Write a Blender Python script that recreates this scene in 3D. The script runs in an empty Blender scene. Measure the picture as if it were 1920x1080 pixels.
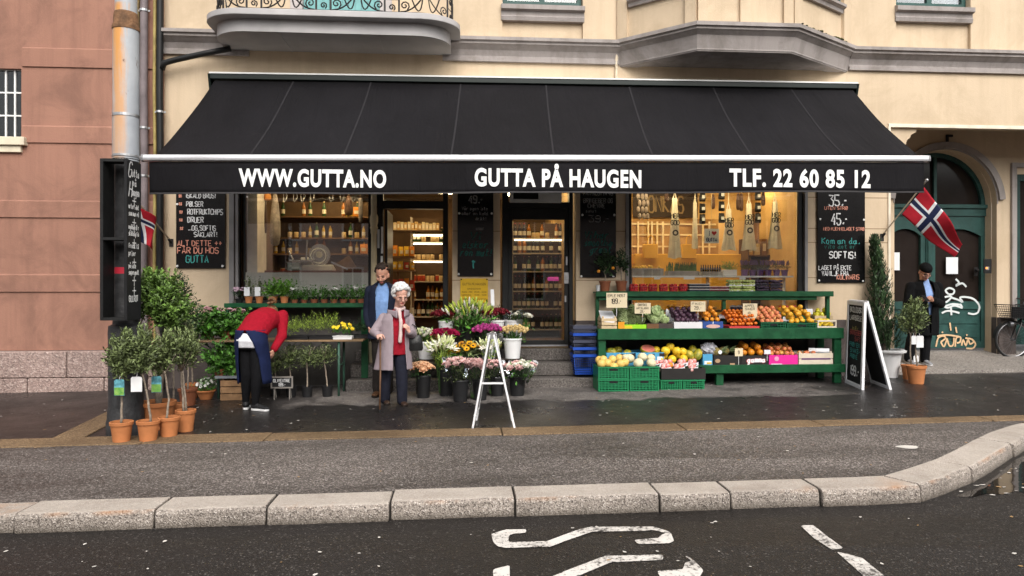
import bpy,bmesh,math,random
from mathutils import Vector,Matrix
R=math.radians
PI=math.pi
scene=bpy.context.scene
COL=scene.collection
rnd=random.Random(7)

# ------------------------------------------------------------------ camera
YAW=R(4.1);FPX=1280.0;CAM=Vector((0.0,-10.58,1.53));SLOPE=0.009
cd=bpy.data.cameras.new('camera');cam=bpy.data.objects.new('camera',cd);COL.objects.link(cam)
cam.location=CAM;cam.rotation_euler=(R(90),0,-YAW)
cd.sensor_width=36.0;cd.lens=36.0*FPX/1920.0;cd.clip_start=0.05;cd.clip_end=2000
scene.camera=cam
# ------------------------------------------------------------------ world, sun, exposure
w=bpy.data.worlds.new('World');scene.world=w;w.use_nodes=True
nt=w.node_tree;nt.nodes.clear()
SUN_EL,SUN_AZ=R(44),R(168)
sky=nt.nodes.new('ShaderNodeTexSky');sky.sky_type='NISHITA';sky.sun_disc=False
sky.sun_elevation=SUN_EL;sky.sun_rotation=SUN_AZ;sky.air_density=1.6;sky.dust_density=4.0
hs=nt.nodes.new('ShaderNodeHueSaturation');hs.inputs['Saturation'].default_value=0.2
bg=nt.nodes.new('ShaderNodeBackground');bg.inputs['Strength'].default_value=0.15
wo=nt.nodes.new('ShaderNodeOutputWorld')
nt.links.new(sky.outputs[0],hs.inputs['Color']);nt.links.new(hs.outputs[0],bg.inputs[0]);nt.links.new(bg.outputs[0],wo.inputs[0])
sd=bpy.data.lights.new('sun','SUN');sd.energy=1.3;sd.angle=R(50);sd.color=(1.0,0.93,0.85)
sun=bpy.data.objects.new('sun',sd);COL.objects.link(sun)
sv=Vector((math.sin(SUN_AZ)*math.cos(SUN_EL),math.cos(SUN_AZ)*math.cos(SUN_EL),math.sin(SUN_EL)))
sun.rotation_euler=sv.to_track_quat('Z','Y').to_euler();sun.location=(0,-6,14)
scene.view_settings.view_transform='Standard';scene.view_settings.look='None'
scene.view_settings.exposure=0.68;scene.view_settings.gamma=1.0
scene.render.engine='CYCLES'
scene.cycles.max_bounces=8;scene.cycles.transparent_max_bounces=16

# ------------------------------------------------------------------ picture <-> place
_a=Vector((math.sin(YAW),math.cos(YAW),0));_r=Vector((math.cos(YAW),-math.sin(YAW),0));_u=Vector((0,0,1))
def ray(px,py):return _a+_r*((px-960)/FPX)+_u*((540-py)/FPX)
def at(px,py,Y=0.0):
    d=ray(px,py);return CAM+d*((Y-CAM.y)/d.y)
def gz(x,y=-3.2):return SLOPE*x+0.02*max(0.0,min(y,0.3)+3.2)
def gp(px,py,dz=0.0):
    d=ray(px,py);h=dz
    for _ in range(12):
        p=CAM+d*((h-CAM.z)/(d.z-SLOPE*d.x));h=dz+gz(p.x,p.y)-SLOPE*p.x
    return p
def fx(px,Y=0.0):return at(px,540,Y).x
def fz(px,py,Y=0.0):return at(px,py,Y).z
def ppm(x,Y):
    return FPX/((Y-CAM.y)*math.cos(YAW)+x*math.sin(YAW))

# ------------------------------------------------------------------ materials
MATS={}
def mat(name,col,rough=0.6,var=0.12,scale=6.0,bump=0.0,bscale=60.0,metal=0.0,spec=0.28,col2=None,emit=0.0,trans=0.0,sss=0.0,coat=0.0):
    if name in MATS:return MATS[name]
    m=bpy.data.materials.new(name);m.use_nodes=True;n=m.node_tree;b=n.nodes['Principled BSDF']
    b.inputs['Roughness'].default_value=rough;b.inputs['Metallic'].default_value=metal
    b.inputs['Specular IOR Level'].default_value=spec
    if coat:b.inputs['Coat Weight'].default_value=coat;b.inputs['Coat Roughness'].default_value=0.08
    if sss:b.inputs['Subsurface Weight'].default_value=sss;b.inputs['Subsurface Radius'].default_value=(.01,.004,.002)
    tc=n.nodes.new('ShaderNodeTexCoord')
    nz=n.nodes.new('ShaderNodeTexNoise');nz.inputs['Scale'].default_value=scale;nz.inputs['Detail'].default_value=5
    n.links.new(tc.outputs['Object'],nz.inputs['Vector'])
    rp=n.nodes.new('ShaderNodeValToRGB')
    c2=col2 if col2 else tuple(min(1,c*(1+var))for c in col)
    c1=col if col2 else tuple(c*(1-var)for c in col)
    rp.color_ramp.elements[0].position=0.32;rp.color_ramp.elements[1].position=0.68
    rp.color_ramp.elements[0].color=(*c1,1);rp.color_ramp.elements[1].color=(*c2,1)
    n.links.new(nz.outputs['Fac'],rp.inputs[0]);n.links.new(rp.outputs[0],b.inputs['Base Color'])
    if emit:
        n.links.new(rp.outputs[0],b.inputs['Emission Color']);b.inputs['Emission Strength'].default_value=emit
    if trans:b.inputs['Transmission Weight'].default_value=trans
    if bump:
        n2=n.nodes.new('ShaderNodeTexNoise');n2.inputs['Scale'].default_value=bscale;n2.inputs['Detail'].default_value=4
        n.links.new(tc.outputs['Object'],n2.inputs['Vector'])
        bp=n.nodes.new('ShaderNodeBump');bp.inputs['Strength'].default_value=bump;bp.inputs['Distance'].default_value=0.02
        n.links.new(n2.outputs['Fac'],bp.inputs['Height']);n.links.new(bp.outputs[0],b.inputs['Normal'])
    MATS[name]=m;return m
def nodes_of(m):return m.node_tree,m.node_tree.nodes['Principled BSDF']
def _new(name):
    m=bpy.data.materials.new(name);m.use_nodes=True;MATS[name]=m;return m,m.node_tree,m.node_tree.nodes['Principled BSDF']
def _noise(n,src,scale,detail=4,rough=0.5,dist=0.0,vec_scale=None):
    z=n.nodes.new('ShaderNodeTexNoise');z.inputs['Scale'].default_value=scale;z.inputs['Detail'].default_value=detail
    z.inputs['Roughness'].default_value=rough;z.inputs['Distortion'].default_value=dist
    if vec_scale:
        mp=n.nodes.new('ShaderNodeMapping');mp.inputs['Scale'].default_value=vec_scale
        n.links.new(src,mp.inputs['Vector']);src=mp.outputs[0]
    n.links.new(src,z.inputs['Vector']);return z.outputs['Fac']
def _ramp(n,fac,stops):
    r=n.nodes.new('ShaderNodeValToRGB');e=r.color_ramp.elements
    while len(e)<len(stops):e.new(0.5)
    for i,(p,c)in enumerate(stops):
        e[i].position=p;e[i].color=(*c,1)if len(c)==3 else c
    n.links.new(fac,r.inputs[0]);return r.outputs[0]
def _mix(n,fac,a,b,mode='MIX'):
    x=n.nodes.new('ShaderNodeMix');x.data_type='RGBA';x.blend_type=mode
    if isinstance(fac,(int,float)):x.inputs[0].default_value=fac
    else:n.links.new(fac,x.inputs[0])
    for k,s in((6,a),(7,b)):
        if isinstance(s,tuple):x.inputs[k].default_value=(*s,1)
        else:n.links.new(s,x.inputs[k])
    return x.outputs[2]
def _math(n,op,a,b=0.0):
    x=n.nodes.new('ShaderNodeMath');x.operation=op
    for k,s in((0,a),(1,b)):
        if isinstance(s,(int,float)):x.inputs[k].default_value=s
        else:n.links.new(s,x.inputs[k])
    return x.outputs[0]
def _bump(n,b,h,strength,dist=0.02):
    bp=n.nodes.new('ShaderNodeBump');bp.inputs['Strength'].default_value=strength;bp.inputs['Distance'].default_value=dist
    n.links.new(h,bp.inputs['Height']);n.links.new(bp.outputs[0],b.inputs['Normal'])
def stucco(name,col,stain,st_amt=0.5,streak=0.35):
    m,n,b=_new(name);tc=n.nodes.new('ShaderNodeTexCoord').outputs['Object']
    big=_noise(n,tc,0.7,6,0.6);c=_ramp(n,big,[(0.3,tuple(x*0.9 for x in col)),(0.7,tuple(min(1,x*1.06)for x in col))])
    sm=_noise(n,tc,1.3,7,0.7,0.6);msk=_ramp(n,sm,[(0.47,(0,0,0)),(0.66,(st_amt,)*3)])
    c=_mix(n,msk,c,stain)
    stq=_noise(n,tc,1.0,6,0.65,0.0,(5,5,0.35));ms=_ramp(n,stq,[(0.46,(0,0,0)),(0.72,(streak,)*3)])
    c=_mix(n,ms,c,stain)
    n.links.new(c,b.inputs['Base Color']);b.inputs['Roughness'].default_value=0.85;b.inputs['Specular IOR Level'].default_value=0.25
    _bump(n,b,_noise(n,tc,45,6,0.7),0.35,0.01);return m
def speckled(name,base,stone,dark,sscale,amount,rough=(0.5,0.8),bump=0.5,stretch=None,wetdark=0.5):
    """crushed stone in a binder: light and dark grains over a patchy ground"""
    m,n,b=_new(name);tc=n.nodes.new('ShaderNodeTexCoord').outputs['Object']
    v=n.nodes.new('ShaderNodeTexVoronoi');v.inputs['Scale'].default_value=sscale;n.links.new(tc,v.inputs['Vector'])
    sep=n.nodes.new('ShaderNodeSeparateColor');n.links.new(v.outputs['Color'],sep.inputs[0])
    grain=_ramp(n,sep.outputs[0],[(0.0,dark),(0.45,base),(1-amount,base),(1.0,stone)])
    pat=_noise(n,tc,0.55,7,0.68,0.5,stretch);fac=_ramp(n,pat,[(0.36,(wetdark,)*3),(0.64,(1.15,)*3)])
    c=_mix(n,1.0,grain,fac,'MULTIPLY')
    n.links.new(c,b.inputs['Base Color'])
    rr=_ramp(n,pat,[(0.35,(rough[0],)*3),(0.65,(rough[1],)*3)]);n.links.new(rr,b.inputs['Roughness'])
    b.inputs['Specular IOR Level'].default_value=0.27
    h=_math(n,'ADD',v.outputs['Distance'],_math(n,'MULTIPLY',_noise(n,tc,sscale*0.4,3),0.6))
    _bump(n,b,h,bump,0.012);return m
def pane_mat(name,tint=(1,1,1),refl=1.0):
    if name in MATS:return MATS[name]
    m=bpy.data.materials.new(name);m.use_nodes=True;n=m.node_tree;n.nodes.clear()
    o=n.nodes.new('ShaderNodeOutputMaterial');t=n.nodes.new('ShaderNodeBsdfTransparent');t.inputs[0].default_value=(*tint,1)
    g=n.nodes.new('ShaderNodeBsdfGlossy');g.inputs['Roughness'].default_value=0.015;g.inputs[0].default_value=(0.95,0.97,1,1)
    f=n.nodes.new('ShaderNodeFresnel');f.inputs[0].default_value=1.5;mx=n.nodes.new('ShaderNodeMixShader')
    mm=n.nodes.new('ShaderNodeMath');mm.operation='MULTIPLY';mm.inputs[1].default_value=2.0*refl;mm.use_clamp=True
    n.links.new(f.outputs[0],mm.inputs[0]);n.links.new(mm.outputs[0],mx.inputs[0])
    n.links.new(t.outputs[0],mx.inputs[1]);n.links.new(g.outputs[0],mx.inputs[2]);n.links.new(mx.outputs[0],o.inputs[0])
    MATS[name]=m;return m

# ------------------------------------------------------------------ mesh builder
def V(*a):return Vector(a)
def frame_of(d):
    d=Vector(d).normalized();h=Vector((0,0,1))if abs(d.z)<0.9 else Vector((1,0,0))
    a=d.cross(h).normalized();return a,d.cross(a).normalized()
class MB:
    def __init__(s):s.v=[];s.f=[];s.m=[];s.cur=0
    def add(s,vs,fs):
        n=len(s.v);s.v+=[Vector(p)for p in vs];s.f+=[tuple(i+n for i in f)for f in fs];s.m+=[s.cur]*len(fs);return s
    def mi(s,k):s.cur=k;return s
    def box(s,x0,x1,y0,y1,z0,z1):
        if x0>x1:x0,x1=x1,x0
        if y0>y1:y0,y1=y1,y0
        if z0>z1:z0,z1=z1,z0
        return s.add([(x0,y0,z0),(x1,y0,z0),(x1,y1,z0),(x0,y1,z0),(x0,y0,z1),(x1,y0,z1),(x1,y1,z1),(x0,y1,z1)],
                     [(0,3,2,1),(4,5,6,7),(0,1,5,4),(1,2,6,5),(2,3,7,6),(3,0,4,7)])
    def bar(s,p,q,w,h=None,up=(0,0,1)):
        """square bar from p to q"""
        h=h or w;p=Vector(p);q=Vector(q);d=(q-p).normalized();u=Vector(up)
        if abs(d.dot(u))>0.95:u=Vector((1,0,0))
        a=d.cross(u).normalized()*(w/2);c=a.cross(d).normalized()*(h/2)
        vs=[p-a-c,p+a-c,p+a+c,p-a+c,q-a-c,q+a-c,q+a+c,q-a+c]
        return s.add(vs,[(0,3,2,1),(4,5,6,7),(0,1,5,4),(1,2,6,5),(2,3,7,6),(3,0,4,7)])
    def tube(s,pts,r,n=8,cap=True,closed=False):
        pts=[Vector(p)for p in pts];k=len(pts);rs=r if isinstance(r,(list,tuple))else[r]*k
        a,b=frame_of(pts[1]-pts[0]);vs=[];
        for i,p in enumerate(pts):
            d=(pts[min(i+1,k-1)]-pts[max(i-1,0)]).normalized()
            a=(a-d*a.dot(d));a=a.normalized()if a.length>1e-6 else frame_of(d)[0];b=d.cross(a)
            for j in range(n):
                t=2*PI*j/n;vs.append(p+(a*math.cos(t)+b*math.sin(t))*rs[i])
        fs=[]
        for i in range(k-1):
            for j in range(n):
                fs.append((i*n+j,i*n+(j+1)%n,(i+1)*n+(j+1)%n,(i+1)*n+j))
        if cap:fs.append(tuple(range(n-1,-1,-1)));fs.append(tuple(range((k-1)*n,k*n)))
        return s.add(vs,fs)
    def lathe(s,prof,c=(0,0,0),n=20,cap0=True,cap1=True,sx=1,sy=1):
        c=Vector(c);vs=[];fs=[];k=len(prof)
        for(r,z)in prof:
            for j in range(n):
                t=2*PI*j/n;vs.append(c+Vector((r*sx*math.cos(t),r*sy*math.sin(t),z)))
        for i in range(k-1):
            for j in range(n):fs.append((i*n+j,i*n+(j+1)%n,(i+1)*n+(j+1)%n,(i+1)*n+j))
        if cap0:fs.append(tuple(range(n-1,-1,-1)))
        if cap1:fs.append(tuple(range((k-1)*n,k*n)))
        return s.add(vs,fs)
    def ball(s,c,r,nu=12,nv=8,M=None):
        c=Vector(c);r=r if isinstance(r,(tuple,list))else(r,r,r);vs=[Vector((0,0,r[2]))];fs=[]
        for i in range(1,nv):
            p=PI*i/nv
            for j in range(nu):
                t=2*PI*j/nu;vs.append(Vector((r[0]*math.sin(p)*math.cos(t),r[1]*math.sin(p)*math.sin(t),r[2]*math.cos(p))))
        vs.append(Vector((0,0,-r[2])));e=len(vs)-1
        for j in range(nu):fs.append((0,1+j,1+(j+1)%nu))
        for i in range(nv-2):
            for j in range(nu):
                a=1+i*nu+j;b=1+i*nu+(j+1)%nu;fs.append((a,a+nu,b+nu,b))
        for j in range(nu):fs.append((1+(nv-2)*nu+j,e,1+(nv-2)*nu+(j+1)%nu))
        if M is not None:vs=[M@p for p in vs]
        return s.add([p+c for p in vs],fs)
    def prism(s,poly,fn,a,b):
        """poly: 2-D outline; fn(u, v, t) -> point; extruded t from a to b"""
        n=len(poly);vs=[fn(u,v,a)for u,v in poly]+[fn(u,v,b)for u,v in poly]
        fs=[(i,(i+1)%n,n+(i+1)%n,n+i)for i in range(n)]
        fs+=[tuple(range(n-1,-1,-1)),tuple(range(n,2*n))]
        return s.add(vs,fs)
    def sheet(s,pts):return s.add(pts,[tuple(range(len(pts)))])
    def grid(s,fn,nu,nv,u0=0,u1=1,v0=0,v1=1):
        vs=[fn(u0+(u1-u0)*i/nu,v0+(v1-v0)*j/nv)for j in range(nv+1)for i in range(nu+1)]
        return s.add(vs,[(j*(nu+1)+i,j*(nu+1)+i+1,(j+1)*(nu+1)+i+1,(j+1)*(nu+1)+i)for j in range(nv)for i in range(nu)])
    def sweep(s,path,prof,close_ends=True):
        """profile (outward, z) swept along a polyline in plan, mitred; outward = left-hand normal turned to -y for +x travel"""
        P=[Vector((p[0],p[1]))for p in path];k=len(P);m=len(prof);vs=[]
        for i in range(k):
            d0=(P[i]-P[i-1]).normalized()if i>0 else(P[1]-P[0]).normalized()
            d1=(P[i+1]-P[i]).normalized()if i<k-1 else d0
            n0=Vector((d0.y,-d0.x));n1=Vector((d1.y,-d1.x));nn=(n0+n1).normalized();sc=1/max(0.3,nn.dot(n0))
            for o,z in prof:vs.append((P[i].x+nn.x*o*sc,P[i].y+nn.y*o*sc,z))
        fs=[]
        for i in range(k-1):
            for j in range(m):fs.append((i*m+j,i*m+(j+1)%m,(i+1)*m+(j+1)%m,(i+1)*m+j))
        if close_ends:fs+=[tuple(range(m-1,-1,-1)),tuple(range((k-1)*m,k*m))]
        return s.add(vs,fs)
    def loft(s,rings,n=14,cap=True):
        """rings: (centre, vector a, vector b) ellipses"""
        vs=[];fs=[]
        for c,a,b in rings:
            c=Vector(c);a=Vector(a);b=Vector(b)
            for j in range(n):
                t=2*PI*j/n;vs.append(c+a*math.cos(t)+b*math.sin(t))
        k=len(rings)
        for i in range(k-1):
            for j in range(n):fs.append((i*n+j,i*n+(j+1)%n,(i+1)*n+(j+1)%n,(i+1)*n+j))
        if cap:fs.append(tuple(range(n-1,-1,-1)));fs.append(tuple(range((k-1)*n,k*n)))
        return s.add(vs,fs)
    def leaf(s,p,d,nrm,L,W,fold=0.25):
        p=Vector(p);d=Vector(d).normalized();a=d.cross(Vector(nrm));a=a.normalized()if a.length>1e-5 else frame_of(d)[0]
        nn=a.cross(d);mid=p+d*L*0.5
        return s.add([p,mid+a*W/2+nn*fold*W,p+d*L,mid-a*W/2+nn*fold*W],[(0,1,2),(0,2,3)])
    def xf(s,M):
        s.v=[M@p for p in s.v];return s
    def merge(s,o):
        n=len(s.v);s.v+=o.v;s.f+=[tuple(i+n for i in f)for f in o.f];s.m+=o.m;return s
    def build(s,name,mats,parent=None,smooth=False,bev=0.0,fix=True,seg=1):
        me=bpy.data.meshes.new(name);me.from_pydata([tuple(p)for p in s.v],[],s.f)
        mats=mats if isinstance(mats,(list,tuple))else[mats]
        for x in mats:me.materials.append(x)
        me.polygons.foreach_set('material_index',s.m)
        if fix:
            bm=bmesh.new();bm.from_mesh(me);bmesh.ops.recalc_face_normals(bm,faces=bm.faces);bm.to_mesh(me);bm.free()
        if smooth:me.polygons.foreach_set('use_smooth',[True]*len(me.polygons))
        me.update()
        o=bpy.data.objects.new(name,me);COL.objects.link(o)
        if parent:o.parent=parent
        if smooth=='auto':
            try:me.set_sharp_from_angle(angle=R(40))
            except Exception:pass
        if bev:
            b=o.modifiers.new('bevel','BEVEL');b.width=bev;b.segments=seg;b.limit_method='ANGLE';b.angle_limit=R(35)
        return o
def tag(o,label=None,cat=None,group=None,kind=None):
    if label:o['label']=label
    if cat:o['category']=cat
    if group:o['group']=group
    if kind:o['kind']=kind
    return o
def thing(name,label,cat,loc=(0,0,0),rz=0.0,group=None):
    o=bpy.data.objects.new(name,None);COL.objects.link(o);o.empty_display_size=0.1
    o.location=loc;o.rotation_euler=(0,0,rz);return tag(o,label,cat,group)
def split(o):
    """each loose piece of a built mesh becomes a part of its own"""
    me=o.data;n=len(me.vertices);par=list(range(n))
    def find(a):
        while par[a]!=a:par[a]=par[par[a]];a=par[a]
        return a
    for q in me.polygons:
        a=find(q.vertices[0])
        for v in q.vertices[1:]:par[find(v)]=a
    isl={}
    for q in me.polygons:isl.setdefault(find(q.vertices[0]),[]).append(q)
    for k,fs in enumerate(isl.values()):
        ix={};vs=[];ff=[]
        for q in fs:
            f=[]
            for v in q.vertices:
                if v not in ix:ix[v]=len(vs);vs.append(me.vertices[v].co.copy())
                f.append(ix[v])
            ff.append(tuple(f))
        m2=bpy.data.meshes.new(o.name);m2.from_pydata([tuple(v)for v in vs],[],ff)
        for m in me.materials:m2.materials.append(m)
        m2.polygons.foreach_set('use_smooth',[fs[0].use_smooth]*len(ff));m2.update()
        if k==0:first=m2
        else:c=o.copy();c.data=m2;COL.objects.link(c)
    o.data=first;return o
def struct(o):o['kind']='structure';return o
def dup(root,loc,rz=0.0,label=None,group=None,sc=None):
    r=root.copy();COL.objects.link(r);r.location=loc;r.rotation_euler=(0,0,rz)
    if sc:r.scale=(sc,sc,sc)if isinstance(sc,(int,float))else sc
    if label:r['label']=label
    if group:r['group']=group
    for ch in list(root.children):
        c=ch.copy();COL.objects.link(c);c.parent=r
        for g in list(ch.children):
            d=g.copy();COL.objects.link(d);d.parent=c
    return r
def shifted(mb,loc):return mb.xf(Matrix.Translation(-Vector(loc)))

# ------------------------------------------------------------------ lettering
def text_into(mb,body,size,org,ux,uy,sx=1.0,embolden=0.0,align='LEFT',thick=0.0,shear=0.0,spacing=1.0):
    cu=bpy.data.curves.new('t','FONT');cu.body=body;cu.size=size;cu.offset=embolden;cu.align_x=align
    cu.extrude=thick;cu.shear=shear;cu.space_character=spacing;cu.resolution_u=6
    o=bpy.data.objects.new('t',cu);COL.objects.link(o);bpy.context.view_layer.update()
    me=o.evaluated_get(bpy.context.evaluated_depsgraph_get()).to_mesh()
    ux=Vector(ux);uy=Vector(uy);nn=ux.cross(uy).normalized()
    mb.add([Vector(org)+ux*v.co.x*sx+uy*v.co.y+nn*v.co.z for v in me.vertices],[tuple(p.vertices)for p in me.polygons])
    xs=[v.co.x*sx for v in me.vertices];wd=(min(xs),max(xs))if xs else(0,0)
    bpy.data.objects.remove(o);bpy.data.curves.remove(cu);return wd
GL={'A':'00 26 40/12 32','B':'00 06 36 45 33 03/33 42 41 30 00','C':'45 36 16 05 01 10 30 41','D':'00 06 26 44 42 20 00','E':'46 06 00 40/03 33',
 'F':'46 06 00/03 33','G':'45 36 16 05 01 10 30 41 43 23','H':'00 06/40 46/03 43','I':'20 26','J':'46 41 30 10 01','K':'00 06/46 03 40','L':'06 00 40',
 'M':'00 06 23 46 40','N':'00 06 40 46','O':'10 01 05 16 36 45 41 30 10','P':'00 06 36 45 44 33 03','Q':'10 01 05 16 36 45 41 30 10/22 40',
 'R':'00 06 36 45 44 33 03/23 40','S':'45 36 16 05 04 13 33 42 41 30 10 01','T':'20 26/06 46','U':'06 01 10 30 41 46','V':'06 20 46','W':'06 10 24 30 46',
 'X':'00 46/06 40','Y':'06 23 46/23 20','Z':'06 46 00 40','0':'10 01 05 16 36 45 41 30 10','1':'15 26 20','2':'05 16 36 45 44 00 40',
 '3':'06 46 24 43 41 30 10 01','4':'36 02 42/34 30','5':'46 06 03 33 42 41 30 10 01','6':'45 36 16 05 01 10 30 41 42 33 13 02','7':'06 46 20',
 '8':'13 04 05 16 36 45 44 33 13 02 01 10 30 41 42 33','9':'01 10 30 41 45 36 16 05 04 13 33 44','!':'26 22/21 20','.':'10 11',',':'21 10','-':'13 33',
 '+':'23 27/15 35'.replace('27','25').replace('23','21').replace('15','03').replace('35','43'),'#':'11 15/31 35/02 42/04 44','*':'23 26/15 34/14 35/20 23',
 'a':'33 23 03 01 10 20 33/34 31 40','c':'33 14 03 01 10 30','d':'33 13 02 01 10 31/36 31 40','e':'02 32 33 14 03 01 10 31','f':'35 26 15 10/03 33','g':'33 13 02 01 10 31/34 30 2a 0a',
 'h':'06 00/02 14 33 30','i':'23 20 30/25 26','k':'06 00/34 02 30','l':'16 11 20','m':'04 00/03 14 23 20/23 34 43 40','n':'04 00/03 14 33 30','o':'10 01 03 14 33 31 20 10',
 'r':'04 00/02 14 34','s':'34 13 12 32 31 20 00','t':'16 11 20 31/04 34','u':'04 01 10 31/34 30','v':'04 10 34','w':'04 10 23 30 44','j':'24 20 1a','p':'04 0a/03 14 33 31 20 01','y':'04 01 10 31/34 3a 1a',' ':''}
def strokes(ch):
    ring=''
    if ch in 'ÅØåø':
        base={'Å':'A','Ø':'O','å':'a','ø':'o'}[ch]
        extra={'Å':'26 17 28 37 26','Ø':'00 46','å':'25 16 27 36 25','ø':'00 34'}[ch]
        src=GL[base]+'/'+extra
    else:src=GL.get(ch,GL.get(ch.upper(),''))
    out=[]
    for st in src.split('/'):
        if not st:continue
        pl=[]
        for t in st.split():
            y=-2 if t[1]=='a' else int(t[1])
            pl.append((int(t[0]),y))
        out.append(pl)
    return out
def ribbon(mb,pts,nrm,w):
    """flat stroke of width w through 3-D points lying on a plane"""
    k=len(pts);vs=[];nrm=Vector(nrm)
    for i,p in enumerate(pts):
        d=pts[min(i+1,k-1)]-pts[max(i-1,0)]
        if d.length<1e-9:d=Vector((1,0,0))
        a=d.normalized().cross(nrm).normalized()*(w/2);vs+=[p+a,p-a]
    mb.add(vs,[(2*i,2*i+1,2*i+3,2*i+2)for i in range(k-1)])
def chalk(mb,body,org,ux,uy,h,w=None,wd=0.75,jit=0.12,slant=0.0,off=0.002,gap=1.35,R_=None,width=None):
    """hand lettering: org is the lower left of the line; returns its length"""
    R_=R_ or rnd;ux=Vector(ux);uy=Vector(uy);nn=ux.cross(uy).normalized();s=h/6.0;w=w or h*0.13;x=0;k=0
    adv=[]
    for ch in body:adv.append((2.2 if ch in 'Iil!.,1' else 5.0*(gap/1.25))if ch!=' ' else 3.0)
    if width:wd=width/(sum(adv)*s)
    for ch,a in zip(body,adv):
        dy=R_.uniform(-.35,.35)*jit*4
        ox=-1.0 if ch in 'Iil!1' else 0
        for pl in strokes(ch):
            pts=[]
            for(gx,gy)in pl:
                X=(gx+ox+R_.uniform(-1,1)*jit*1.2)*s*wd+x*s*wd+gy*s*slant;Y=(gy+dy+R_.uniform(-1,1)*jit*1.2)*s
                pts.append(Vector(org)+ux*X+uy*Y+nn*(off+0.00025*(k%7)))
            k+=1
            if len(pts)>1:ribbon(mb,pts,nn,w)
        x+=a
    return x*s*wd

# ================================================================== THE SETTING
M={}
M['cream']=stucco('cream_render',(0.60,0.475,0.335),(0.42,0.32,0.21),0.45,0.4)
M['pink']=stucco('pink_render',(0.315,0.162,0.116),(0.20,0.105,0.077),0.8,0.65)
M['greystone']=stucco('grey_stone_trim',(0.345,0.31,0.295),(0.15,0.13,0.115),0.6,0.45)
M['white_paint']=mat('white_paint',(0.72,0.72,0.70),0.45,0.06,4,0.05)
M['black_paint']=mat('black_paint',(0.012,0.012,0.012),0.42,0.3,5,0.05)
M['black_matt']=mat('black_matt',(0.01,0.01,0.011),0.8,0.3,5,0.05)
M['teal_paint']=mat('teal_paint',(0.025,0.070,0.062),0.42,0.22,5,0.15,25)
M['teal_light']=mat('teal_shutter_paint',(0.16,0.36,0.36),0.5,0.1,5,0.05)
M['iron']=mat('wrought_iron',(0.02,0.018,0.018),0.5,0.2,8)
M['steel']=mat('brushed_steel',(0.45,0.45,0.46),0.35,0.08,30,0,metal=0.9)
M['alu']=mat('aluminium',(0.62,0.62,0.64),0.32,0.05,30,0,metal=0.7)
M['glass']=pane_mat('window_glass',(0.95,0.96,0.95),0.85)
M['darkglass']=pane_mat('door_glass',(0.88,0.89,0.87),.9)
M['paper']=mat('paper',(0.75,0.76,0.78),0.8,0.04,4)
M['road']=speckled('road_asphalt',(0.019,0.0165,0.0155),(0.11,0.10,0.092),(0.011,0.0095,0.009),105,0.08,(0.26,0.6),0.5,(0.5,1.6,1),0.55)
M['walk']=speckled('worn_pavement_asphalt',(0.118,0.102,0.093),(0.36,0.325,0.30),(0.042,0.035,0.031),100,0.27,(0.45,0.75),0.6,(0.5,2.2,1),0.5)
def make_wet():
    m,n,b=_new('wet_pavement_asphalt');tc=n.nodes.new('ShaderNodeTexCoord').outputs['Object']
    v=n.nodes.new('ShaderNodeTexVoronoi');v.inputs['Scale'].default_value=75;n.links.new(tc,v.inputs['Vector'])
    sep=n.nodes.new('ShaderNodeSeparateColor');n.links.new(v.outputs['Color'],sep.inputs[0])
    wet=_ramp(n,sep.outputs[0],[(0,(0.010,0.009,0.009)),(0.5,(0.0165,0.0145,0.0145)),(0.95,(0.022,0.0195,0.019)),(1,(0.10,0.09,0.085))])
    dry=_ramp(n,sep.outputs[0],[(0,(0.08,0.07,0.064)),(0.5,(0.125,0.112,0.104)),(1,(0.20,0.18,0.165))])
    # rain-shadow of the awning: a dry apron with a ragged edge
    sx=n.nodes.new('ShaderNodeSeparateXYZ');n.links.new(tc,sx.inputs[0])
    jag=_noise(n,tc,1.1,6,0.62,0.8);e=_math(n,'ADD',sx.outputs['Y'],_math(n,'MULTIPLY',jag,1.15))
    f=_ramp(n,_math(n,'ADD',e,1.55),[(0.44,(0,0,0)),(0.56,(1,1,1))])
    ex=_ramp(n,_math(n,'MULTIPLY',_math(n,'ADD',_math(n,'ADD',sx.outputs['X'],4.0),_math(n,'MULTIPLY',jag,0.8)),0.1),[(0.185,(0,0,0)),(0.25,(1,1,1)),(0.93,(1,1,1)),(0.99,(0,0,0))])
    pat=_ramp(n,_noise(n,tc,2.3,7,0.7,1.0),[(0.36,(0.35,)*3),(0.55,(1,1,1))])
    f=_mix(n,1.0,_mix(n,1.0,f,ex,'MULTIPLY'),pat,'MULTIPLY')
    c=_mix(n,f,wet,dry);n.links.new(c,b.inputs['Base Color'])
    rg=_ramp(n,_noise(n,tc,0.8,6,0.65),[(0.38,(0.24,)*3),(0.66,(0.5,)*3)])
    n.links.new(_mix(n,f,rg,(0.85,0.85,0.85)),b.inputs['Roughness']);b.inputs['Specular IOR Level'].default_value=0.35
    _bump(n,b,_math(n,'ADD',v.outputs['Distance'],_noise(n,tc,30,3)),0.35,0.01);return m
M['wet']=make_wet()
M['granite']=speckled('kerb_granite',(0.34,0.295,0.255),(0.58,0.52,0.47),(0.10,0.083,0.073),120,0.2,(0.6,0.85),0.5,None,0.72)
M['ochre']=speckled('ochre_kerb_stone',(0.19,0.125,0.068),(0.28,0.20,0.12),(0.085,0.058,0.037),90,0.2,(0.5,0.8),0.4,None,0.65)
M['plinth']=speckled('rough_granite',(0.29,0.21,0.185),(0.41,0.32,0.285),(0.19,0.14,0.125),45,0.3,(0.8,0.9),0.8,None,0.75)
M['slate']=mat('dark_plinth_stone',(0.075,0.06,0.055),0.6,0.35,5,0.4,30)
M['joint']=mat('joint_dirt',(0.03,0.026,0.022),0.9,0.3,20)
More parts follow.
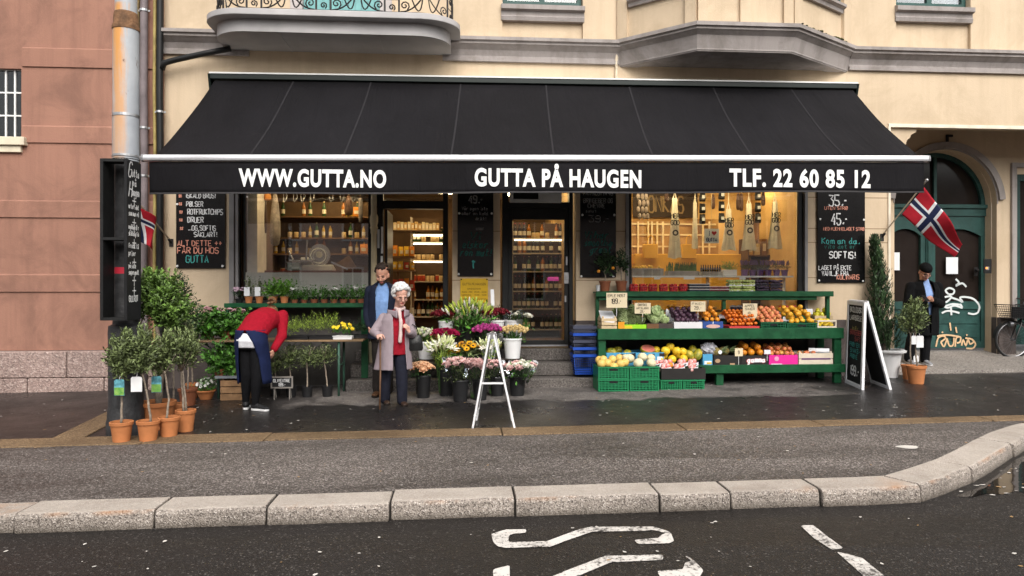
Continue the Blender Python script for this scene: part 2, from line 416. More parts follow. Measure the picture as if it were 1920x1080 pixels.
M['step']=speckled('step_stone',(0.13,0.115,0.105),(0.2,0.18,0.17),(0.05,0.045,0.04),70,0.2,(0.6,0.85),0.4,None,0.6)
M['mark']=None
def make_mark():
    m,n,b=_new('worn_road_paint');tc=n.nodes.new('ShaderNodeTexCoord').outputs['Object']
    a=_noise(n,tc,34,5,0.75);g=_noise(n,tc,3.0,4,0.6)
    f=_ramp(n,_math(n,'ADD',a,_math(n,'MULTIPLY',g,0.45)),[(0.60,(0,0,0)),(0.72,(1,1,1))])
    c=_mix(n,f,(0.05,0.045,0.042),_ramp(n,g,[(.3,(0.46,0.43,0.40)),(.6,(0.64,0.61,0.57))]));n.links.new(c,b.inputs['Base Color']);b.inputs['Roughness'].default_value=0.6
    _bump(n,b,a,0.2,0.01);return m
M['mark']=make_mark()

def ground_sheet(name,outline,z_off,m,sub=0.8,ky=None):
    """outline in plan; a flat-shaded sheet that follows the slope (triangulated fan of an n-gon is fine on a plane)"""
    mb=MB();mb.sheet([(x,y,SLOPE*x+z_off)for x,y in outline]);return struct(mb.build(name,m))
KT=[gp(x,y)for x,y in((-400,980),(0,963),(290,953),(505,946),(735,941),(970,936),(1238,922),(1370,921),(1539,919),(1640,915),(1719,907),(1775,895),(1823,877),(1860,857),(1890,838),(1920,821),(1950,810))]
kfy=-5.66
# front line of the kerb in plan: straight, then curving in round the corner
kline=[(-14.0,kfy),(-3.2,kfy)]+[(KT[i].x,kfy if i<9 else KT[i].y)for i in range(2,16)]
kline[10]=(kline[10][0],kfy+0.02)
e=kline[-1];kline+=[(e[0]+.55,e[1]+.34),(e[0]+1.3,e[1]+.56),(e[0]+3.0,e[1]+.70),(e[0]+6.0,e[1]+.75)]
def inward(line,o):
    P=[Vector(p)for p in line];out=[]
    for i in range(len(P)):
        d0=(P[i]-P[i-1]).normalized()if i else(P[1]-P[0]).normalized();d1=(P[i+1]-P[i]).normalized()if i<len(P)-1 else d0
        d=(d0+d1).normalized();out.append((P[i].x-d.y*o,P[i].y+d.x*o))
    return out
RZ=-0.125
g=MB();g.box(-120,120,-140,60,-3,-2);
g=MB();g.sheet([(x,y,SLOPE*x+RZ)for x,y in((-80,-80),(80,-80),(80,40),(-80,40))]);struct(g.build('road',M['road']))
kin=inward(kline,0.29)
# lower, worn half of the pavement
strip_lo=[(-14,-3.52),(0.4,-3.52),(5.0,-3.42)]
walk=[(x,y)for x,y in kin if y<-3.50 and x<9]
mb=MB();mb.sheet([(x,y,SLOPE*x)for x,y in walk+[(walk[-1][0]+.3,-3.42),(5.0,-3.42),(0.4,-3.52),(-14,-3.52)]]);struct(mb.build('pavement',M['walk']))
# upper half, rising 2 % to the houses
mb=MB()
def up(u,v):
    x=-14+44*u;y=-3.19+3.6*v;return Vector((x,y,gz(x,y)))
mb.grid(up,44,8);struct(mb.build('upper_pavement',M['wet']))
# flush ochre stones between the two
mb=MB();seg=[-14,-8,-5.9,-4.2,fx(283,-3.3),fx(505,-3.3),fx(940,-3.3),fx(1275,-3.3),fx(1530,-3.3),fx(1755,-3.3),5.85,7.6,9.5,12,20]
for i in range(len(seg)-1):
    a,b=seg[i]+.006,seg[i+1]-.006;j=[rnd.uniform(-.02,.02)for _ in range(4)]
    lo=lambda x:-3.53+max(0,(x-0.4))*0.018
    mb.add([(a,lo(a)+j[0],gz(a)+.012),(b,lo(b)+j[0],gz(b)+.012),(b,-3.17+j[1],gz(b)+.014),(a,-3.17+j[1],gz(a)+.014),
            (a,lo(a)+j[0],gz(a)-.1),(b,lo(b)+j[0],gz(b)-.1),(b,-3.17+j[1],gz(b)-.1),(a,-3.17+j[1],gz(a)-.1)],
           [(0,1,2,3),(0,4,5,1),(1,5,6,2),(2,6,7,3),(3,7,4,0)])
struct(mb.build('paving_strip',M['ochre'],bev=0.006))
mb=MB();P=[gp(x,y)for x,y in((62,840),(128,836),(208,795),(206,770))]
mb.add([(p.x,p.y,p.z+.010)for p in P]+[(p.x,p.y,p.z-.1)for p in P],[(0,1,2,3),(0,4,5,1),(1,5,6,2),(2,6,7,3),(3,7,4,0)])
struct(mb.build('diagonal_paving_strip',M['ochre'],bev=0.006))
# granite kerb stones
def along(line,s):
    P=[Vector(p)for p in line]
    for i in range(len(P)-1):
        L=(P[i+1]-P[i]).length
        if s<=L:return P[i]+(P[i+1]-P[i])*(s/L)
        s-=L
    return P[-1]
def arc_at_x(line,x):
    P=[Vector(p)for p in line];s=0
    for i in range(len(P)-1):
        if P[i].x<=x<=P[i+1].x:return s+(P[i+1]-P[i]).length*(x-P[i].x)/(P[i+1].x-P[i].x)
        s+=(P[i+1]-P[i]).length
    return s
total=sum((Vector(kline[i+1])-Vector(kline[i])).length for i in range(len(kline)-1))
joints=[-10.5,-8.2,-6.4,-5.0,fx(26,kfy),fx(289,kfy),fx(499,kfy),fx(731,kfy),fx(966,kfy),fx(1237,kfy),fx(1371,kfy),fx(1540,kfy),gp(1722,908).x,gp(1823,877).x]
js=sorted([0]+[arc_at_x(kline,x)for x in joints]);js+=[js[-1]+1.25,js[-1]+2.5,total]
mb=MB()
for i in range(len(js)-1):
    a,b=js[i]+.008,js[i+1]-.008
    if b-a<0.1:continue
    n=max(2,int((b-a)/0.16));line=[along(kline,a+(b-a)*k/n)for k in range(n+1)];dz=rnd.uniform(-.006,.008);do=rnd.uniform(-.012,.012)
    vs=[];k=len(line)
    for q,p in enumerate(line):
        d=(line[min(q+1,k-1)]-line[max(q-1,0)]).normalized();nn=Vector((-d.y,d.x));z=SLOPE*p.x+dz;jt=rnd.uniform(-.011,.011)
        for o,h in((-.004+do,RZ-.05),(.002+do+jt,-.03),(.016+do+jt,-.006),(.04+do,.002),(.29,.004),(.29,-.2)):vs.append((p.x+nn.x*o,p.y+nn.y*o,z+h))
    fs=[(q*6+j,q*6+(j+1)%6,q*6+6+(j+1)%6,q*6+6+j)for q in range(k-1)for j in range(6)]+[tuple(range(5,-1,-1)),tuple(range((k-1)*6,k*6))]
    mb.add(vs,fs)
def kerb_mat():
    m=M['granite'];n,b=nodes_of(m);tc=n.nodes.new('ShaderNodeTexCoord').outputs['Object'];base=b.inputs['Base Color'].links[0].from_socket
    r=_ramp(n,_noise(n,tc,1.4,5,0.7),[(0.50,(0,0,0)),(0.66,(0.6,)*3)])
    sx=n.nodes.new('ShaderNodeSeparateXYZ');n.links.new(tc,sx.inputs[0])
    zz=_math(n,'SUBTRACT',sx.outputs['Z'],_math(n,'MULTIPLY',sx.outputs['X'],SLOPE))
    band=_ramp(n,_math(n,'ADD',zz,0.5),[(0.47,(0,0,0)),(0.493,(1,1,1)),(0.500,(1,1,1)),(0.503,(0,0,0))])
    rusty=_mix(n,1.0,r,band,'MULTIPLY');c=base
    ge=n.nodes.new('ShaderNodeNewGeometry');sz=n.nodes.new('ShaderNodeSeparateXYZ');n.links.new(ge.outputs['True Normal'],sz.inputs[0])
    top=_ramp(n,sz.outputs['Z'],[(.80,(0,0,0)),(.95,(.72,)*3)])
    sawn=_ramp(n,_noise(n,tc,1.7,6,.7,.3),[(.3,(.33,.285,.245)),(.5,(.45,.40,.35)),(.7,(.53,.475,.42))])
    c=_mix(n,top,c,sawn)
    low=_ramp(n,_math(n,'ADD',zz,0.5),[(0.375,(0.75,)*3),(0.43,(0,0,0))])
    c=_mix(n,low,c,(0.07,0.058,0.045))
    c=_mix(n,rusty,c,(0.38,0.17,0.055));n.links.new(c,b.inputs['Base Color'])
kerb_mat()
struct(mb.build('kerb',M['granite'],bev=0.005))
mb=MB();
for i in range(len(kline)-1):
    (x0,y0),(x1,y1)=kline[i],kline[i+1];(u0,v0),(u1,v1)=kin[i],kin[i+1]
    mb.add([(x0+(u0-x0)*.1,y0+(v0-y0)*.1,SLOPE*x0-.02),(x1+(u1-x1)*.1,y1+(v1-y1)*.1,SLOPE*x1-.02),(u1,v1,SLOPE*x1-.012),(u0,v0,SLOPE*x0-.012)],[(0,1,2,3)])
    mb.add([(x0+(u0-x0)*.1,y0+(v0-y0)*.1,SLOPE*x0-.02),(x1+(u1-x1)*.1,y1+(v1-y1)*.1,SLOPE*x1-.02),(x1+(u1-x1)*.1,y1+(v1-y1)*.1,SLOPE*x1+RZ),(x0+(u0-x0)*.1,y0+(v0-y0)*.1,SLOPE*x0+RZ)],[(0,1,2,3)])
struct(mb.build('kerb_joint',M['joint']))
# road letters and the line
def paint(pts_px,w,name='road_marking',taper=None):
    mb=MB();P=[gp(x,y,RZ)for x,y in pts_px];vs=[];k=len(P)
    for i,p in enumerate(P):
        d=(P[min(i+1,k-1)]-P[max(i-1,0)]).normalized();d0=(P[i]-P[i-1]).normalized()if i else d;d1=(P[i+1]-P[i]).normalized()if i<k-1 else d
        nn=(Vector((-d0.y,d0.x,0))+Vector((-d1.y,d1.x,0))).normalized();sc=min(1.6,1/max(0.5,nn.dot(Vector((-d1.y,d1.x,0)))))
        for s in(1,-1):q=p+nn*s*w/2*sc;vs.append((q.x,q.y,SLOPE*q.x+RZ+.004))
    mb.add(vs,[(2*i,2*i+1,2*i+3,2*i+2)for i in range(k-1)]);return struct(mb.build(name,M['mark']))
def paint_poly(px,name='road_marking'):
    for _ in range(2):
        q=[]
        for i in range(len(px)):
            (a,b),(c,d)=px[i],px[(i+1)%len(px)];L=math.hypot(c-a,d-b);t=min(.25,2.2/max(L,.1));j=.35;q+=[(a+(c-a)*t+rnd.uniform(-j,j),b+(d-b)*t+rnd.uniform(-j,j)),(c+(a-c)*t+rnd.uniform(-j,j),d+(b-d)*t+rnd.uniform(-j,j))]
        px=q
    mb=MB();mb.sheet([(lambda q:(q.x,q.y,SLOPE*q.x+RZ+.004))(gp(x,y,RZ))for x,y in px]);return struct(mb.build(name,M['mark']))
paint_poly([(987,993),(948,994),(921,1002),(925,1018),(934,1026),(953,1028.5),(1032,1026),(1053,1018),(1110,998),(1210,996.5),(1221,994),(1240,998),(1250,1000.5),(1240,1003),(1235,1010),(1189,1013),(1196,1021),(1251,1020),(1265,1016),(1256,998),(1223,988),(1113,988.5),(1091,992),(1023,1016),(953,1017.5),(954,1005),(961,1002),(987,1000)])
paint_poly([(1010,1092),(1053,1075),(1124,1047),(1135,1043),(1243,1041),(1244,1051),(1147,1055),(1086,1080),(1060,1092)]);paint_poly([(925,1068),(956,1061),(956,1092),(925,1092)])
paint_poly([(1232,1072),(1281,1068),(1284,1056),(1297,1053),(1284,1044),(1292,1045),(1305,1055),(1319,1071),(1311,1084),(1240,1086)])
paint_poly([(1500,986),(1526,986),(1554,1009),(1582,1029),(1560,1032),(1530,1013)])
paint_poly([(1568,1035),(1590,1040),(1616,1047),(1660,1082),(1700,1120),(1660,1126),(1610,1072)])
# puddle in the gutter at the corner
pm=mat('puddle_water',(0.012,0.011,0.010),0.04,0.1,3,0.06,5,spec=0.4);
mb=MB();P=[gp(x,y,RZ)for x,y in((1790,932),(1835,915),(1868,893),(1905,862),(1960,836),(2100,830),(2100,905),(2010,915),(1960,921),(1935,926),(1905,922),(1880,928),(1850,926),(1825,933))]
mb.sheet([(p.x,p.y,SLOPE*p.x+RZ+.004)for p in P]);struct(mb.build('puddle',pm))
# fallen petals and scraps on the ground
lm=[mat('pale_scraps',(0.55,0.52,0.48),0.8),mat('dry_leaf_scraps',(0.35,0.22,0.10),0.8)]
mb=MB()
for i in range(430):
    if rnd.random()<0.62:x,y=rnd.uniform(-7,8.5),rnd.uniform(-3.1,-0.6)
    elif rnd.random()<0.5:x,y=rnd.uniform(-4,5.5),rnd.uniform(-7.2,-5.9)
    else:x,y=rnd.uniform(-4,5),rnd.uniform(-5.3,-3.3)
    z=(gz(x,y)if y>-5.6 else SLOPE*x+RZ)+.006;s=rnd.uniform(.007,.024);a=rnd.uniform(0,6.28);mb.mi(0 if rnd.random()<.75 else 1)
    mb.add([(x+s*math.cos(a+t)*k,y+s*math.sin(a+t)*k,z+.004*(i%2))for t,k in((0,1),(1.3,.6),(2.6,.8),(3.6,.9),(5,.5))],[(0,1,2,3,4)])
for k in range(26):
    q=gp(rnd.uniform(1800,1930),rnd.uniform(878,930),RZ);s=rnd.uniform(.012,.035);a=rnd.uniform(0,6.28);mb.mi(0 if rnd.random()<.8 else 1)
    mb.add([(q.x+s*math.cos(a+t)*k2,q.y+.6*s*math.sin(a+t)*k2,SLOPE*q.x+RZ+.008)for t,k2 in((0,1),(1.3,.6),(2.6,.8),(3.6,.9),(5,.5))],[(0,1,2,3,4)])
tag(mb.build('fallen_petals',lm),'scattered petals and leaf scraps on the pavement and road','petals',kind='stuff')
mb=MB()
for x,y in((-.02,-.3),(.12,0),(0,.18),(-.12,.02)):pass
p=gp(1702,839);mb.sheet([(p.x+.1*math.cos(t)*(1+.2*math.sin(3*t)),p.y+.07*math.sin(t),p.z+.005)for t in[i*.5 for i in range(12)]])
tag(mb.build('paper_scrap',lm[0]),'flat white scrap lying on the lower pavement near the curved kerb','scrap')

# ================================================================== THE PINK HOUSE (left)
FXL=fx(303)
house=thing('pink_house','pink rendered house with banded wall, rough granite base and small white barred window','house',(-9,0,0))
HL=(-9,0,0)
wy=-0.04
def hb(mb):return shifted(mb,HL)
xw0,xw1,zw0,zw1=fx(-46,wy),fx(40,wy),fz(0,258,wy),fz(0,128,wy);xr=fx(306,wy)
mb=MB();zp=fz(100,657,wy)
for a,b,c,d in((-16,xw0,zp,11),(xw1,xr,zp,11),(xw0,xw1,zp,zw0),(xw0,xw1,zw1,11)):mb.box(a,b,wy,0.4,c,d)
for y0,y1 in((91,126),(237,268),(377,408),(515,547)):
    z0,z1=fz(100,y1,wy),fz(100,y0,wy)
    for a,b in((-16,xw0-.02),(xw1+.02,xr))if y0 in(91,237)else((-16,xr),):
        mb.prism([(wy-.002,z0+.0),(wy-.022,z0),(wy-.022,z1-.01),(wy-.002,z1+.012)],lambda u,v,t:Vector((t,u,v)),a,b)
hb(mb).build('wall',M['pink'],house)
mb=MB();x=-16;row=0;zb=gz(-7,0)-.1;zm=fz(100,708,wy)
for z0,z1 in((zb,zm),(zm+.008,zp-.012)):
    x=-16+row*.5;row+=1
    while x<xr:
        L=rnd.uniform(.8,1.25);
        if x+L>xr-.2:L=xr-x
        mb.box(x+.006,x+L-.006,wy-.09,.3,z0,z1);x+=L
hb(mb).build('plinth',M['plinth'],house,bev=.012)
mb=MB();mb.box(-16,xr,wy-.03,.3,zb-.2,zp-.006);hb(mb).build('plinth_joint',mat('plinth_mortar',(.30,.24,.22),.9),house)
wn=bpy.data.objects.new('window',None);
mb=MB();bw=.022
for zz in[zw0+(zw1-zw0)*k/3 for k in(0,1,2,3)]:mb.box(xw0,xw1,.02,.06,zz-bw/2,zz+bw/2)
for xx in[xw0+(xw1-xw0)*k/5 for k in range(6)]:mb.box(xx-bw/2,xx+bw/2,.018,.058,zw0,zw1)
wf=hb(mb).build('window',M['white_paint'],house)
mb=MB();mb.box(xw0,xw1,.036,.042,zw0,zw1);hb(mb).build('pane',pane_mat('dull_window_glass',(.6,.6,.6),.35),wf)
mb=MB();mb.box(xw0,xw1,.25,.3,zw0,zw1);hb(mb).build('dark_room_sheet',mat('dark_room',(.03,.032,.03),.9),wf)  # dark sheet stands in for the unlit room behind the pane
mb=MB();mb.box(xw0-.1,xw1+.09,wy-.09,.05,zw0-.12,zw0-.0);mb.box(xw0-.06,xw1+.02,wy-.05,.05,zw0-.22,zw0-.12)
hb(mb).build('sill',mat('pale_sill',(.62,.55,.42),.7,.1,6,.1),house,bev=.006)
bpy.data.objects.remove(wn)

# ================================================================== THE SHOP HOUSE (cream)
shop=thing('corner_shop_house','cream rendered house with glazed shop front, arched porch, balcony and bay window above','building',(1,0,0))
SL=(1,0,0)
def sb(mb):return shifted(mb,SL)
X={k:fx(k)for k in(308,440,455,478,697,705,720,840,848,938,942,1075,1080,1175,1180,1500,1512,1665,545,735,942,1093,1155,1590,1680,1820,1920)}
XL,XR=X[308],13.0
ZT=11.0;ZL=3.35;ZU=5.2
T=.34
ARX0,ARX1=fx(1665),fx(1665)+4.6
ZA=fz(1665,232)
zpl=1.02  # top of the dark plinth
mb=MB()
cols=[(XL,X[440]),(X[848],X[938]),(X[1080],X[1175]),(X[1512],ARX0)]
for a,b in cols:mb.box(a,b,0,T,zpl,ZL)
mb.box(XL,ARX0,0.0,T,ZL,ZU)
mb.box(ARX0,ARX1,0,T,ZA,ZU);mb.box(ARX1,XR,0,T,0,ZU)
# upper storey between openings
sillz=fz(1015,9);ups=[(X[545],X[735],ZU+.16),(X[942],X[1093],sillz),(X[1680],X[1820],fz(1750,12))]
x=XL;WT=8.0
for a,b,z in ups:
    mb.box(x,a,0,T,ZU,ZT);mb.box(a,b,.06,T,ZU,z);mb.box(a,b,0,T,WT,ZT);x=b
mb.box(x,XR,0,T,ZU,ZT)
# shallow rustication joints on the shop piers are cut as thin dark reveals
sb(mb).build('wall',M['cream'],shop)
mb=MB()
for a,b in cols[1:]:
    for py in(365,425,452,520)if a>5 else(430,525):
        z=fz((a+3)*120,py);mb.box(a,b,-.0015,.001,z-.006,z+.006)
split(sb(mb).build('wall_joint',mat('render_joint',(.25,.17,.10),.9),shop))
mb=MB()
for a,b in((XL,X[440]),(X[1512],ARX0)):mb.box(a,b,-.03,T,-.2,zpl)
for a,b in((X[848],X[938]),(X[1080],X[1175])):mb.box(a,b,-.028,T,-.2,zpl-.15)
for a,b in((X[848],X[938]),(X[1080],X[1175])):mb.box(a,b,-.003,T,zpl-.15,zpl)
split(sb(mb).build('plinth',M['slate'],shop,bev=.008))
# cornice: runs along the wall, round the bay, and on
prof=[(0,5.03),(.05,5.03),(.05,5.085),(.035,5.09),(.03,5.12),(.06,5.20),(.12,5.25),(.15,5.27),(.15,5.305),(.185,5.315),(.185,5.365),(.0,5.40)]
BX=[at(1160,80,0),at(1307,52,-.82),at(1485,52,-.82),at(1590,88,0)]
bay=[(BX[0].x,0),(BX[1].x,-.82),(BX[2].x,-.82),(BX[3].x,0)]
mb=MB();mb.sweep([(XL,0),(X[455]+.1,0)],prof);mb.sweep([(fx(830),0),(bay[0][0],0)],prof);mb.sweep([bay[3],(XR,0)],prof)
split(sb(mb).build('cornice',M['greystone'],shop))
mb=MB();bprof=[(-.2,5.0),(-.015,5.0),(.0,5.04),(.05,5.22),(.10,5.26),(.13,5.28),(.13,5.31),(.165,5.32),(.165,5.375),(-.02,5.41),(-.2,5.41)]
bw_=MB();bw_.sweep([bay[0],bay[1],bay[2],bay[3]],[(-.3,5.38),(0,5.38),(0,ZT),(-.3,ZT)])
# bay cladding: corner pilasters and panel frames
def on_bay(i,t,o=0.0):
    a=Vector(bay[i]);b=Vector(bay[i+1]);d=(b-a).normalized();p=a+(b-a)*t;return p+Vector((d.y,-d.x))*o
for i in range(3):
    for t0,t1 in((0.0,.13 if i!=1 else .1),(.87 if i!=1 else .9,1.0))+(((.44,.56),)if i==1 else()):
        p,q=on_bay(i,t0,.0),on_bay(i,t1,.0);d=(q-p).normalized();nn=Vector((d.y,-d.x))*.05
        bw_.add([(p.x,p.y,5.39),(q.x,q.y,5.39),(q.x+nn.x,q.y+nn.y,5.39),(p.x+nn.x,p.y+nn.y,5.39),(p.x,p.y,ZT),(q.x,q.y,ZT),(q.x+nn.x,q.y+nn.y,ZT),(p.x+nn.x,p.y+nn.y,ZT)],
                [(0,3,2,1),(4,5,6,7),(0,1,5,4),(1,2,6,5),(2,3,7,6),(3,0,4,7)])
bo=sb(bw_).build('bay_window',M['cream'],shop)
mb.sweep(bay,bprof);mb.prism(bay,lambda u,v,t:Vector((u,v,t)),5.02,5.12)
sb(mb).build('bay_base',M['greystone'],bo)
mossm=mat('moss',(.055,.06,.012),.95,.6,14,.6,40);mb=MB()
a,b=Vector(bay[2]),Vector(bay[3]);d=(b-a).normalized();nn=Vector((d.y,-d.x))
for i in range(60):
    t=rnd.uniform(.0,.8);p=a+(b-a)*t+nn*rnd.uniform(.06,.165);mb.ball((p.x,p.y,5.385),(rnd.uniform(.015,.05),rnd.uniform(.015,.04),.013),6,4)
sb(mb).build('moss',mossm,bo,smooth=True)
def bay_sill(i,t0,t1):
    mb=MB();p,q=on_bay(i,t0),on_bay(i,t1);mb.sweep([p,q],[(-.02,5.88),(.05,5.88),(.06,5.93),(.11,5.96),(.11,6.0),(-.02,6.02)]);return sb(mb).build('sill',M['greystone'],bo)
bay_sill(0,.15,.85);bay_sill(2,.15,.85);bay_sill(1,.11,.43);bay_sill(1,.57,.89)
for i,t0,t1 in((0,.2,.8),(1,.12,.42),(1,.58,.88),(2,.2,.8)):
    mb=MB();p,q=on_bay(i,t0,.012),on_bay(i,t1,.012);d=(q-p).normalized();nn=Vector((d.y,-d.x))
    for s,e_,z0,z1 in((0,.06,6.02,7.9),(1,-.06,6.02,7.9)):
        base=p if s==0 else q;r2=base+d*e_;mb.add([(base.x,base.y,z0),(r2.x,r2.y,z0),(r2.x+nn.x*.04,r2.y+nn.y*.04,z0),(base.x+nn.x*.04,base.y+nn.y*.04,z0),(base.x,base.y,z1),(r2.x,r2.y,z1),(r2.x+nn.x*.04,r2.y+nn.y*.04,z1),(base.x+nn.x*.04,base.y+nn.y*.04,z1)],[(0,3,2,1),(4,5,6,7),(0,1,5,4),(1,2,6,5),(2,3,7,6),(3,0,4,7)])
    wfr=sb(mb).build('window',M['teal_paint'],bo)
    mb=MB();mb.add([(p.x,p.y,6.02),(q.x,q.y,6.02),(q.x,q.y,7.9),(p.x,p.y,7.9)],[(0,1,2,3)]);sb(mb).build('window_glass',mat('dark_window_glass',(.02,.024,.026),.05),bo)
# upper windows with sills
def upper_window(a,b,z,frame):
    mb=MB();
    for x0,x1 in((a+.01,a+.08),((a+b)/2-.04,(a+b)/2+.04),(b-.08,b-.01)):mb.box(x0,x1,.1,.16,z+.03,WT)
    mb.box(a+.01,b-.01,.102,.158,z+.03,z+.09);wfr=sb(mb).build('window',frame,shop)
    mb=MB();mb.box(a,b,.13,.135,z,WT);sb(mb).build('pane',M['darkglass'],wfr)
    mb=MB();mb.box(a,b,.28,.3,z,WT);sb(mb).build('dark_room_sheet',mat('dark_room',(.03,.032,.03),.9),wfr)  # dark sheet closes the opening, standing in for an unlit room
    mb=MB();mb.sweep([(a-.02,.05),(b+.02,.05)],[(0,z-.26),(.07,z-.26),(.085,z-.2),(.07,z-.18),(.07,z-.12),(.13,z-.1),(.13,z-.03),(.05,z),(-.08,z+.02),(-.08,z-.26)])
    sb(mb).build('sill',M['greystone'],wfr)
upper_window(X[942],X[1093],sillz,M['teal_paint']);upper_window(X[1680],X[1820],fz(1750,12),M['teal_paint'])
# balcony
def rounded(x0,x1,d,r,y0=0.02,n=8):
    pts=[(x0,y0)]
    for k in range(n+1):
        t=PI/2*k/n;pts.append((x0+r-r*math.cos(t),-d+r*.85-r*.85*math.sin(t)))
    for k in range(n+1):
        t=PI/2*k/n;pts.append((x1-r+r*math.sin(t),-d+r*.85-r*.85*math.cos(t)))
    pts.append((x1,y0));return pts
bl0,bl1=fx(397,-.35),fx(863,-.35);bi0,bi1=fx(413,-.3),fx(845,-.3)
mb=MB();mb.prism(rounded(bl0,bl1,.95,.55),lambda u,v,t:Vector((u,v,t)),5.30,5.385);mb.prism(rounded(bl0+.03,bl1-.03,.92,.53),lambda u,v,t:Vector((u,v,t)),5.386,5.40)
bal=sb(mb).build('balcony',M['white_paint'].copy(),shop,smooth='auto',bev=.008)
bal.data.materials[0]=mat('grey_balcony_paint',(.40,.385,.385),.55,.1,3,.1)
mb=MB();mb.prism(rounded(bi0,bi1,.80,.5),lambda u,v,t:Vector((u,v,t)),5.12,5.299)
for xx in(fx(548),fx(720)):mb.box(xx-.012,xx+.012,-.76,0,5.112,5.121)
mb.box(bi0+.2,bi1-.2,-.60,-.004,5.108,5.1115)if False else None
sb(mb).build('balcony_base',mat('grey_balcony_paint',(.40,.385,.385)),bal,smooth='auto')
mb=MB();rl=rounded(bl0+.12,bl1-.12,.85,.5);rp3=[Vector((u,v,6.35))for u,v in rl]
mb.tube(rp3,.02,6);mb.tube([p-V(0,0,.93)for p in rp3],.011,6)
def on_rail(s):
    P=[Vector(p)for p in rl];q=along(P,s);q2=along(P,s+.02);return q,(q2-q).normalized()
RLEN=sum((Vector(rl[i+1])-Vector(rl[i])).length for i in range(len(rl)-1))
def rail_pts(s0,pts):
    out=[]
    for a,z in pts:
        q,_=on_rail(max(0,min(RLEN-.03,s0+a)));out.append(Vector((q.x,q.y,5.40+z)))
    return out
s_=.25;k=0
while s_<RLEN-.2:
    for o in(0,.2):mb.tube(rail_pts(s_+o,[(0,0),(0,.95)]),.015,5)
    for(cx,cz,r0,sg)in((.1,.09,.05,1),(-.08,.12,.07,-1),(.28,.12,.07,1),(.1,.3,.07,1)):
        pts=[(cx+sg*r0*(1-t/14)*math.cos(t*.75-1),cz+r0*(1-t/14)*math.sin(t*.75-1))for t in range(13)];mb.tube(rail_pts(s_,pts),.010,4)
    for sg in(1,-1):
        pts=[(.1+sg*(.12+.38*math.sin(t/10*1.45)),.03+.5*(1-math.cos(t/10*1.5)))for t in range(11)];mb.tube(rail_pts(s_,pts),.011,4)
        pts=[(.1+sg*(.22+.22*math.sin(t/10*1.5)),.4-.35*math.sin(t/10*3))for t in range(11)];mb.tube(rail_pts(s_,pts),.010,4)
    mb.tube(rail_pts(s_,[(0,.2),(.2,.2)]),.007,4);s_+=.95
sb(mb).build('railing',M['iron'],bal)
mb=MB();a,b=X[545],X[735]
mb.box(a,a+.18,-.03,.1,5.37,8);mb.box(b-.18,b,-.03,.1,5.37,8);dr=sb(mb).build('balcony_door',mat('grey_surround',(.42,.38,.37),.7),bal)
mb=MB();n=12
for i in range(n):
    x0=a+.18+(b-a-.36)*i/n;x1=a+.18+(b-a-.36)*(i+1)/n;mb.box(x0+.004,x1-.004,.06,.1,5.37,8)
mb.box(a+.18,b-.18,.075,.12,5.37,8);sb(mb).build('shutter',M['teal_light'],bal)

# ---- shop front: shared dark frames
def frame_box(mb,x0,x1,z0,z1,y0,y1,w,wb=None):
    wb=wb or w;mb.box(x0,x0+w,y0,y1,z0,z1);mb.box(x1-w,x1,y0,y1,z0,z1);mb.box(x0+w,x1-w,y0,y1,z1-w,z1);mb.box(x0+w,x1-w,y0,y1,z0,z0+wb)
FLOOR=.60
# left window
x0,x1=X[440],X[705];zb=1.28
mb=MB();mb.box(x0,x1,-.01,T,-.2,zb);riser=sb(mb).build('stall_riser',mat('riser_render',(.06,.055,.05),.8,.2,4,.2),shop)
mb=MB();mb.box(x0-.005,x1+.02,-.09,.02,zb+.005,zb+.06);sb(mb).build('window_ledge',M['step'],riser,bev=.006)
mb=MB();frame_box(mb,x0,X[697],zb+.06,ZL,.05,.12,.06);mb.box(X[455],X[455]+.012,.05,.11,zb,ZL)
wl=sb(mb).build('shop_window',M['black_paint'],shop)
mb=MB();mb.box(X[455],X[697]-.05,.08,.086,zb+.1,ZL-.05);sb(mb).build('pane',pane_mat('left_window_glass',(.95,.96,.95),1.5),wl)
mb=MB();mb.box(X[455],X[697]-.05,.09,.094,zb+.1,fz(580,511,.09));sb(mb).build('frosted_band',mat('frosted_film',(.52,.50,.46),.5,.06,3),wl)
mb=MB();mb.box(x0+.02,X[455]-.06,-.03,.03,-.1,ZL-.0);mb.box(X[440]-.07,X[440],-.04,.0,zpl,ZL)
split(sb(mb).build('window_post',mat('grey_post',(.22,.21,.21),.5,.15,5),wl))
mb=MB();mb.box(X[455]+.03,X[478],.12,.6,zb,ZL);sb(mb).build('window_reveal',mat('pale_reveal',(.62,.55,.48),.8),wl)
# slim cast column beside the open door
mb=MB();cx=fx(701,-.04);mb.lathe([(.075,.1),(.075,.7),(.055,.72),(.05,.8),(.042,2.35),(.05,2.37),(.05,2.42),(.062,2.45),(.05,2.48),(.062,2.54),(.062,2.62),(.045,2.66),(.045,3.35)],(cx,-.03,0),14)
sb(mb).build('column',mat('cream_column',(.60,.50,.32),.5,.1,6),shop,smooth='auto')
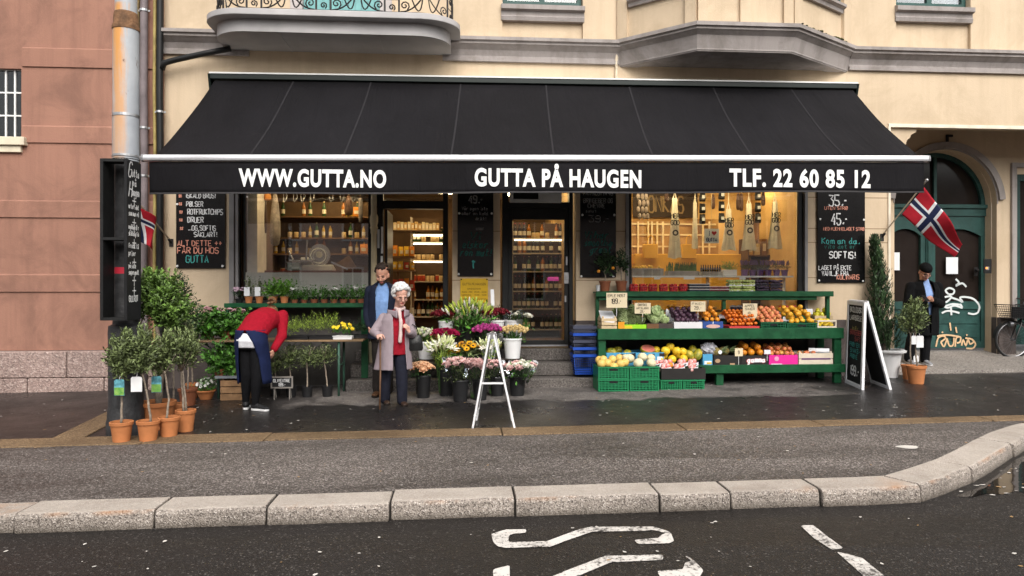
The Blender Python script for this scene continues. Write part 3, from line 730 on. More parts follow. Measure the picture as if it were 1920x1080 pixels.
# open doorway
xa,xb=X[705],X[840]
mb=MB();dz1=fz(780,392,.1);mb.box(xa,xa+.10,.04,.2,0,ZL);mb.box(xb-.08,xb+.0,.04,.2,0,ZL);mb.box(xa+.10,xb-.08,.04,.2,dz1-.0,dz1+.12);mb.box(xa+.1,xb-.08,.045,.19,dz1+.5,ZL)
dw=sb(mb).build('doorway',M['black_paint'],shop,bev=.004)
mb=MB();mb.box(xa+.1,xb-.08,.11,.116,dz1+.12,dz1+.5);sb(mb).build('pane',M['darkglass'],dw)
mb=MB();mb.box(xa+.11,xa+.15,.22,1.05,FLOOR+.01,dz1);lf=sb(mb).build('open_door',M['black_paint'],dw)
mb=MB();mb.box(xa+.02,xa+.05,-.0,.035,fz(712,465,0),fz(712,430,0));mb.box(xa+.075,xa+.105,-.0,.035,fz(712,475,0),fz(712,425,0));mb.box(xa+.07,xa+.1,-.0,.035,fz(712,510,0),fz(712,480,0))
split(sb(mb).build('notice',M['paper'],dw))
# glazed door
xc,xd=X[942],X[1075];zd0,zd1=FLOOR+.02,fz(1008,390,.08)
mb=MB();mb.box(xc,xc+.09,.03,.2,0,ZL);mb.box(xd-.06,xd,.03,.2,0,ZL);mb.box(xc+.09,xd-.06,.03,.2,zd1,zd1+.09)
dd=sb(mb).build('glazed_door',M['black_paint'],shop,bev=.004)
gx0,gx1,gz0,gz1=fx(961,.1),fx(1058,.1),fz(1008,638,.1),fz(1008,412,.1)
mb=MB();frame=MB();
mb.box(xc+.092,gx0,.08,.13,zd0,zd1-.002);mb.box(gx1,xd-.062,.08,.13,zd0,zd1-.002);mb.box(gx0,gx1,.08,.13,zd0,gz0);mb.box(gx0,gx1,.08,.13,gz1,zd1-.002)
sb(mb).build('door_frame',M['black_paint'],dd,bev=.004)
mb=MB();mb.box(gx0,gx1,.1,.106,gz0,gz1);sb(mb).build('pane',M['darkglass'],dd)
mb=MB();zz=fz(1050,521,0);mb.box(gx1-.01,gx1+.09,.066,.079,zz-.09,zz+.09);mb.box(gx1+.01,gx1+.07,.045,.066,zz-.03,zz+.02);mb.box(gx1+.0,gx1+.03,.066,.079,zz-.38,zz-.28);mb.box(gx1+.02,gx1+.05,.066,.079,zz+.2,zz+.34)
split(sb(mb).build('handle',M['steel'],dd,bev=.004))
mb=MB();mb.box(gx0-.04,gx1+.05,.05,.079,zd0-.005,zd0+.02);sb(mb).build('threshold',M['steel'],dd)
mb=MB();mb.box(xc+.09,xd-.06,.1,.106,zd1+.09,ZL);sb(mb).build('transom',M['darkglass'],dd)
ac=MB();ax0,ax1=fx(956),fx(1052);az0,az1=fz(1000,380),fz(1000,330);frame_box(ac,ax0,fx(1015),az0,az1,-.06,.08,.05);ac.box(fx(1015),ax1,-.06,.08,az0,az1)
acm=sb(ac).build('ventilation_unit',mat('dirty_white_metal',(.5,.5,.5),.5,.12,5),shop,bev=.005)
mb=MB();mb.box(ax0+.05,fx(1015)-.05,-.03,.07,az0+.05,az1-.05);sb(mb).build('grille',M['black_matt'],acm)
# right window
xe,xf_=X[1175],X[1512];zs=fz(1340,600,0)
mb=MB();mb.box(xe,xf_,-.01,T,-.2,zs);rz2=sb(mb).build('stall_riser',mat('riser_render',(.06,.055,.05)),shop)
mb=MB();frame_box(mb,xe+.04,X[1500]+.06,zs,ZL,.05,.12,.05);mb.box(X[1500]-.02,X[1500]+.06,.02,.05,zs,ZL);wr=sb(mb).build('shop_window',M['black_paint'],shop)
mb=MB();mb.box(xe+.08,X[1500],.08,.086,zs+.05,ZL-.05);sb(mb).build('pane',M['glass'],wr)
mb=MB();mb.box(xe-.02,xe+.03,-.03,.04,zs,ZL);mb.box(X[1500]+.07,xf_+.01,-.03,.04,zs,ZL);split(sb(mb).build('window_post',mat('grey_post',(.22,.21,.21)),wr))
# steps at the doors
mb=MB();xs0,xs1=fx(655,-.3),fx(1110,-.3)
for k,(zt,yf)in enumerate(((.20,-.62),(.40,-.34),(.585,-.05))):mb.box(xs0+.02*k,xs1-.02*k,yf,.33,(0 if k==0 else(.203,.403)[k-1])-(.2 if k==0 else 0),zt)
sb(mb).build('steps',M['step'],shop,bev=.012)
# ---- porch
PY=1.15
mb=MB();
fl=[(ARX0,0.0,gz(ARX0,0)+.05),(ARX1,0.0,gz(ARX1,0)+.05),(ARX1,PY+.6,.42),(ARX0,PY+.6,.40)]
mb.add(fl+[(x,y,-.2)for x,y,z in fl],[(0,1,2,3),(0,4,5,1)]);sb(mb).build('porch_floor',speckled('porch_concrete',(.26,.235,.21),(.4,.37,.34),(.12,.10,.09),60,.15,(.6,.85),.3,None,.7),shop)
DY=PY+.3;cxA=fx(1752,DY);czA=fz(1752,385,DY);rA=(fx(1842,DY)-cxA);rO=fx(1869,PY)-cxA;r3=fx(1886,PY)-cxA
mb=MB()
def arch_wall(mb,x0,x1,z1,r,y0,y1,zc,xc,zlow,n=24):
    """a wall with an arched hole"""
    pts=[(xc+r*math.cos(PI*k/n),zc+r*math.sin(PI*k/n))for k in range(n+1)]
    for k in range(n):
        (a0,b0),(a1,b1)=pts[k],pts[k+1]
        for y,s in((y0,1),(y1,-1)):mb.add([(a0,y,b0),(a1,y,b1),(a1,y,z1),(a0,y,z1)],[(0,1,2,3)])
        mb.add([(a0,y0,b0),(a1,y0,b1),(a1,y1,b1),(a0,y1,b0)],[(0,1,2,3)])
    if xc+r<x1:mb.box(xc+r,x1,y0,y1,zlow,z1)
    if x0<xc-r:mb.box(x0,xc-r,y0,y1,zlow,z1)
xg0=fx(1903,PY)
arch_wall(mb,ARX0-.3,xg0,ZA+.42,rO,PY,PY+.12,czA,cxA,.2)
arch_wall(mb,cxA-rO,cxA+rO-.001,czA+rO+.02,min(rA+.03,rO-.01),PY+.121,PY+.3,czA,cxA,.2)
mb.box(ARX0-.02,ARX0,T,PY,0,ZA+.42);mb.box(ARX0-.3,ARX1+.3,T,PY+1,ZA+.42,ZA+.5);mb.box(ARX1,ARX1+.2,T,PY+.5,0,ZA+.1)
mb.box(xg0+1.6,ARX1,PY,PY+.12,0,ZA+.42);mb.box(xg0,xg0+1.6,PY,PY+.12,3.6,ZA+.42)
sb(mb).build('porch_wall',M['cream'],shop)
mb=MB();n=28
def arch_band(mb,r0,r1,y0,y1,t0=0.0,t1=PI):
    for k in range(n):
        a=t0+(t1-t0)*k/n;b=t0+(t1-t0)*(k+1)/n;q=[]
        for y in(y0,y1):
            for r,t in((r0,a),(r1,a),(r1,b),(r0,b)):q.append((cxA+r*math.cos(t),y,czA+r*math.sin(t)))
        mb.add(q,[(0,1,2,3),(4,7,6,5),(1,5,6,2),(0,3,7,4),(0,4,5,1),(3,2,6,7)])
arch_band(mb,rO+.02,rO+.13,PY-.06,PY+.0,R(4),R(176));sb(mb).build('arch_moulding',M['greystone'],shop);mb=MB();arch_band(mb,rO+.002,rO+.022,PY-.012,PY-.0005)
sb(mb).build('arch_bead',M['greystone'],shop);mb=MB();mb.box(cxA-.02,cxA+.02,PY-.05,PY-.02,czA+rO+.13,czA+rO+.24);mb.box(cxA-.02,cxA+.1,PY-.05,PY-.02,czA+rO+.22,czA+rO+.26)
sb(mb).build('wall_hook',M['iron'],shop)
mb=MB();mb.box(ARX0+.001,ARX1,-.02,.03,ZA-.055,ZA-.0);mb.box(ARX0-.005,ARX0+.035,-.02,.03,1.0,ZA-.055);sb(mb).build('lintel_edge',mat('pale_edge',(.7,.62,.5),.6),shop)
mb=MB();mb.prism([(.002,ZA-.06),(.52,ZA-.06),(.50,ZA-.12),(.42,ZA-.16),(.40,ZA-.21),(.35,ZA-.25),(.32,ZA-.34),(.2,ZA-.42),(.002,ZA-.46)],lambda u,v,t:Vector((ARX0+u,t,v)),.04,.24)
sb(mb).build('bracket',M['cream'],shop)
mb=MB();mb.box(cxA+rO,cxA+rO+.30,PY-.05,PY-.002,.25,1.0);mb.box(xg0-.17,xg0-.0,PY-.03,PY-.002,.25,.86);mb.box(cxA+rO-.012,cxA+rO-.0005,PY+.0,PY+.12,.25,1.0)
split(sb(mb).build('porch_plinth',M['slate'],shop,bev=.006))
# street door (teal)
DY=PY+.3
dx0,dx1=cxA-rA-.08,cxA+rA+.08;tz=czA-.04;mb=MB()
mb.box(dx0,dx1,DY-.06,DY+.02,tz-.16,tz-.02);mb.box(dx0,dx1,DY-.1,DY+.02,tz-.02,tz+.05)
arch_band(mb,rA-.05,rA+.08,DY-.04,DY+.02);mb.box(cxA-.03,cxA+.03,DY-.03,DY+.01,tz,czA+rA)
dj=sb(mb).build('street_door',M['teal_paint'],shop,bev=.004)
mb=MB();mb.prism([(cxA+rA*math.cos(PI*k/20),czA+rA*math.sin(PI*k/20))for k in range(21)],lambda u,v,t:Vector((u,t,v)),DY+.03,DY+.04)
sb(mb).build('fanlight',mat('dark_fanlight',(.018,.014,.012),.12,.2,3),dj)
z0=.42;mid=fx(1738,DY)
def leaf_door(xa,xb):
    mb=MB();st=.13;zg0,zg1=1.28,2.62
    mb.box(xa,xa+st,DY-.03,DY+.03,z0,tz-.165);mb.box(xb-st,xb,DY-.03,DY+.03,z0,tz-.165)
    mb.box(xa+st,xb-st,DY-.03,DY+.03,zg0-.14,zg0);mb.box(xa+st,xb-st,DY-.03,DY+.03,z0,z0+.12);mb.box(xa+st,xb-st,DY-.03,DY+.03,zg1,tz-.165)
    nn=8
    for k in range(nn):
        u0=k/nn;u1=(k+1)/nn;A=xa+st+(xb-xa-2*st)*u0;B=xa+st+(xb-xa-2*st)*u1;h=lambda u:zg1-.13*(2*u-1)**2
        mb.add([(A,DY-.03,zg1+.001),(B,DY-.03,zg1+.001),(B,DY-.03,h(u1)),(A,DY-.03,h(u0)),(A,DY+.0,h(u0)),(B,DY+.0,h(u1))],[(0,1,2,3),(3,2,5,4)])
    mb.box(xa+st,xb-st,DY-.0,DY+.02,z0+.12,zg0-.14)
    mb.box(xa+st+.06,xb-st-.06,DY-.018,DY,z0+.2,z0+.42);mb.box(xa+st+.05,xb-st-.05,DY-.012,DY,z0+.45,zg0-.2)
    o=sb(mb).build('door_leaf',M['teal_paint'],dj,bev=.006);return zg0,zg1
leaf_door(dx0,mid-.01);leaf_door(mid+.01,dx1)
mb=MB();mb.box(mid-.05,mid+.05,DY-.055,DY-.031,z0+.02,tz-.165);mb.box(mid-.028,mid+.028,DY-.075,DY-.055,z0+.02,tz-.165);sb(mb).build('door_post',M['teal_paint'],dj,bev=.008)
mb=MB();mb.box(dx0+.1,dx1-.1,DY+.035,DY+.04,1.2,2.7);sb(mb).build('door_glass',mat('dark_door_glass',(.02,.015,.013),.06,.3,1.5),dj)
mb=MB();
for px,py0,py1,w_ in((1675,473,507,25),(1785,482,514,24)):
    c=at(px,(py0+py1)/2,DY-.034);hw=w_/2/104.;hh=(py1-py0)/2/104.;mb.box(c.x-hw,c.x+hw,DY-.036,DY-.033,c.z-hh,c.z+hh)
split(sb(mb).build('notice',M['paper'],dj))
mb=MB();c=at(1838,507,DY-.06);mb.ball((c.x-.06,DY-.06,c.z),.035,10,6);mb.box(c.x-.1,c.x-.03,DY-.04,DY-.03,c.z-.1,c.z+.06);sb(mb).build('door_knob',M['iron'],dj)
# sprayed tags on the door
def spray(px_strokes,w,m,y):
    mb=MB()
    for k,st in enumerate(px_strokes):
        P=[at(x,yy,y-.0004*k)for x,yy in st];
        if len(P)==2:P=[P[0],(P[0]+P[1])/2,P[1]]
        Q=[]
        for i in range(len(P)-1):
            p0,p1,p2,p3=P[max(i-1,0)],P[i],P[i+1],P[min(i+2,len(P)-1)]
            for t in(0,.25,.5,.75):Q.append(.5*((2*p1)+(p2-p0)*t+(2*p0-5*p1+4*p2-p3)*t*t+(3*p1-p0-3*p2+p3)*t**3))
        Q.append(P[-1]);ribbon(mb,Q,(0,-1,0),w)
    return sb(mb).build('graffiti',m,dj)
GY=DY-.033
spray([[(1779,552),(1773,545),(1780,540),(1789,544),(1787,551),(1779,552)],[(1757,563),(1772,557),(1784,556),(1775,566),(1762,567)],[(1784,558),(1796,562),(1805,566),(1800,558),(1812,557),(1826,561),(1836,573),(1834,585),(1826,589),(1815,587)],
       [(1756,575),(1764,571),(1776,577),(1790,573),(1804,577),(1800,570)],[(1766,587),(1776,583),(1788,584),(1799,587)],[(1783,576),(1784,591)],[(1754,569),(1770,574),(1786,570),(1803,572)],[(1792,523),(1798,530),(1792,536),(1804,531),(1812,538)]],.035,mat('white_spray',(.62,.66,.66),.6),GY)
spray([[(1752,590),(1755,603),(1757,624)],[(1781,605),(1783,620)],[(1792,613),(1794,624)],[(1755,650),(1759,634),(1768,630),(1773,634),(1764,641)],[(1764,641),(1770,650),(1776,634)],[(1776,636),(1780,648),(1787,647),(1789,633)],[(1791,650),(1793,634),(1801,632),(1800,641),(1794,643)],[(1803,648),(1806,637),(1811,648),(1815,636),(1819,645),(1826,641)],
       [(1810,634),(1822,636),(1829,645),(1824,653),(1812,653)],[(1757,630),(1775,628),(1798,631)],[(1766,624),(1768,622)],[(1812,629),(1814,627)]],.03,mat('peach_spray',(.62,.42,.24),.6),GY-.004)
# next shop bay beyond the arch: dark green glazed front
mb=MB();frame_box(mb,xg0,xg0+1.6,.5,3.6,PY+.02,PY+.1,.12);mb.box(xg0+.12,xg0+1.48,PY+.03,PY+.09,.62,1.1);gw=sb(mb).build('green_shop_front',mat('dark_green_paint',(.02,.055,.05),.4,.2,4),shop,bev=.005)
mb=MB();mb.box(xg0+.12,xg0+1.48,PY+.06,PY+.065,1.1,3.48);sb(mb).build('pane',mat('dark_door_glass',(.02,.015,.013)),gw)
mb=MB();mb.box(xg0-.09,xg0-.0,PY-.05,PY-.004,.87,3.72);mb.box(xg0-.09,xg0+1.7,PY-.05,PY-.004,3.72,3.8);sb(mb).build('jamb',M['greystone'],gw)
c=at(1852,499,PY-.02)
ic=thing('intercom','black intercom panel with lit orange button beside the arched street door','intercom',(c.x,PY-.006,c.z))
mb=MB();mb.box(-.075,.075,-.02,0.002,-.13,.13);mb.build('panel',M['black_paint'],ic,bev=.005)
mb=MB();mb.box(-.045,.02,-.026,-.021,-.07,-.01);mb.build('button_plate',M['steel'],ic);mb=MB();mb.box(-.05,-.015,-.032,-.027,-.05,-.02);mb.build('lit_button',mat('orange_glow',(.9,.25,.05),.5,emit=1.2),ic)

# ---- houses across the street: they close the street and are what the shop glass reflects
OY=-24.5
opp=thing('apartment_house','dull pink apartment house across the street, seen only as a reflection in the shop glass','building',(0,OY,0));OL=(0,OY,0)
mb=MB();mb.box(-45,45,OY-8,OY,-.3,7.6);shifted(mb,OL).build('wall',stucco('opposite_render',(.52,.42,.38),(.34,.27,.24),.5,.3),opp)
mb=MB();mb.prism([(OY-8.3,7.6),(OY+.4,7.6),(OY+.4,7.8),(OY-4,9.2),(OY-8.3,7.8)],lambda u,v,t:Vector((t,u,v)),-45.3,45.3);shifted(mb,OL).build('roof',mat('slate_roof',(.05,.045,.045),.7,.2,3),opp)
for i in range(-8,9):
    for j in range(2):
        x=i*3.1+.6;z=.9+3.0*j;mb=MB();frame_box(mb,x-.55,x+.55,z,z+1.7,OY,OY+.06,.1);mb.box(x-.03,x+.03,OY,OY+.05,z,z+1.7);f=shifted(mb,OL).build('window',M['white_paint'],opp)
        mb=MB();mb.box(x-.5,x+.5,OY+.005,OY+.02,z+.05,z+1.65);shifted(mb,OL).build('pane',mat('dark_window_glass',(.02,.024,.026)),f)
mb=MB();mb.add([(-60,OY+3,SLOPE*-60),(60,OY+3,SLOPE*60),(60,OY-.02,SLOPE*60),(-60,OY-.02,SLOPE*-60),(-60,OY+3,SLOPE*-60-.13),(60,OY+3,SLOPE*60-.13)],[(0,1,2,3),(0,4,5,1)]);struct(mb.build('far_pavement',M['walk']))

# ================================================================== PEOPLE
from mathutils import noise as mnoise
skin_l=mat('light_skin',(.52,.27,.19),.5,.1,14,.08,sss=.12);skin_p=mat('pale_aged_skin',(.56,.31,.24),.55,.12,16,.12,sss=.12);lipm=mat('lip_skin',(.36,.10,.09),.5);eyew=mat('eye_dark',(.03,.022,.02),.25);beardm=mat('dark_beard',(.045,.028,.018),.8,.3,40)
def cloth(name,c,var=.15,scale=14,bump=.3,rough=.85):return mat(name,c,rough,var,scale,bump,26,spec=.15)
def fuse(mb,name,mats,parent,voxel=.007,it=4,paint=None,wr=0.0,wf=14.0,ws=(1,1,.35)):
    t=mb.build('tmp',mats,None);r=t.modifiers.new('r','REMESH');r.mode='VOXEL';r.voxel_size=voxel;r.use_smooth_shade=True
    s=t.modifiers.new('s','SMOOTH');s.factor=.5;s.iterations=it;bpy.context.view_layer.update()
    me=bpy.data.meshes.new_from_object(t.evaluated_get(bpy.context.evaluated_depsgraph_get()));bpy.data.objects.remove(t);me.name=name;me.materials.clear()
    for m in(mats if isinstance(mats,(list,tuple))else[mats]):me.materials.append(m)
    if wr:
        N_=[v.normal.copy()for v in me.vertices];C_=[]
        for v,nn in zip(me.vertices,N_):q=Vector((v.co.x*ws[0],v.co.y*ws[1],v.co.z*ws[2]))*wf;C_+=list(v.co+nn*(mnoise.noise(q)*wr+mnoise.noise(q*2.3)*wr*.5))
        me.vertices.foreach_set('co',C_);me.update()
    for p in me.polygons:p.use_smooth=True;p.material_index=paint(p.center,p.normal)if paint else 0
    o_=bpy.data.objects.new(name,me);COL.objects.link(o_);o_.parent=parent;return o_
def limb(mb,pts,rs,n=12,flat=1.0):
    Q,Rr=[],[]
    for i in range(len(pts)-1):
        for k in range(4):f=k/4;Q.append(Vector(pts[i]).lerp(Vector(pts[i+1]),f));Rr.append(rs[i]*(1-f)+rs[i+1]*f)
    Q.append(Vector(pts[-1]));Rr.append(rs[-1]);mb.tube(Q,Rr,n)
    for p,r in zip(pts,rs):mb.ball(p,r,n,8)
def head(mb,c,yaw=0.0,pitch=0.0,s=1.0,neck=None):
    Mh=Matrix.Rotation(yaw,4,'Z')@Matrix.Rotation(pitch,4,'X');c=Vector(c)
    for p,r in(((0,.012,.03),(.074,.093,.088)),((0,-.012,-.03),(.066,.075,.075)),((0,-.028,-.068),(.052,.056,.055)),((0,-.066,-.1),(.026,.022,.020)),((0,-.088,-.03),(.012,.019,.026)),((0,-.1,-.043),(.015,.014,.011)),((0,-.073,.004),(.052,.016,.011)),((.04,-.062,-.04),(.022,.018,.022)),((-.04,-.062,-.04),(.022,.018,.022)),
                 ((.074,.012,-.022),(.010,.022,.031)),((-.074,.012,-.022),(.010,.022,.031)),((0,-.079,-.070),(.024,.010,.007)),((0,-.077,-.081),(.02,.010,.007))):
        q=Mh@(Vector(p)*s);mb.ball(c+q,tuple(k*s for k in r),14,10,Mh.to_3x3())
    if neck is not None:limb(mb,[c+Mh@Vector((0,.02,-.07)),neck],[.052*s,.058*s])
    return Mh,c,s
def face_paint(H,beard=False):
    Mh,c,s=H;inv=Mh.inverted()
    def f(p,n):
        q=(inv@(p-c))/s
        if q.y<-.03:
            for ex in(-.031,.031):
                if abs(q.x-ex)<.013 and abs(q.z+.012)<.006 and q.y<-.055:return 2
                if abs(q.x-ex)<.019 and abs(q.z-.008)<.0045 and q.y<-.06:return 3
            if abs(q.x)<.024 and abs(q.z+.0755)<.009 and q.y<-.07:return 1
        if beard and q.z<-.045 and q.z>-.14 and q.y<.02 and not(abs(q.x)<.022 and-.083<q.z<-.068):
            if q.z<-.06 or abs(q.x)>.045:return 3
        return 0
    return f
def hand(mb,w,fwd,palm,curl=.5,side=1,s=1.0):
    """w wrist, fwd finger direction, palm = direction the palm faces; side picks the thumb's side"""
    w=Vector(w);f=Vector(fwd).normalized();p=Vector(palm);p=(p-f*p.dot(f)).normalized();x=f.cross(p)*side
    mb.loft([(w,x*.024*s,p*.018*s),(w+f*.035*s,x*.037*s,p*.016*s),(w+f*.075*s,x*.041*s,p*.014*s),(w+f*.088*s,x*.039*s,p*.012*s)],12);mb.ball(w,.024*s,10,7)
    for k,(ox,L)in enumerate(((-.030,.068),(-.010,.078),(.011,.073),(.031,.056))):
        b=w+f*.083*s+x*ox*s;d=f.copy();P=[b];a=0
        for j,fr in enumerate((.45,.32,.23)):a+=curl*(1.0+.12*k)*(.75 if j==0 else 1);dd=f*math.cos(a)+p*math.sin(a);P.append(P[-1]+dd*L*fr*s)
        limb(mb,P,[.0092*s,.0088*s,.008*s,.0066*s],8)
    b=w+f*.025*s-x*.034*s;d1=(f*.6-x*.75+p*.35).normalized();d2=(f*.85-x*.15+p*.55*(1+curl)).normalized();limb(mb,[b,b+d1*.036*s,b+d1*.036*s+d2*.03*s,b+d1*.036*s+d2*.052*s],[.013*s,.0105*s,.0092*s,.0075*s],8)
def shoe(mb,heel,toe,s=1.0,h=.065):
    heel=Vector(heel);toe=Vector(toe);d=(toe-heel);L=d.length;d.normalize();x=d.cross(V(0,0,1)).normalized();
    for f,w_,hh in((.12,.036,h),(.3,.037,h*.95),(.5,.040,h*.75),(.7,.045,h*.6),(.87,.040,h*.5)):
        c=heel+d*L*f;mb.ball(c+V(0,0,hh*.52),(.001+w_*s,.001+L*.17,hh*.52),12,8,Matrix((tuple(x),tuple(d),(0,0,1))).transposed())
def sole(heel,toe,name,m,parent,s=1.0,t=.018):
    heel=Vector(heel);toe=Vector(toe);d=toe-heel;L=d.length;d.normalize();x=d.cross(V(0,0,1)).normalized();out=[]
    for f,w_ in((0,.016),(.05,.030),(.2,.036),(.45,.036),(.68,.046),(.86,.042),(.97,.022),(1.0,.008)):out.append((f,w_))
    poly=[(w_*s,f*L)for f,w_ in out]+[(-w_*s,f*L)for f,w_ in reversed(out)];mb=MB();mb.prism(poly,lambda u,v,tt:heel+x*u+d*v+V(0,0,tt),.001,t);return mb.build(name,m,parent,bev=.004)
def person(label,base):
    t=thing('person',label,'person',tuple(base));return t
# ---------------------------------------------------------------- elderly woman with the stick
b=gp(738,757);YL=b.y;tL=person('elderly woman with white curly hair, glasses and mauve grey coat, leaning on a walking stick',b);L_at=lambda px,py,dy=0.0:at(px,py,YL+dy)-b
body=MB();hc=L_at(752,553,-.10);neck=L_at(747,584,.0);H=head(body,hc,R(22),R(18),1.1,neck)
hipc=L_at(740,652,.0);chest=L_at(744,603,.02)
body.loft([(hipc,(.15,0,0),(0,.10,0)),(hipc.lerp(chest,.5),(.13,0,0),(0,.09,0)),(chest,(.15,0,0),(0,.10,0)),(neck+V(0,.02,-.03),(.10,0,0),(0,.06,0)),(neck,(.05,0,0),(0,.05,0))],16)
shL,shR=L_at(719,597,.03),L_at(767,597,.03);elL,wrL=L_at(701,622,-.03),L_at(709,628,-.14);elR,wrR=L_at(774,628,-.02),L_at(767,622,-.19)
limb(body,[shL,elL,wrL],[.05,.04,.025]);limb(body,[shR,elR,wrR],[.05,.04,.025]);stick_top=L_at(712,636,-.24)
hand(body,wrL,stick_top-wrL+V(0,0,.03),V(.25,0,-1),.85,-1,.92);hand(body,wrR,V(-.35,-.3,.75),V(-.7,.3,.1),.7,1,.9)
aL,aR=L_at(722,748,.03),L_at(754,750,-.10);kL,kR=L_at(722,705,.0),L_at(753,705,-.08)
for h_,k_,a_ in((L_at(729,655,.02),kL,aL),(L_at(751,655,.0),kR,aR)):limb(body,[h_,k_,a_],[.075,.05,.034])
bo_=fuse(body,'body',[skin_p,lipm,eyew,mat('grey_brow',(.34,.20,.15),.8)],tL,.0055,2,face_paint(H))
tr_m=cloth('navy_trousers',(.012,.013,.022),.25);mb=MB()
for h_,k_,a_ in((L_at(729,652,.02),kL,aL),(L_at(751,652,.0),kR,aR)):limb(mb,[h_,k_,a_+V(0,0,.0)],[.098,.078,.068])
mb.loft([(L_at(740,640),(.16,0,0),(0,.115,0)),(L_at(740,660),(.17,0,0),(0,.12,0))],14);fuse(mb,'trousers',tr_m,tL,.009,3,None,.006,12)
shm_=mat('brown_leather_shoe',(.035,.02,.014),.35,.2,9);sock=mat('pale_sock',(.58,.52,.47),.9)
for a_,nm in((aL,1),(aR,2)):
    heel=V(a_.x,a_.y+.05,gz(b.x,YL)-b.z);toe=heel+V(.05,-.215,0);mb=MB();shoe(mb,heel+V(0,0,.012),toe+V(0,0,.012),.95,.055);fuse(mb,'shoe',shm_,tL,.006,3);mb=MB();mb.tube([heel+V(.005,-.04,.03),a_+V(0,.0,.05)],.036,12);mb.build('sock',sock,tL,smooth=True);sole(heel,toe,'sole',mat('dark_sole',(.02,.015,.012),.7),tL,.98,.014)
red=cloth('red_jumper',(.26,.008,.018),.12,40,.35);mb=MB();mb.loft([(L_at(744,664,-.02),(.155,0,0),(0,.125,0)),(L_at(744,640,-.02),(.16,0,0),(0,.13,0)),(L_at(745,610,-.02),(.155,0,0),(0,.125,0)),(L_at(746,592,-.0),(.14,0,0),(0,.10,0)),(L_at(748,580,-.01),(.075,0,0),(0,.075,0))],18);fuse(mb,'jumper',red,tL,.009,3,None,.005,14)
coatm=cloth('mauve_grey_coat',(.265,.215,.235),.08,8,.2,.6)
def coat_shell(cx_fn,rows,a0,a1,th=.018):
    """an open-fronted coat: rows (centre, rx, ry); angle 270 deg faces the camera; the opening runs from a1 round to a0"""
    mb=MB();n=44
    def pt(u,v,off):
        k=v*(len(rows)-1);i=min(int(k),len(rows)-2);f=k-i;f=f*f*(3-2*f)*.5+f*.5;c=Vector(rows[i][0]).lerp(Vector(rows[i+1][0]),f);rx=rows[i][1]*(1-f)+rows[i+1][1]*f;ry=rows[i][2]*(1-f)+rows[i+1][2]*f
        s0=rows[i][3]*(1-f)+rows[i+1][3]*f;s1=rows[i][4]*(1-f)+rows[i+1][4]*f;a=R(s0+(s1-s0)*u);w_=1+.035*v*math.sin(a*7+v*2)
        return c+V((rx+off)*w_*math.cos(a),(ry+off)*w_*math.sin(a),0)
    m=26;vs=[pt(i/n,j/m,0)for j in range(m+1)for i in range(n+1)]+[pt(i/n,j/m,-th)for j in range(m+1)for i in range(n+1)];N=(n+1)*(m+1);fs=[]
    for j in range(m):
        for i in range(n):q=(j*(n+1)+i,j*(n+1)+i+1,(j+1)*(n+1)+i+1,(j+1)*(n+1)+i);fs+=[q,tuple(k+N for k in reversed(q))]
    for j in range(m):
        for i in(0,n):q=(j*(n+1)+i,(j+1)*(n+1)+i);fs.append((q[0],q[1],q[1]+N,q[0]+N))
    for i in range(n):
        for j in(0,m):q=(j*(n+1)+i,j*(n+1)+i+1);fs.append((q[0],q[1],q[1]+N,q[0]+N))
    mb.add(vs,fs);return mb
mb=coat_shell(None,[(L_at(748,582,.02),.075,.08,-52,250),(L_at(744,589,.02),.165,.12,-50,255),(L_at(743,600,.01),.192,.15,-48,262),(L_at(741,630,.0),.195,.165,-46,268),(L_at(739,660,.0),.22,.185,-42,272),(L_at(737,692,.0),.255,.205,-38,275)],0,0)
limb(mb,[shL+V(.0,0,.005),elL,wrL+(elL-wrL)*.12],[.07,.058,.048]);limb(mb,[shR,elR,wrR+(elR-wrR)*.14],[.068,.057,.047]);fuse(mb,'coat',coatm,tL,.0085,2,None,.007,9)
mb=MB();mb.grid(lambda u,v:L_at(726+18*u,580+3*u+14*v*(.55+.45*u),-.02-.14*u-.02*v),8,4);mb.grid(lambda u,v:L_at(759+9*u,580+2*u+15*v*(1-.4*u),-.13+.12*u-.02*v),5,4);c_=mb.build('collar',coatm,tL,smooth=True);so=c_.modifiers.new('s','SOLIDIFY');so.thickness=.012
scf=cloth('pale_pink_scarf',(.55,.42,.40),.15,30);mb=MB();limb(mb,[L_at(742,578,-.07),L_at(748,582,-.12),L_at(757,577,-.08)],[.025,.03,.025]);limb(mb,[L_at(749,583,-.13),L_at(752,605,-.185),L_at(750,640,-.19)],[.024,.022,.026]);fuse(mb,'scarf',scf,tL,.008,3,None,.006,20)
hairw=mat('white_curly_hair',(.55,.54,.53),.8,.15,26,.5,60);mb=MB();Rh=random.Random(4);Mh=H[0];s=H[2]
for k in range(150):
    th_=Rh.uniform(0,6.28);ph=math.acos(Rh.uniform(-.45,1));d=V(math.sin(ph)*math.cos(th_),math.sin(ph)*math.sin(th_),math.cos(ph))
    if d.y<-.42 and d.z<.52:continue
    mb.ball(hc+Mh@(V(d.x*.092,d.y*.100+.020,d.z*.094+.036)*s),Rh.uniform(.02,.032),8,6)
fuse(mb,'hair',hairw,tL,.006,1,None,.004,60,(1,1,1))
mb=MB()
for sx_ in(-1,1):
    c_=hc+Mh@(V(sx_*.031,-.094,-.014)*s);mb.tube([c_+Mh@V(.021*math.cos(a),0,.016*math.sin(a))for a in[2*PI*k/14 for k in range(15)]],.0022,5);mb.tube([c_+Mh@V(sx_*.021,0,.004),hc+Mh@V(sx_*.074,.0,-.005)],.002,5)
mb.tube([hc+Mh@V(-.009,-.096,-.012),hc+Mh@V(.009,-.096,-.012)],.002,5);mb.build('glasses',M['iron'],tL)
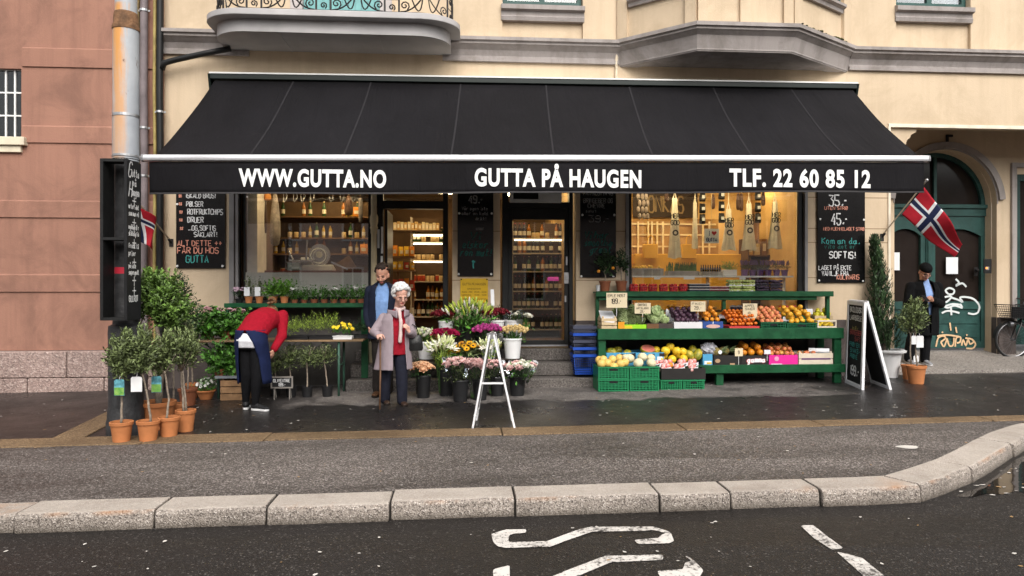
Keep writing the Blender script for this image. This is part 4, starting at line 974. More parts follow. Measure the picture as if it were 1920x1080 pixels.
# her stick stays its own thing
st0=b+stick_top;ft_=gp(712,772);t=thing('walking_stick','brown wooden walking stick held by the elderly woman','walking stick',(ft_.x,ft_.y,gz(ft_.x,ft_.y)));o=tuple(t.location);wst=mat('brown_stick_wood',(.10,.05,.025),.5,.25,12);top=V(st0.x,st0.y+.06,st0.z)
mb=MB();mb.tube([V(*o)+V(0,0,.02),V(*o).lerp(top,.5)+V(.004,0,0),top-V(0,0,.02)],[.0105,.012,.012],8);shifted(mb,o).build('shaft',wst,t,smooth=True);mb=MB();mb.tube([top-V(0,0,.02),top+V(0,0,.005),top+V(0,-.04,.018),top+V(.0,-.10,.01)],[.013,.014,.014,.012],8);shifted(mb,o).build('handle',wst,t,smooth=True);mb=MB();mb.lathe([(.014,0),(.013,.03)],o,10);shifted(mb,o).build('ferrule',M['black_matt'],t)
hbg=at(777,640,YL-.02);t=thing('handbag','black handbag hanging from the elderly woman\'s bent arm','handbag',(hbg.x,hbg.y,hbg.z-.12));mb=MB();mb.loft([((0,0,0),(.10,0,0),(0,.045,0)),((0,0,.03),(.115,0,0),(0,.055,0)),((0,0,.16),(.10,0,0),(0,.045,0)),((0,0,.20),(.085,0,0),(0,.012,0))],16);mb.build('bag_body',mat('black_bag_leather',(.012,.012,.012),.3,.3,9,.3,20),t,smooth='auto');mb=MB();mb.tube([(-.06,0,.19),(-.05,-.02,.30),(-.02,-.03,.345),(.03,-.02,.30),(.06,0,.19)],.007,6);mb.build('strap',mat('black_bag_leather',(.012,.012,.012)),t,smooth=True)
# ---------------------------------------------------------------- man behind her
b=gp(712,741);YM=b.y;tM=person('bearded man in navy jacket and light blue shirt standing just behind the elderly woman',b);L_at=lambda px,py,dy=0.0:at(px,py,YM+dy)-b
body=MB();hc=L_at(717,514,-.07);neck=L_at(718,533,.0);H=head(body,hc,R(-12),R(22),1.14,neck)
hip=L_at(718,628,0);chest=L_at(718,565,.0)
body.loft([(hip,(.16,0,0),(0,.11,0)),(hip.lerp(chest,.5),(.15,0,0),(0,.10,0)),(chest,(.18,0,0),(0,.115,0)),(neck+V(0,.01,-.04),(.13,0,0),(0,.07,0)),(neck,(.055,0,0),(0,.055,0))],16)
shL,shR=L_at(694,545,.02),L_at(743,545,.02);elL,wrL=L_at(689,588,.02),L_at(692,612,-.06);elR,wrR=L_at(750,590,.02),L_at(748,618,-.08)
limb(body,[shL,elL,wrL],[.052,.042,.028]);limb(body,[shR,elR,wrR],[.052,.042,.028]);hand(body,wrL,V(.15,-.2,-1),V(1,0,0),.45,-1);hand(body,wrR,V(-.1,-.2,-1),V(-1,0,0),.4,1)
kL,kR,aL,aR=L_at(709,680,-.02),L_at(727,680,.0),L_at(708,730,-.02),L_at(728,730,.08)
for h_,k_,a_ in((L_at(709,632),kL,aL),(L_at(727,632),kR,aR)):limb(body,[h_,k_,a_],[.08,.055,.038])
fuse(body,'body',[skin_l,lipm,eyew,beardm],tM,.0055,2,face_paint(H,True))
mb=MB()
for h_,k_,a_ in((L_at(709,630),kL,aL),(L_at(727,630),kR,aR)):limb(mb,[h_,k_,a_],[.1,.08,.07])
mb.loft([(L_at(718,615),(.17,0,0),(0,.12,0)),(L_at(718,640),(.175,0,0),(0,.125,0))],14);fuse(mb,'trousers',cloth('dark_brown_trousers',(.022,.018,.016),.2),tM,.009,3,None,.006,12)
for a_ in(aL,aR):
    heel=V(a_.x,a_.y+.06,gz(b.x,YM)-b.z);toe=heel+V(-.02,-.27,0);mb=MB();shoe(mb,heel+V(0,0,.012),toe+V(0,0,.012),1.1,.075);limb(mb,[a_+V(0,.01,.0),a_+V(0,.01,.08)],[.05,.05]);fuse(mb,'boot',mat('tan_leather_boot',(.10,.05,.025),.5,.2,9),tM,.007,3);sole(heel,toe,'sole',mat('dark_sole',(.02,.015,.012)),tM,1.1,.016)
shirt=cloth('light_blue_shirt',(.16,.27,.50),.1,20);mb=MB();mb.loft([(L_at(718,600,-.01),(.16,0,0),(0,.12,0)),(L_at(718,565,-.015),(.165,0,0),(0,.125,0)),(L_at(718,544,.0),(.12,0,0),(0,.095,0)),(L_at(718,534,-.01),(.07,0,0),(0,.075,0)),(L_at(718,529,.0),(.066,0,0),(0,.07,0))],18);fuse(mb,'shirt',shirt,tM,.009,2,None,.005,16)
mb=coat_shell(None,[(L_at(718,529,.01),.085,.085,-55,232),(L_at(718,536,.01),.165,.11,-58,236),(L_at(718,548,.01),.21,.15,-62,242),(L_at(718,585,.0),.20,.155,-66,245),(L_at(718,635,.0),.215,.16,-72,250)],0,0);limb(mb,[shL,elL,wrL+(elL-wrL)*.12],[.075,.065,.05]);limb(mb,[shR,elR,wrR+(elR-wrR)*.12],[.075,.065,.05]);fuse(mb,'jacket',cloth('navy_jacket',(.010,.013,.026),.2,10),tM,.009,2,None,.006,11)
hd=mat('dark_brown_hair',(.022,.013,.009),.6,.3,40,.4,90);Mh=H[0];mb=MB()
for k in range(170):
    th_=Rh.uniform(0,6.28);ph=math.acos(Rh.uniform(-.4,1));d=V(math.sin(ph)*math.cos(th_),math.sin(ph)*math.sin(th_),math.cos(ph))
    if d.y<-.3 and d.z<.60:continue
    if d.z<.1 and d.y<.1:continue
    mb.ball(hc+Mh@V(d.x*.078,d.y*.095+.012,d.z*.094+.034)*1.0+(Mh@V(d.x*.078,d.y*.095+.012,d.z*.094+.034))*.14,Rh.uniform(.016,.023),8,6)
fuse(mb,'hair',hd,tM,.006,2,None,.004,50,(1,1,1))
# ---------------------------------------------------------------- woman bending over the plants
b=gp(474,768);YB=b.y;tB=person('woman in red jumper, navy apron and black leggings bending over the plants',b);L_at=lambda px,py,dy=0.0:at(px,py,YB+dy)-b
hip=L_at(470,643,.0);waist=L_at(480,617,.16);chest=L_at(497,598,.36);shc=L_at(508,590,.50)
def ring(c,axis,rx,ry,tilt=0.0):ax=Vector(axis).normalized();side=V(1,.1,tilt);side=(side-ax*side.dot(ax)).normalized();up_=ax.cross(side);return(c,side*rx,up_*ry)
ax=shc-hip
body=MB();body.loft([ring(hip,V(.05,.1,1),.165,.12),ring(waist,ax,.14,.11),ring(chest,ax,.17,.12),ring(shc,ax,.12,.08)],16)
hc=L_at(509,588,.66);head(body,hc,R(180),R(-40),.96,shc+V(0,.02,.0))
shR,elR,wrR=L_at(530,592,.46),L_at(529,630,.34),L_at(513,656,.20);shL,elL,wrL=L_at(480,600,.52),L_at(485,650,.50),L_at(498,690,.40)
limb(body,[shR,elR,wrR],[.05,.04,.026]);limb(body,[shL,elL,wrL],[.05,.04,.026]);hand(body,wrR,V(-.28,-.05,-1),V(-1,.4,.2),.35,1,.95);hand(body,wrL,V(.2,.0,-1),V(1,.3,0),.5,-1,.95)
hL,hR,kL,kR,aL,aR=L_at(462,650,.02),L_at(481,650,.0),L_at(462,704,-.02),L_at(481,706,-.06),L_at(461,752,.02),L_at(478,760,-.06)
for h_,k_,a_ in((hL,kL,aL),(hR,kR,aR)):limb(body,[h_,k_,a_],[.085,.055,.036])
fuse(body,'body',[skin_l],tB,.006,2)
mb=MB()
for h_,k_,a_ in((hL,kL,aL),(hR,kR,aR)):limb(mb,[h_,k_,k_.lerp(a_,.35),a_],[.098,.068,.064,.043])
mb.loft([ring(hip+V(0,0,.02),V(.05,.1,1),.175,.135),ring(L_at(471,655),V(0,0,1),.17,.12)],14);fuse(mb,'leggings',cloth('black_leggings',(.004,.004,.005),.2),tB,.008,3,None,.004,12)
bs=cloth('black_trainer',(.016,.016,.017),.2,12,.1,.5);wsl=mat('white_sole',(.60,.60,.60),.5)
for a_,tw in((aL,V(-.05,.235,0)),(aR,V(.215,-.09,0))):
    heel=V(a_.x,a_.y,gz(b.x,YB)-b.z)-tw*.2;toe=heel+tw*1.08;mb=MB();shoe(mb,heel+V(0,0,.02),toe+V(0,0,.02),.95,.075);limb(mb,[a_,V(a_.x,a_.y,heel.z+.06)],[.042,.044]);fuse(mb,'shoe',bs,tB,.006,3);sole(heel,toe,'sole',wsl,tB,1.02,.026)
white_s=cloth('white_shirt_tail',(.62,.62,.66),.06,12);mb=MB();mb.loft([ring(L_at(469,653,-.01),V(.02,.1,1),.168,.145),ring(L_at(469,640,-.02),V(.05,.1,1),.180,.158),ring(L_at(471,628,.01),V(.08,.2,1),.172,.148)],20);fuse(mb,'shirt_tail',white_s,tB,.008,2,None,.005,14)
apm=cloth('navy_apron',(.009,.015,.052),.15,9,.25)
mb=MB()
def wrap(a0,a1,rows):
    def pt(u,v,o_):
        k=v*(len(rows)-1);i=min(int(k),len(rows)-2);f=k-i;c=Vector(rows[i][0]).lerp(Vector(rows[i+1][0]),f);r0=[rows[i][q]*(1-f)+rows[i+1][q]*f for q in(1,2,3,4)];a=R(r0[2]+(r0[3]-r0[2])*u);return c+V((r0[0]+o_)*math.cos(a),(r0[1]+o_)*math.sin(a),0)*(1+.03*v*math.sin(a*6))
    return pt
pt=wrap(0,0,[(L_at(471,618,.03),.188,.168,-96,258),(L_at(471,640,.0),.200,.182,-70,236),(L_at(474,670,.04),.207,.18,-56,226),(L_at(478,718,.06),.205,.17,-50,212)])
n,m=40,18;vs=[pt(i/n,j/m,0)for j in range(m+1)for i in range(n+1)];mb.add(vs,[(j*(n+1)+i,j*(n+1)+i+1,(j+1)*(n+1)+i+1,(j+1)*(n+1)+i)for j in range(m)for i in range(n)]);ap=mb.build('apron',apm,tB,smooth=True);so=ap.modifiers.new('s','SOLIDIFY');so.thickness=.006
redb_=cloth('bright_red_jumper',(.27,.005,.016),.1,40,.3);mb=MB();mb.loft([ring(L_at(472,625,.02),ax*.35+V(0,0,.5),.196,.172),ring(L_at(480,614,.14),ax,.185,.15),ring(L_at(490,602,.27),ax,.195,.155),ring(chest,ax,.20,.155),ring(L_at(505,590,.48),ax,.17,.12),ring(L_at(508,588,.56),ax,.09,.08)],22)
limb(mb,[shR,elR,wrR+(elR-wrR)*.1],[.078,.062,.048]);limb(mb,[shL,elL,wrL+(elL-wrL)*.1],[.075,.06,.048]);fuse(mb,'jumper',redb_,tB,.009,3,None,.009,8,(1,1,1))
hb_=mat('fair_brown_hair',(.16,.085,.04),.6,.35,30,.4,80);mb=MB();mb.ball(hc+V(0,0,.02),(.088,.1,.1),14,10)
for k in range(40):a=Rh.uniform(0,6.28);q=Rh.uniform(0,1.3);mb.ball(L_at(509,563,.60)+V(.055*math.cos(a)*q,.05*math.sin(a)*q,Rh.uniform(-.05,.03)),Rh.uniform(.014,.024),8,6)
fuse(mb,'hair',hb_,tB,.007,2,None,.004,40,(1,1,1))
# ---------------------------------------------------------------- man with the phone in the porch
bx_,by_=fx(1722,.52),.52;fzp=lambda y:gz(ARX0,0)+.05+(.405-gz(ARX0,0)-.05)*y/(PY+.6);b=V(bx_,by_,fzp(by_));YP=by_;tP=person('man in black cap and black jacket looking at his phone under the arch',b);L_at=lambda px,py,dy=0.0:at(px,py,YP+dy)-b
body=MB();hc=L_at(1735,509,-.08);neck=L_at(1733,530,.0);H=head(body,hc,R(-5),R(34),1.12,neck);hip=L_at(1730,606,.0);chest=L_at(1732,552,.0)
body.loft([(hip,(.16,0,0),(0,.11,0)),(hip.lerp(chest,.5),(.15,0,0),(0,.1,0)),(chest,(.18,0,0),(0,.115,0)),(neck+V(0,.01,-.04),(.13,0,0),(0,.07,0)),(neck,(.055,0,0),(0,.055,0))],16)
shL,shR=L_at(1708,538,.02),L_at(1757,538,.02);elL,wrL=L_at(1702,570,-.04),L_at(1722,563,-.30);elR,wrR=L_at(1763,570,-.04),L_at(1748,563,-.30);ph=L_at(1735,559,-.40)
limb(body,[shL,elL,wrL],[.05,.042,.027]);limb(body,[shR,elR,wrR],[.05,.042,.027]);hand(body,wrL,V(.7,-.6,.35),V(.5,.5,.6),.75,1,.95);hand(body,wrR,V(-.7,-.6,.35),V(-.5,.5,.6),.75,-1,.95)
kL,kR,aL,aR=L_at(1708,642,-.02),L_at(1735,642,-.02),L_at(1704,672,.02),L_at(1734,674,-.02)
for h_,k_,a_ in((L_at(1721,606),kL,aL),(L_at(1739,606),kR,aR)):limb(body,[h_,k_,a_],[.08,.055,.038])
fuse(body,'body',[skin_l,lipm,eyew,beardm],tP,.0055,2,face_paint(H))
mb=MB()
for h_,k_,a_ in((L_at(1721,606),kL,aL),(L_at(1739,606),kR,aR)):limb(mb,[h_,k_,a_],[.1,.082,.074])
mb.loft([(L_at(1730,592),(.17,0,0),(0,.12,0)),(L_at(1730,615),(.18,0,0),(0,.125,0))],14);fuse(mb,'trousers',cloth('black_trousers',(.004,.004,.005),.2),tP,.009,3,None,.006,12)
for a_ in(aL,aR):
    heel=V(a_.x,a_.y+.07,0);heel.z=fzp(YP+heel.y)-b.z;toe=heel+V(-.03,-.27,0);toe.z=fzp(YP+toe.y)-b.z+.012;mb=MB();shoe(mb,heel+V(0,0,.016),toe+V(0,0,.012),1.05,.08);fuse(mb,'shoe',mat('grey_trainer',(.20,.20,.21),.6,.15,10),tP,.007,3);sole(heel,toe,'sole',wsl,tP,1.1,.024)
mb=MB();mb.loft([(L_at(1732,590,-.01),(.16,0,0),(0,.12,0)),(L_at(1732,552,-.015),(.165,0,0),(0,.125,0)),(L_at(1732,538,.0),(.12,0,0),(0,.095,0)),(L_at(1733,528,-.01),(.07,0,0),(0,.072,0)),(L_at(1733,523,.0),(.062,0,0),(0,.066,0))],18);fuse(mb,'shirt',cloth('pale_blue_shirt',(.22,.32,.56),.1,20),tP,.009,2,None,.005,16)
mb=coat_shell(None,[(L_at(1733,525,.01),.085,.085,-62,238),(L_at(1733,531,.01),.20,.13,-66,242),(L_at(1733,543,.01),.255,.175,-70,248),(L_at(1732,575,.0),.25,.18,-82,262),(L_at(1731,628,.0),.26,.185,-88,268)],0,0);limb(mb,[shL,elL,wrL+(elL-wrL)*.12],[.09,.08,.06]);limb(mb,[shR,elR,wrR+(elR-wrR)*.12],[.09,.08,.06]);fuse(mb,'jacket',cloth('black_jacket',(.0035,.0037,.0042),.2,10,.3,.95),tP,.009,2,None,.006,11)
Mh=H[0];mb=MB();mb.ball(hc+Mh@V(0,.018,.05),(.099,.116,.098),18,12,Mh.to_3x3());mb.v=[p for p in mb.v];inv=Mh.inverted()
mb.v=[hc+Mh@V(q.x,q.y,max(q.z,.018+.25*max(0,-q.y-.02)*.3))for q in[inv@(p-hc)for p in mb.v]];mb.build('cap',cloth('black_knit_cap',(.003,.003,.0035),.3,60,.5),tP,smooth=True)
mb=MB()
for sx_ in(-1,1):
    c_=hc+Mh@V(sx_*.035,-.110,-.016);mb.tube([c_+Mh@V(.022*math.cos(a),0,.015*math.sin(a))for a in[2*PI*k/12 for k in range(13)]],.0025,5);mb.tube([c_+Mh@V(sx_*.022,0,.004),hc+Mh@V(sx_*.085,.0,-.005)],.0025,5)
mb.tube([hc+Mh@V(-.012,-.112,-.014),hc+Mh@V(.012,-.112,-.014)],.0025,5);mb.build('glasses',M['iron'],tP)
pw=b+ph;t=thing('phone','dark mobile phone held by the man under the arch','phone',tuple(pw),0);mb=MB();mb.box(-.037,.037,-.005,.005,-.075,.075);mb.xf(Matrix.Rotation(R(-52),4,'X'));mb.build('phone_body',mat('phone_black',(.012,.012,.014),.25),t,bev=.004);mb=MB();mb.box(-.033,.033,.0055,.0062,-.068,.068);mb.xf(Matrix.Rotation(R(-52),4,'X'));mb.build('screen',mat('phone_screen',(.10,.12,.16),.1),t)
# ================================================================== BICYCLE
Ybk=.95;wz=fz(1900,672,Ybk);c1=at(1897,637,Ybk);rW=.335;bk0=V(c1.x+.02,Ybk,wz);t=thing('bicycle','black city bicycle with front basket leaning at the right edge under the porch','bicycle',tuple(bk0));bm_=mat('bicycle_black',(.012,.012,.013),.35,.2,8);tyre=mat('tyre_rubber',(.014,.014,.014),.85,.2,20);rimm=mat('bicycle_rim',(.22,.22,.23),.35,.1,9,metal=.8)
F0,R0=V(0,0,rW),V(1.08,.05,rW)
for c in(F0,R0):
    mb=MB();mb.tube([c+V(rW*.965*math.cos(a),0,rW*.965*math.sin(a))for a in[2*PI*k/36 for k in range(37)]],.02,8,False);wh_=mb.build('wheel',tyre,t,smooth=True);mb=MB();mb.tube([c+V(rW*.9*math.cos(a),0,rW*.9*math.sin(a))for a in[2*PI*k/36 for k in range(37)]],.010,6,False);mb.build('rim',rimm,wh_)
    mb=MB()
    for k in range(24):a=2*PI*k/24;mb.tube([c+V(.025*math.cos(a+.6),(-1)**k*.025,.025*math.sin(a+.6)),c+V(rW*.9*math.cos(a),0,rW*.9*math.sin(a))],.0014,3)
    mb.tube([c+V(0,-.04,0),c+V(0,.04,0)],.022,10);mb.build('spokes',rimm,wh_)
    mb=MB();mb.grid(lambda u,v:c+V((rW+.03)*math.cos(R(10)+u*R(165)),(v-.5)*.06,(rW+.03)*math.sin(R(10)+u*R(165))),18,2);mb.build('mudguard',bm_,t,smooth=True)
hd_=V(.20,.0,.88);bb=V(.55,.02,.29);stt=V(.76,.03,.82)
mb=MB();mb.tube([F0+V(0,-.05,0),V(.12,-.05,.62),V(.15,0,.70)],.014,8);mb.tube([F0+V(0,.05,0),V(.12,.05,.62),V(.15,0,.70)],.014,8);mb.tube([V(.15,0,.66),hd_],.02,10);mb.tube([V(.17,0,.76),bb],.019,8);mb.tube([V(.18,0,.84),V(.66,.03,.62)],.016,8);mb.tube([bb,stt],.017,8);mb.tube([bb,R0+V(0,-.04,0)],.012,6);mb.tube([V(.74,.03,.76),R0+V(0,-.04,0)],.010,6);mb.build('frame',bm_,t,smooth='auto')
mb=MB();mb.tube([hd_,V(.2,0,1.02)],.014,8);mb.tube([V(.34,-.30,1.06),V(.22,-.22,1.09),V(.18,0,1.05),V(.22,.22,1.09),V(.34,.30,1.06)],.012,8);hb2=mb.build('handlebar',bm_,t,smooth=True);mb=MB();mb.tube([V(.24,-.24,1.085),V(.37,-.31,1.055)],.018,8);mb.tube([V(.24,.24,1.085),V(.37,.31,1.055)],.018,8);mb.build('grip',tyre,hb2)
mb=MB();bx0,bx1=-.12,.18
for k in range(7):z=.72+k*.04;w2=.14+.012*k;mb.tube([V(bx0-.01*k,-w2,z),V(bx1,-w2,z),V(bx1,w2,z),V(bx0-.01*k,w2,z),V(bx0-.01*k,-w2,z)],.004 if k<6 else .008,4)
for k in range(9):u=k/8;mb.tube([V(bx0+(bx1-bx0)*u,-.14,.72),V(bx0-.06+(bx1-bx0+.06)*u,-.212,.96)],.004,4);mb.tube([V(bx0,-.14+.28*u,.72),V(bx0-.06,-.212+.424*u,.96)],.004,4)
mb.box(bx0,bx1,-.14,.14,.715,.722);mb.box(bx0-.02,bx1-.02,-.145,-.138,.73,.93);mb.build('basket',bm_,t)
mb=MB();mb.ball(stt+V(.02,0,.06),(.13,.08,.035),14,8);mb.ball(stt+V(.10,0,.065),(.07,.1,.035),12,8);mb.build('saddle',bm_,t,smooth=True);mb=MB();mb.tube([bb+V(0,-.05,0),bb+V(.12,-.07,-.12)],.012,6);mb.box(bb.x+.08,bb.x+.17,-.16,-.06,bb.z-.135,bb.z-.11);mb.tube([bb+V(.09*math.cos(a),-.04,.09*math.sin(a))for a in[2*PI*k/20 for k in range(21)]],.006,5);mb.build('crank',rimm,t);mb=MB();mb.tube([V(.7,.06,.3),V(.78,.22,.0)],.01,6);mb.build('kickstand',rimm,t);mb=MB();mb.tube([V(-.03,-.02,.62),V(-.09,-.02,.62)],.045,12);mb.build('headlight',rimm,t)

# ================================================================== AWNING
def make_awning_canvas():
    m,n,b=_new('awning_canvas');tc=n.nodes.new('ShaderNodeTexCoord').outputs['Object']
    a=_noise(n,tc,0.9,6,0.65,0.5,(1,.35,1));c=_ramp(n,a,[(0.3,(0.0048,0.0043,0.0054)),(0.7,(0.0095,0.0087,0.0106))])
    d=_noise(n,tc,7,6,0.7);ms=_ramp(n,d,[(0.6,(0,0,0)),(0.8,(0.35,)*3)]);c=_mix(n,ms,c,(0.028,0.026,0.026))
    n.links.new(c,b.inputs['Base Color']);b.inputs['Roughness'].default_value=0.8;b.inputs['Specular IOR Level'].default_value=0.16
    _bump(n,b,_math(n,'ADD',_noise(n,tc,2.6,4,.6,.4,(1.6,.3,.3)),_math(n,'MULTIPLY',_noise(n,tc,160,2),.04)),0.5,0.09);return m
M['canvas']=make_awning_canvas()
AY0,AY1=-.17,-1.85
TLp,TRp=at(400,143,AY0),at(1598,162,AY0);BLp,BRp=at(274,297,AY1),at(1736,298.5,AY1)
aw=thing('shop_awning','wide black canvas awning over the shop front with white lettering on its valance','awning',(1.2,0,3.2));AWL=(1.2,0,3.2)
def ab(mb):return shifted(mb,AWL)
seams=[545,683,845,1002,1158,1318,1470]
su=[(s-400)/1198. for s in seams]
def canv(u,v):
    p=TLp.lerp(TRp,u)+V(0,-.10,-.085);q=BLp.lerp(BRp,u);r=p.lerp(q,v);r=r+V(0,0,-.06*math.sin(PI*v)-.010*math.sin(u*50.2)*v*(1-v)*4-.016*math.sin(u*9.2+1)*v-.006*math.sin(u*23+v*9));return r
mb=MB();mb.grid(lambda u,v:canv(.006+u*.988,v),96,10);cv=ab(mb).build('canvas',M['canvas'],aw,smooth=True)
so=cv.modifiers.new('solid','SOLIDIFY');so.thickness=.004;so.offset=-1
mb=MB()
for s in su:mb.grid(lambda u,v:canv(s-.0012+u*.0024,v)+V(0,-.003,.004),1,12)
o=split(ab(mb).build('seam',mat('seam_tape',(.0165,.0152,.0175),.85),cv))
# front bar: a rounded aluminium profile
mb=MB();dirb=(BRp-BLp).normalized();prof_=[(-.045,-.03),(-.052,.0),(-.04,.038),(.0,.05),(.035,.03),(.035,-.035),(.0,-.045)]
mb.prism(prof_,lambda u,v,t:BLp+dirb*t+V(0,u,v),-.03,(BRp-BLp).length+.02);bar=ab(mb).build('front_bar',M['alu'],aw,smooth='auto')
mb=MB()
for t in(-.032,(BRp-BLp).length+.021):mb.prism([(u*1.06,v*1.06)for u,v in prof_],lambda u,v,tt:BLp+dirb*tt+V(0,u,v),t-.012,t+.012)
ab(mb).build('end_cap',mat('grey_plastic',(.25,.25,.26),.5),bar)
# valance
VH=.40;L_=(BRp-BLp).length
def val(u,v):
    x=u*L_;wv=.012*math.sin(x*2.1)+.007*math.sin(x*5.3+1)+.004*math.sin(x*13+2)
    return BLp+dirb*x+V(0,-.01+wv*v,-.045-VH*v+.006*math.sin(x*1.7)*v)
mb=MB();mb.grid(val,160,6,.004,.997);vl=ab(mb).build('valance',M['canvas'],aw,smooth=True);so=vl.modifiers.new('solid','SOLIDIFY');so.thickness=.003
mb=MB();mb.grid(lambda u,v:val(u,v)+V(0,-.006,0),160,1,.004,.997,.945,.999);ab(mb).build('hem',mat('hem_tape',(.04,.038,.04),.8),vl)
def awning_text(body,px0,px1,pytop,pybot):
    c=BLp.lerp(BRp,0);X0=at(px0,(pytop+pybot)/2,AY1-.03);X1=at(px1,(pytop+pybot)/2,AY1-.03);zb=at((px0+px1)/2,pybot,AY1-.03).z;zt=at((px0+px1)/2,pytop,AY1-.03).z
    h=zt-zb;t=MB();wd=text_into(t,body,h/.7,(0,0,0),(1,0,0),(0,0,1),1,.012,spacing=1.12)
    t2=MB();sc=(X1.x-X0.x)/(wd[1]-wd[0]);text_into(t2,body,h/.73,(0,0,0),(1,0,0),(0,0,1),1,.012,spacing=1.12)
    wd=(min(p.x for p in t2.v),max(p.x for p in t2.v));sc=(X1.x-X0.x)/(wd[1]-wd[0]);caps=[p.z for p in t2.v]
    out=[]
    for p in t2.v:
        x=X0.x+(p.x-wd[0])*sc;u=(x-BLp.x)/(BRp.x-BLp.x);zrel=p.z;zline=BLp.lerp(BRp,u).z;z=zb+zrel+(BLp.z-BLp.z)
        v=max(0,min(1,(zline-.045-z)/VH));q=val(u,v);out.append(V(x,q.y-.016,z))
    t2.v=out;return ab(t2).build('lettering',mat('white_lettering',(.78,.78,.77),.6,.03),vl,fix=False)
awning_text('WWW.GUTTA.NO',447,724,317,349);awning_text('GUTTA PÅ HAUGEN',890,1203,316.5,349);awning_text('TLF. 22 60 85 12',1368,1633,317,349.5)
# cassette on the wall, end plates, folding arms
mb=MB();e1=(TRp-TLp).normalized();Lc=(TRp-TLp).length
mb.prism([(-.14,-.075),(-.14,-.002),(.165,-.002),(.165,-.12)],lambda u,v,t:TLp+e1*t+V(0,u,v),0,Lc);cs=ab(mb).build('cassette',mat('dark_green_metal',(.008,.014,.012),.4),aw,bev=.006)
mb=MB();mb.prism([(-.15,.0),(-.15,.022),(.16,.03),(.16,.0)],lambda u,v,t:TLp+e1*t+V(0,u,v),-.01,Lc+.01);ab(mb).build('flashing',M['white_paint'],cs)
for t in(-.03,Lc-.0):
    mb=MB();mb.prism([(-.15,-.003),(.16,-.003),(.16,-.24),(-.08,-.24)],lambda u,v,tt:TLp+e1*tt+V(0,u,v),t,t+.03);ab(mb).build('end_plate',mat('dark_green_metal',(.008,.014,.012)),cs)
for u in(.16,.84):
    p=TLp.lerp(TRp,u)+V(0,.05,-.16);q=BLp.lerp(BRp,u+(.06 if u<.5 else-.06))+V(0,.06,-.06);k=p.lerp(q,.5)+V(-.55 if u<.5 else .55,0,-.2)
    mb=MB();mb.bar(p,k,.05,.07);mb.bar(k,q,.04,.06);mb.ball(k,.05,10,6);ab(mb).build('folding_arm',M['alu'],aw)
# scraps of plant or cloth fixed along the left slope of the canvas edge
# ================================================================== PIPES BETWEEN THE HOUSES
def pipe(px0,px1,y,ztop,zbot,m,name,label,clamps=(),cat='pipe'):
    x0,x1=fx(px0,y),fx(px1,y);r=(x1-x0)/2;x=(x0+x1)/2
    t=thing(name,label,cat,(x,y,zbot));mb=MB();n=9
    mb.tube([(0.006*math.sin(k*2.1),0,(ztop-zbot)*k/n)for k in range(n+1)],r,12);mb.build('pipe_body',m,t,smooth=True)
    for c in clamps:
        mb=MB();z=fz((px0+px1)/2,c,y)-zbot;mb.lathe([(r+.012,z-.015),(r+.012,z+.015)],n=12);mb.box(-r-.03,r+.03,-.0,.02,z-.012,z+.012);mb.build('clamp',M['steel'],t)
    return t
pipe(254,262,-.12,8,.0,mat('ochre_pipe',(.17,.12,.05),.6,.3,5,.2),'downpipe','thin ochre stained downpipe just right of the rusty lamp pole',())
pipe(263,277,-.14,8,.0,mat('grey_purple_pipe',(.17,.14,.145),.5,.25,4,.25),'downpipe','grey purple downpipe with metal clamps between two ochre ones',(20,240,330))
pipe(287,293,-.10,8,.05,mat('mustard_pipe',(.32,.25,.09),.6,.3,5,.2),'downpipe','mustard yellow narrow pipe beside the black downpipe',())
bp=pipe(294,306.5,-.15,8,.05,M['black_paint'],'downpipe','black downpipe at the corner of the cream house with slanting feeder pipe',(210,360))
bx,by=bp.location.x,-.15;mb=MB();P=[(303,130),(308,118),(330,112),(380,101),(432,91)]
mb.tube([at(x,y,-.15-.012*i)-V(bx,by,.05)for i,(x,y)in enumerate(P)],[.045,.045,.042,.042,.042],10);mb.build('feeder_pipe',M['black_paint'],bp,smooth=True)
wp=pipe(1153,1158.5,-.03,fz(1156,95,0),fz(1156,155,0),mat('cream_pipe',(.66,.56,.42),.6),'wall_pipe','short cream pipe running from cornice down to awning by the bay',())
mb=MB();mb.tube([(0,.0,fz(1156,95,0)-fz(1156,155,0)+t)for t in(0,.05)],.03,10);mb.build('collar',M['iron'],wp)
mb=MB();x=fx(1164);mb.tube([(x,-.012,5.4),(x+.008,-.012,6.2),(x,-.012,8)],.008,6);tag(mb.build('cable',M['iron']),'thin dark cable running up the cream wall left of the bay window','cable')

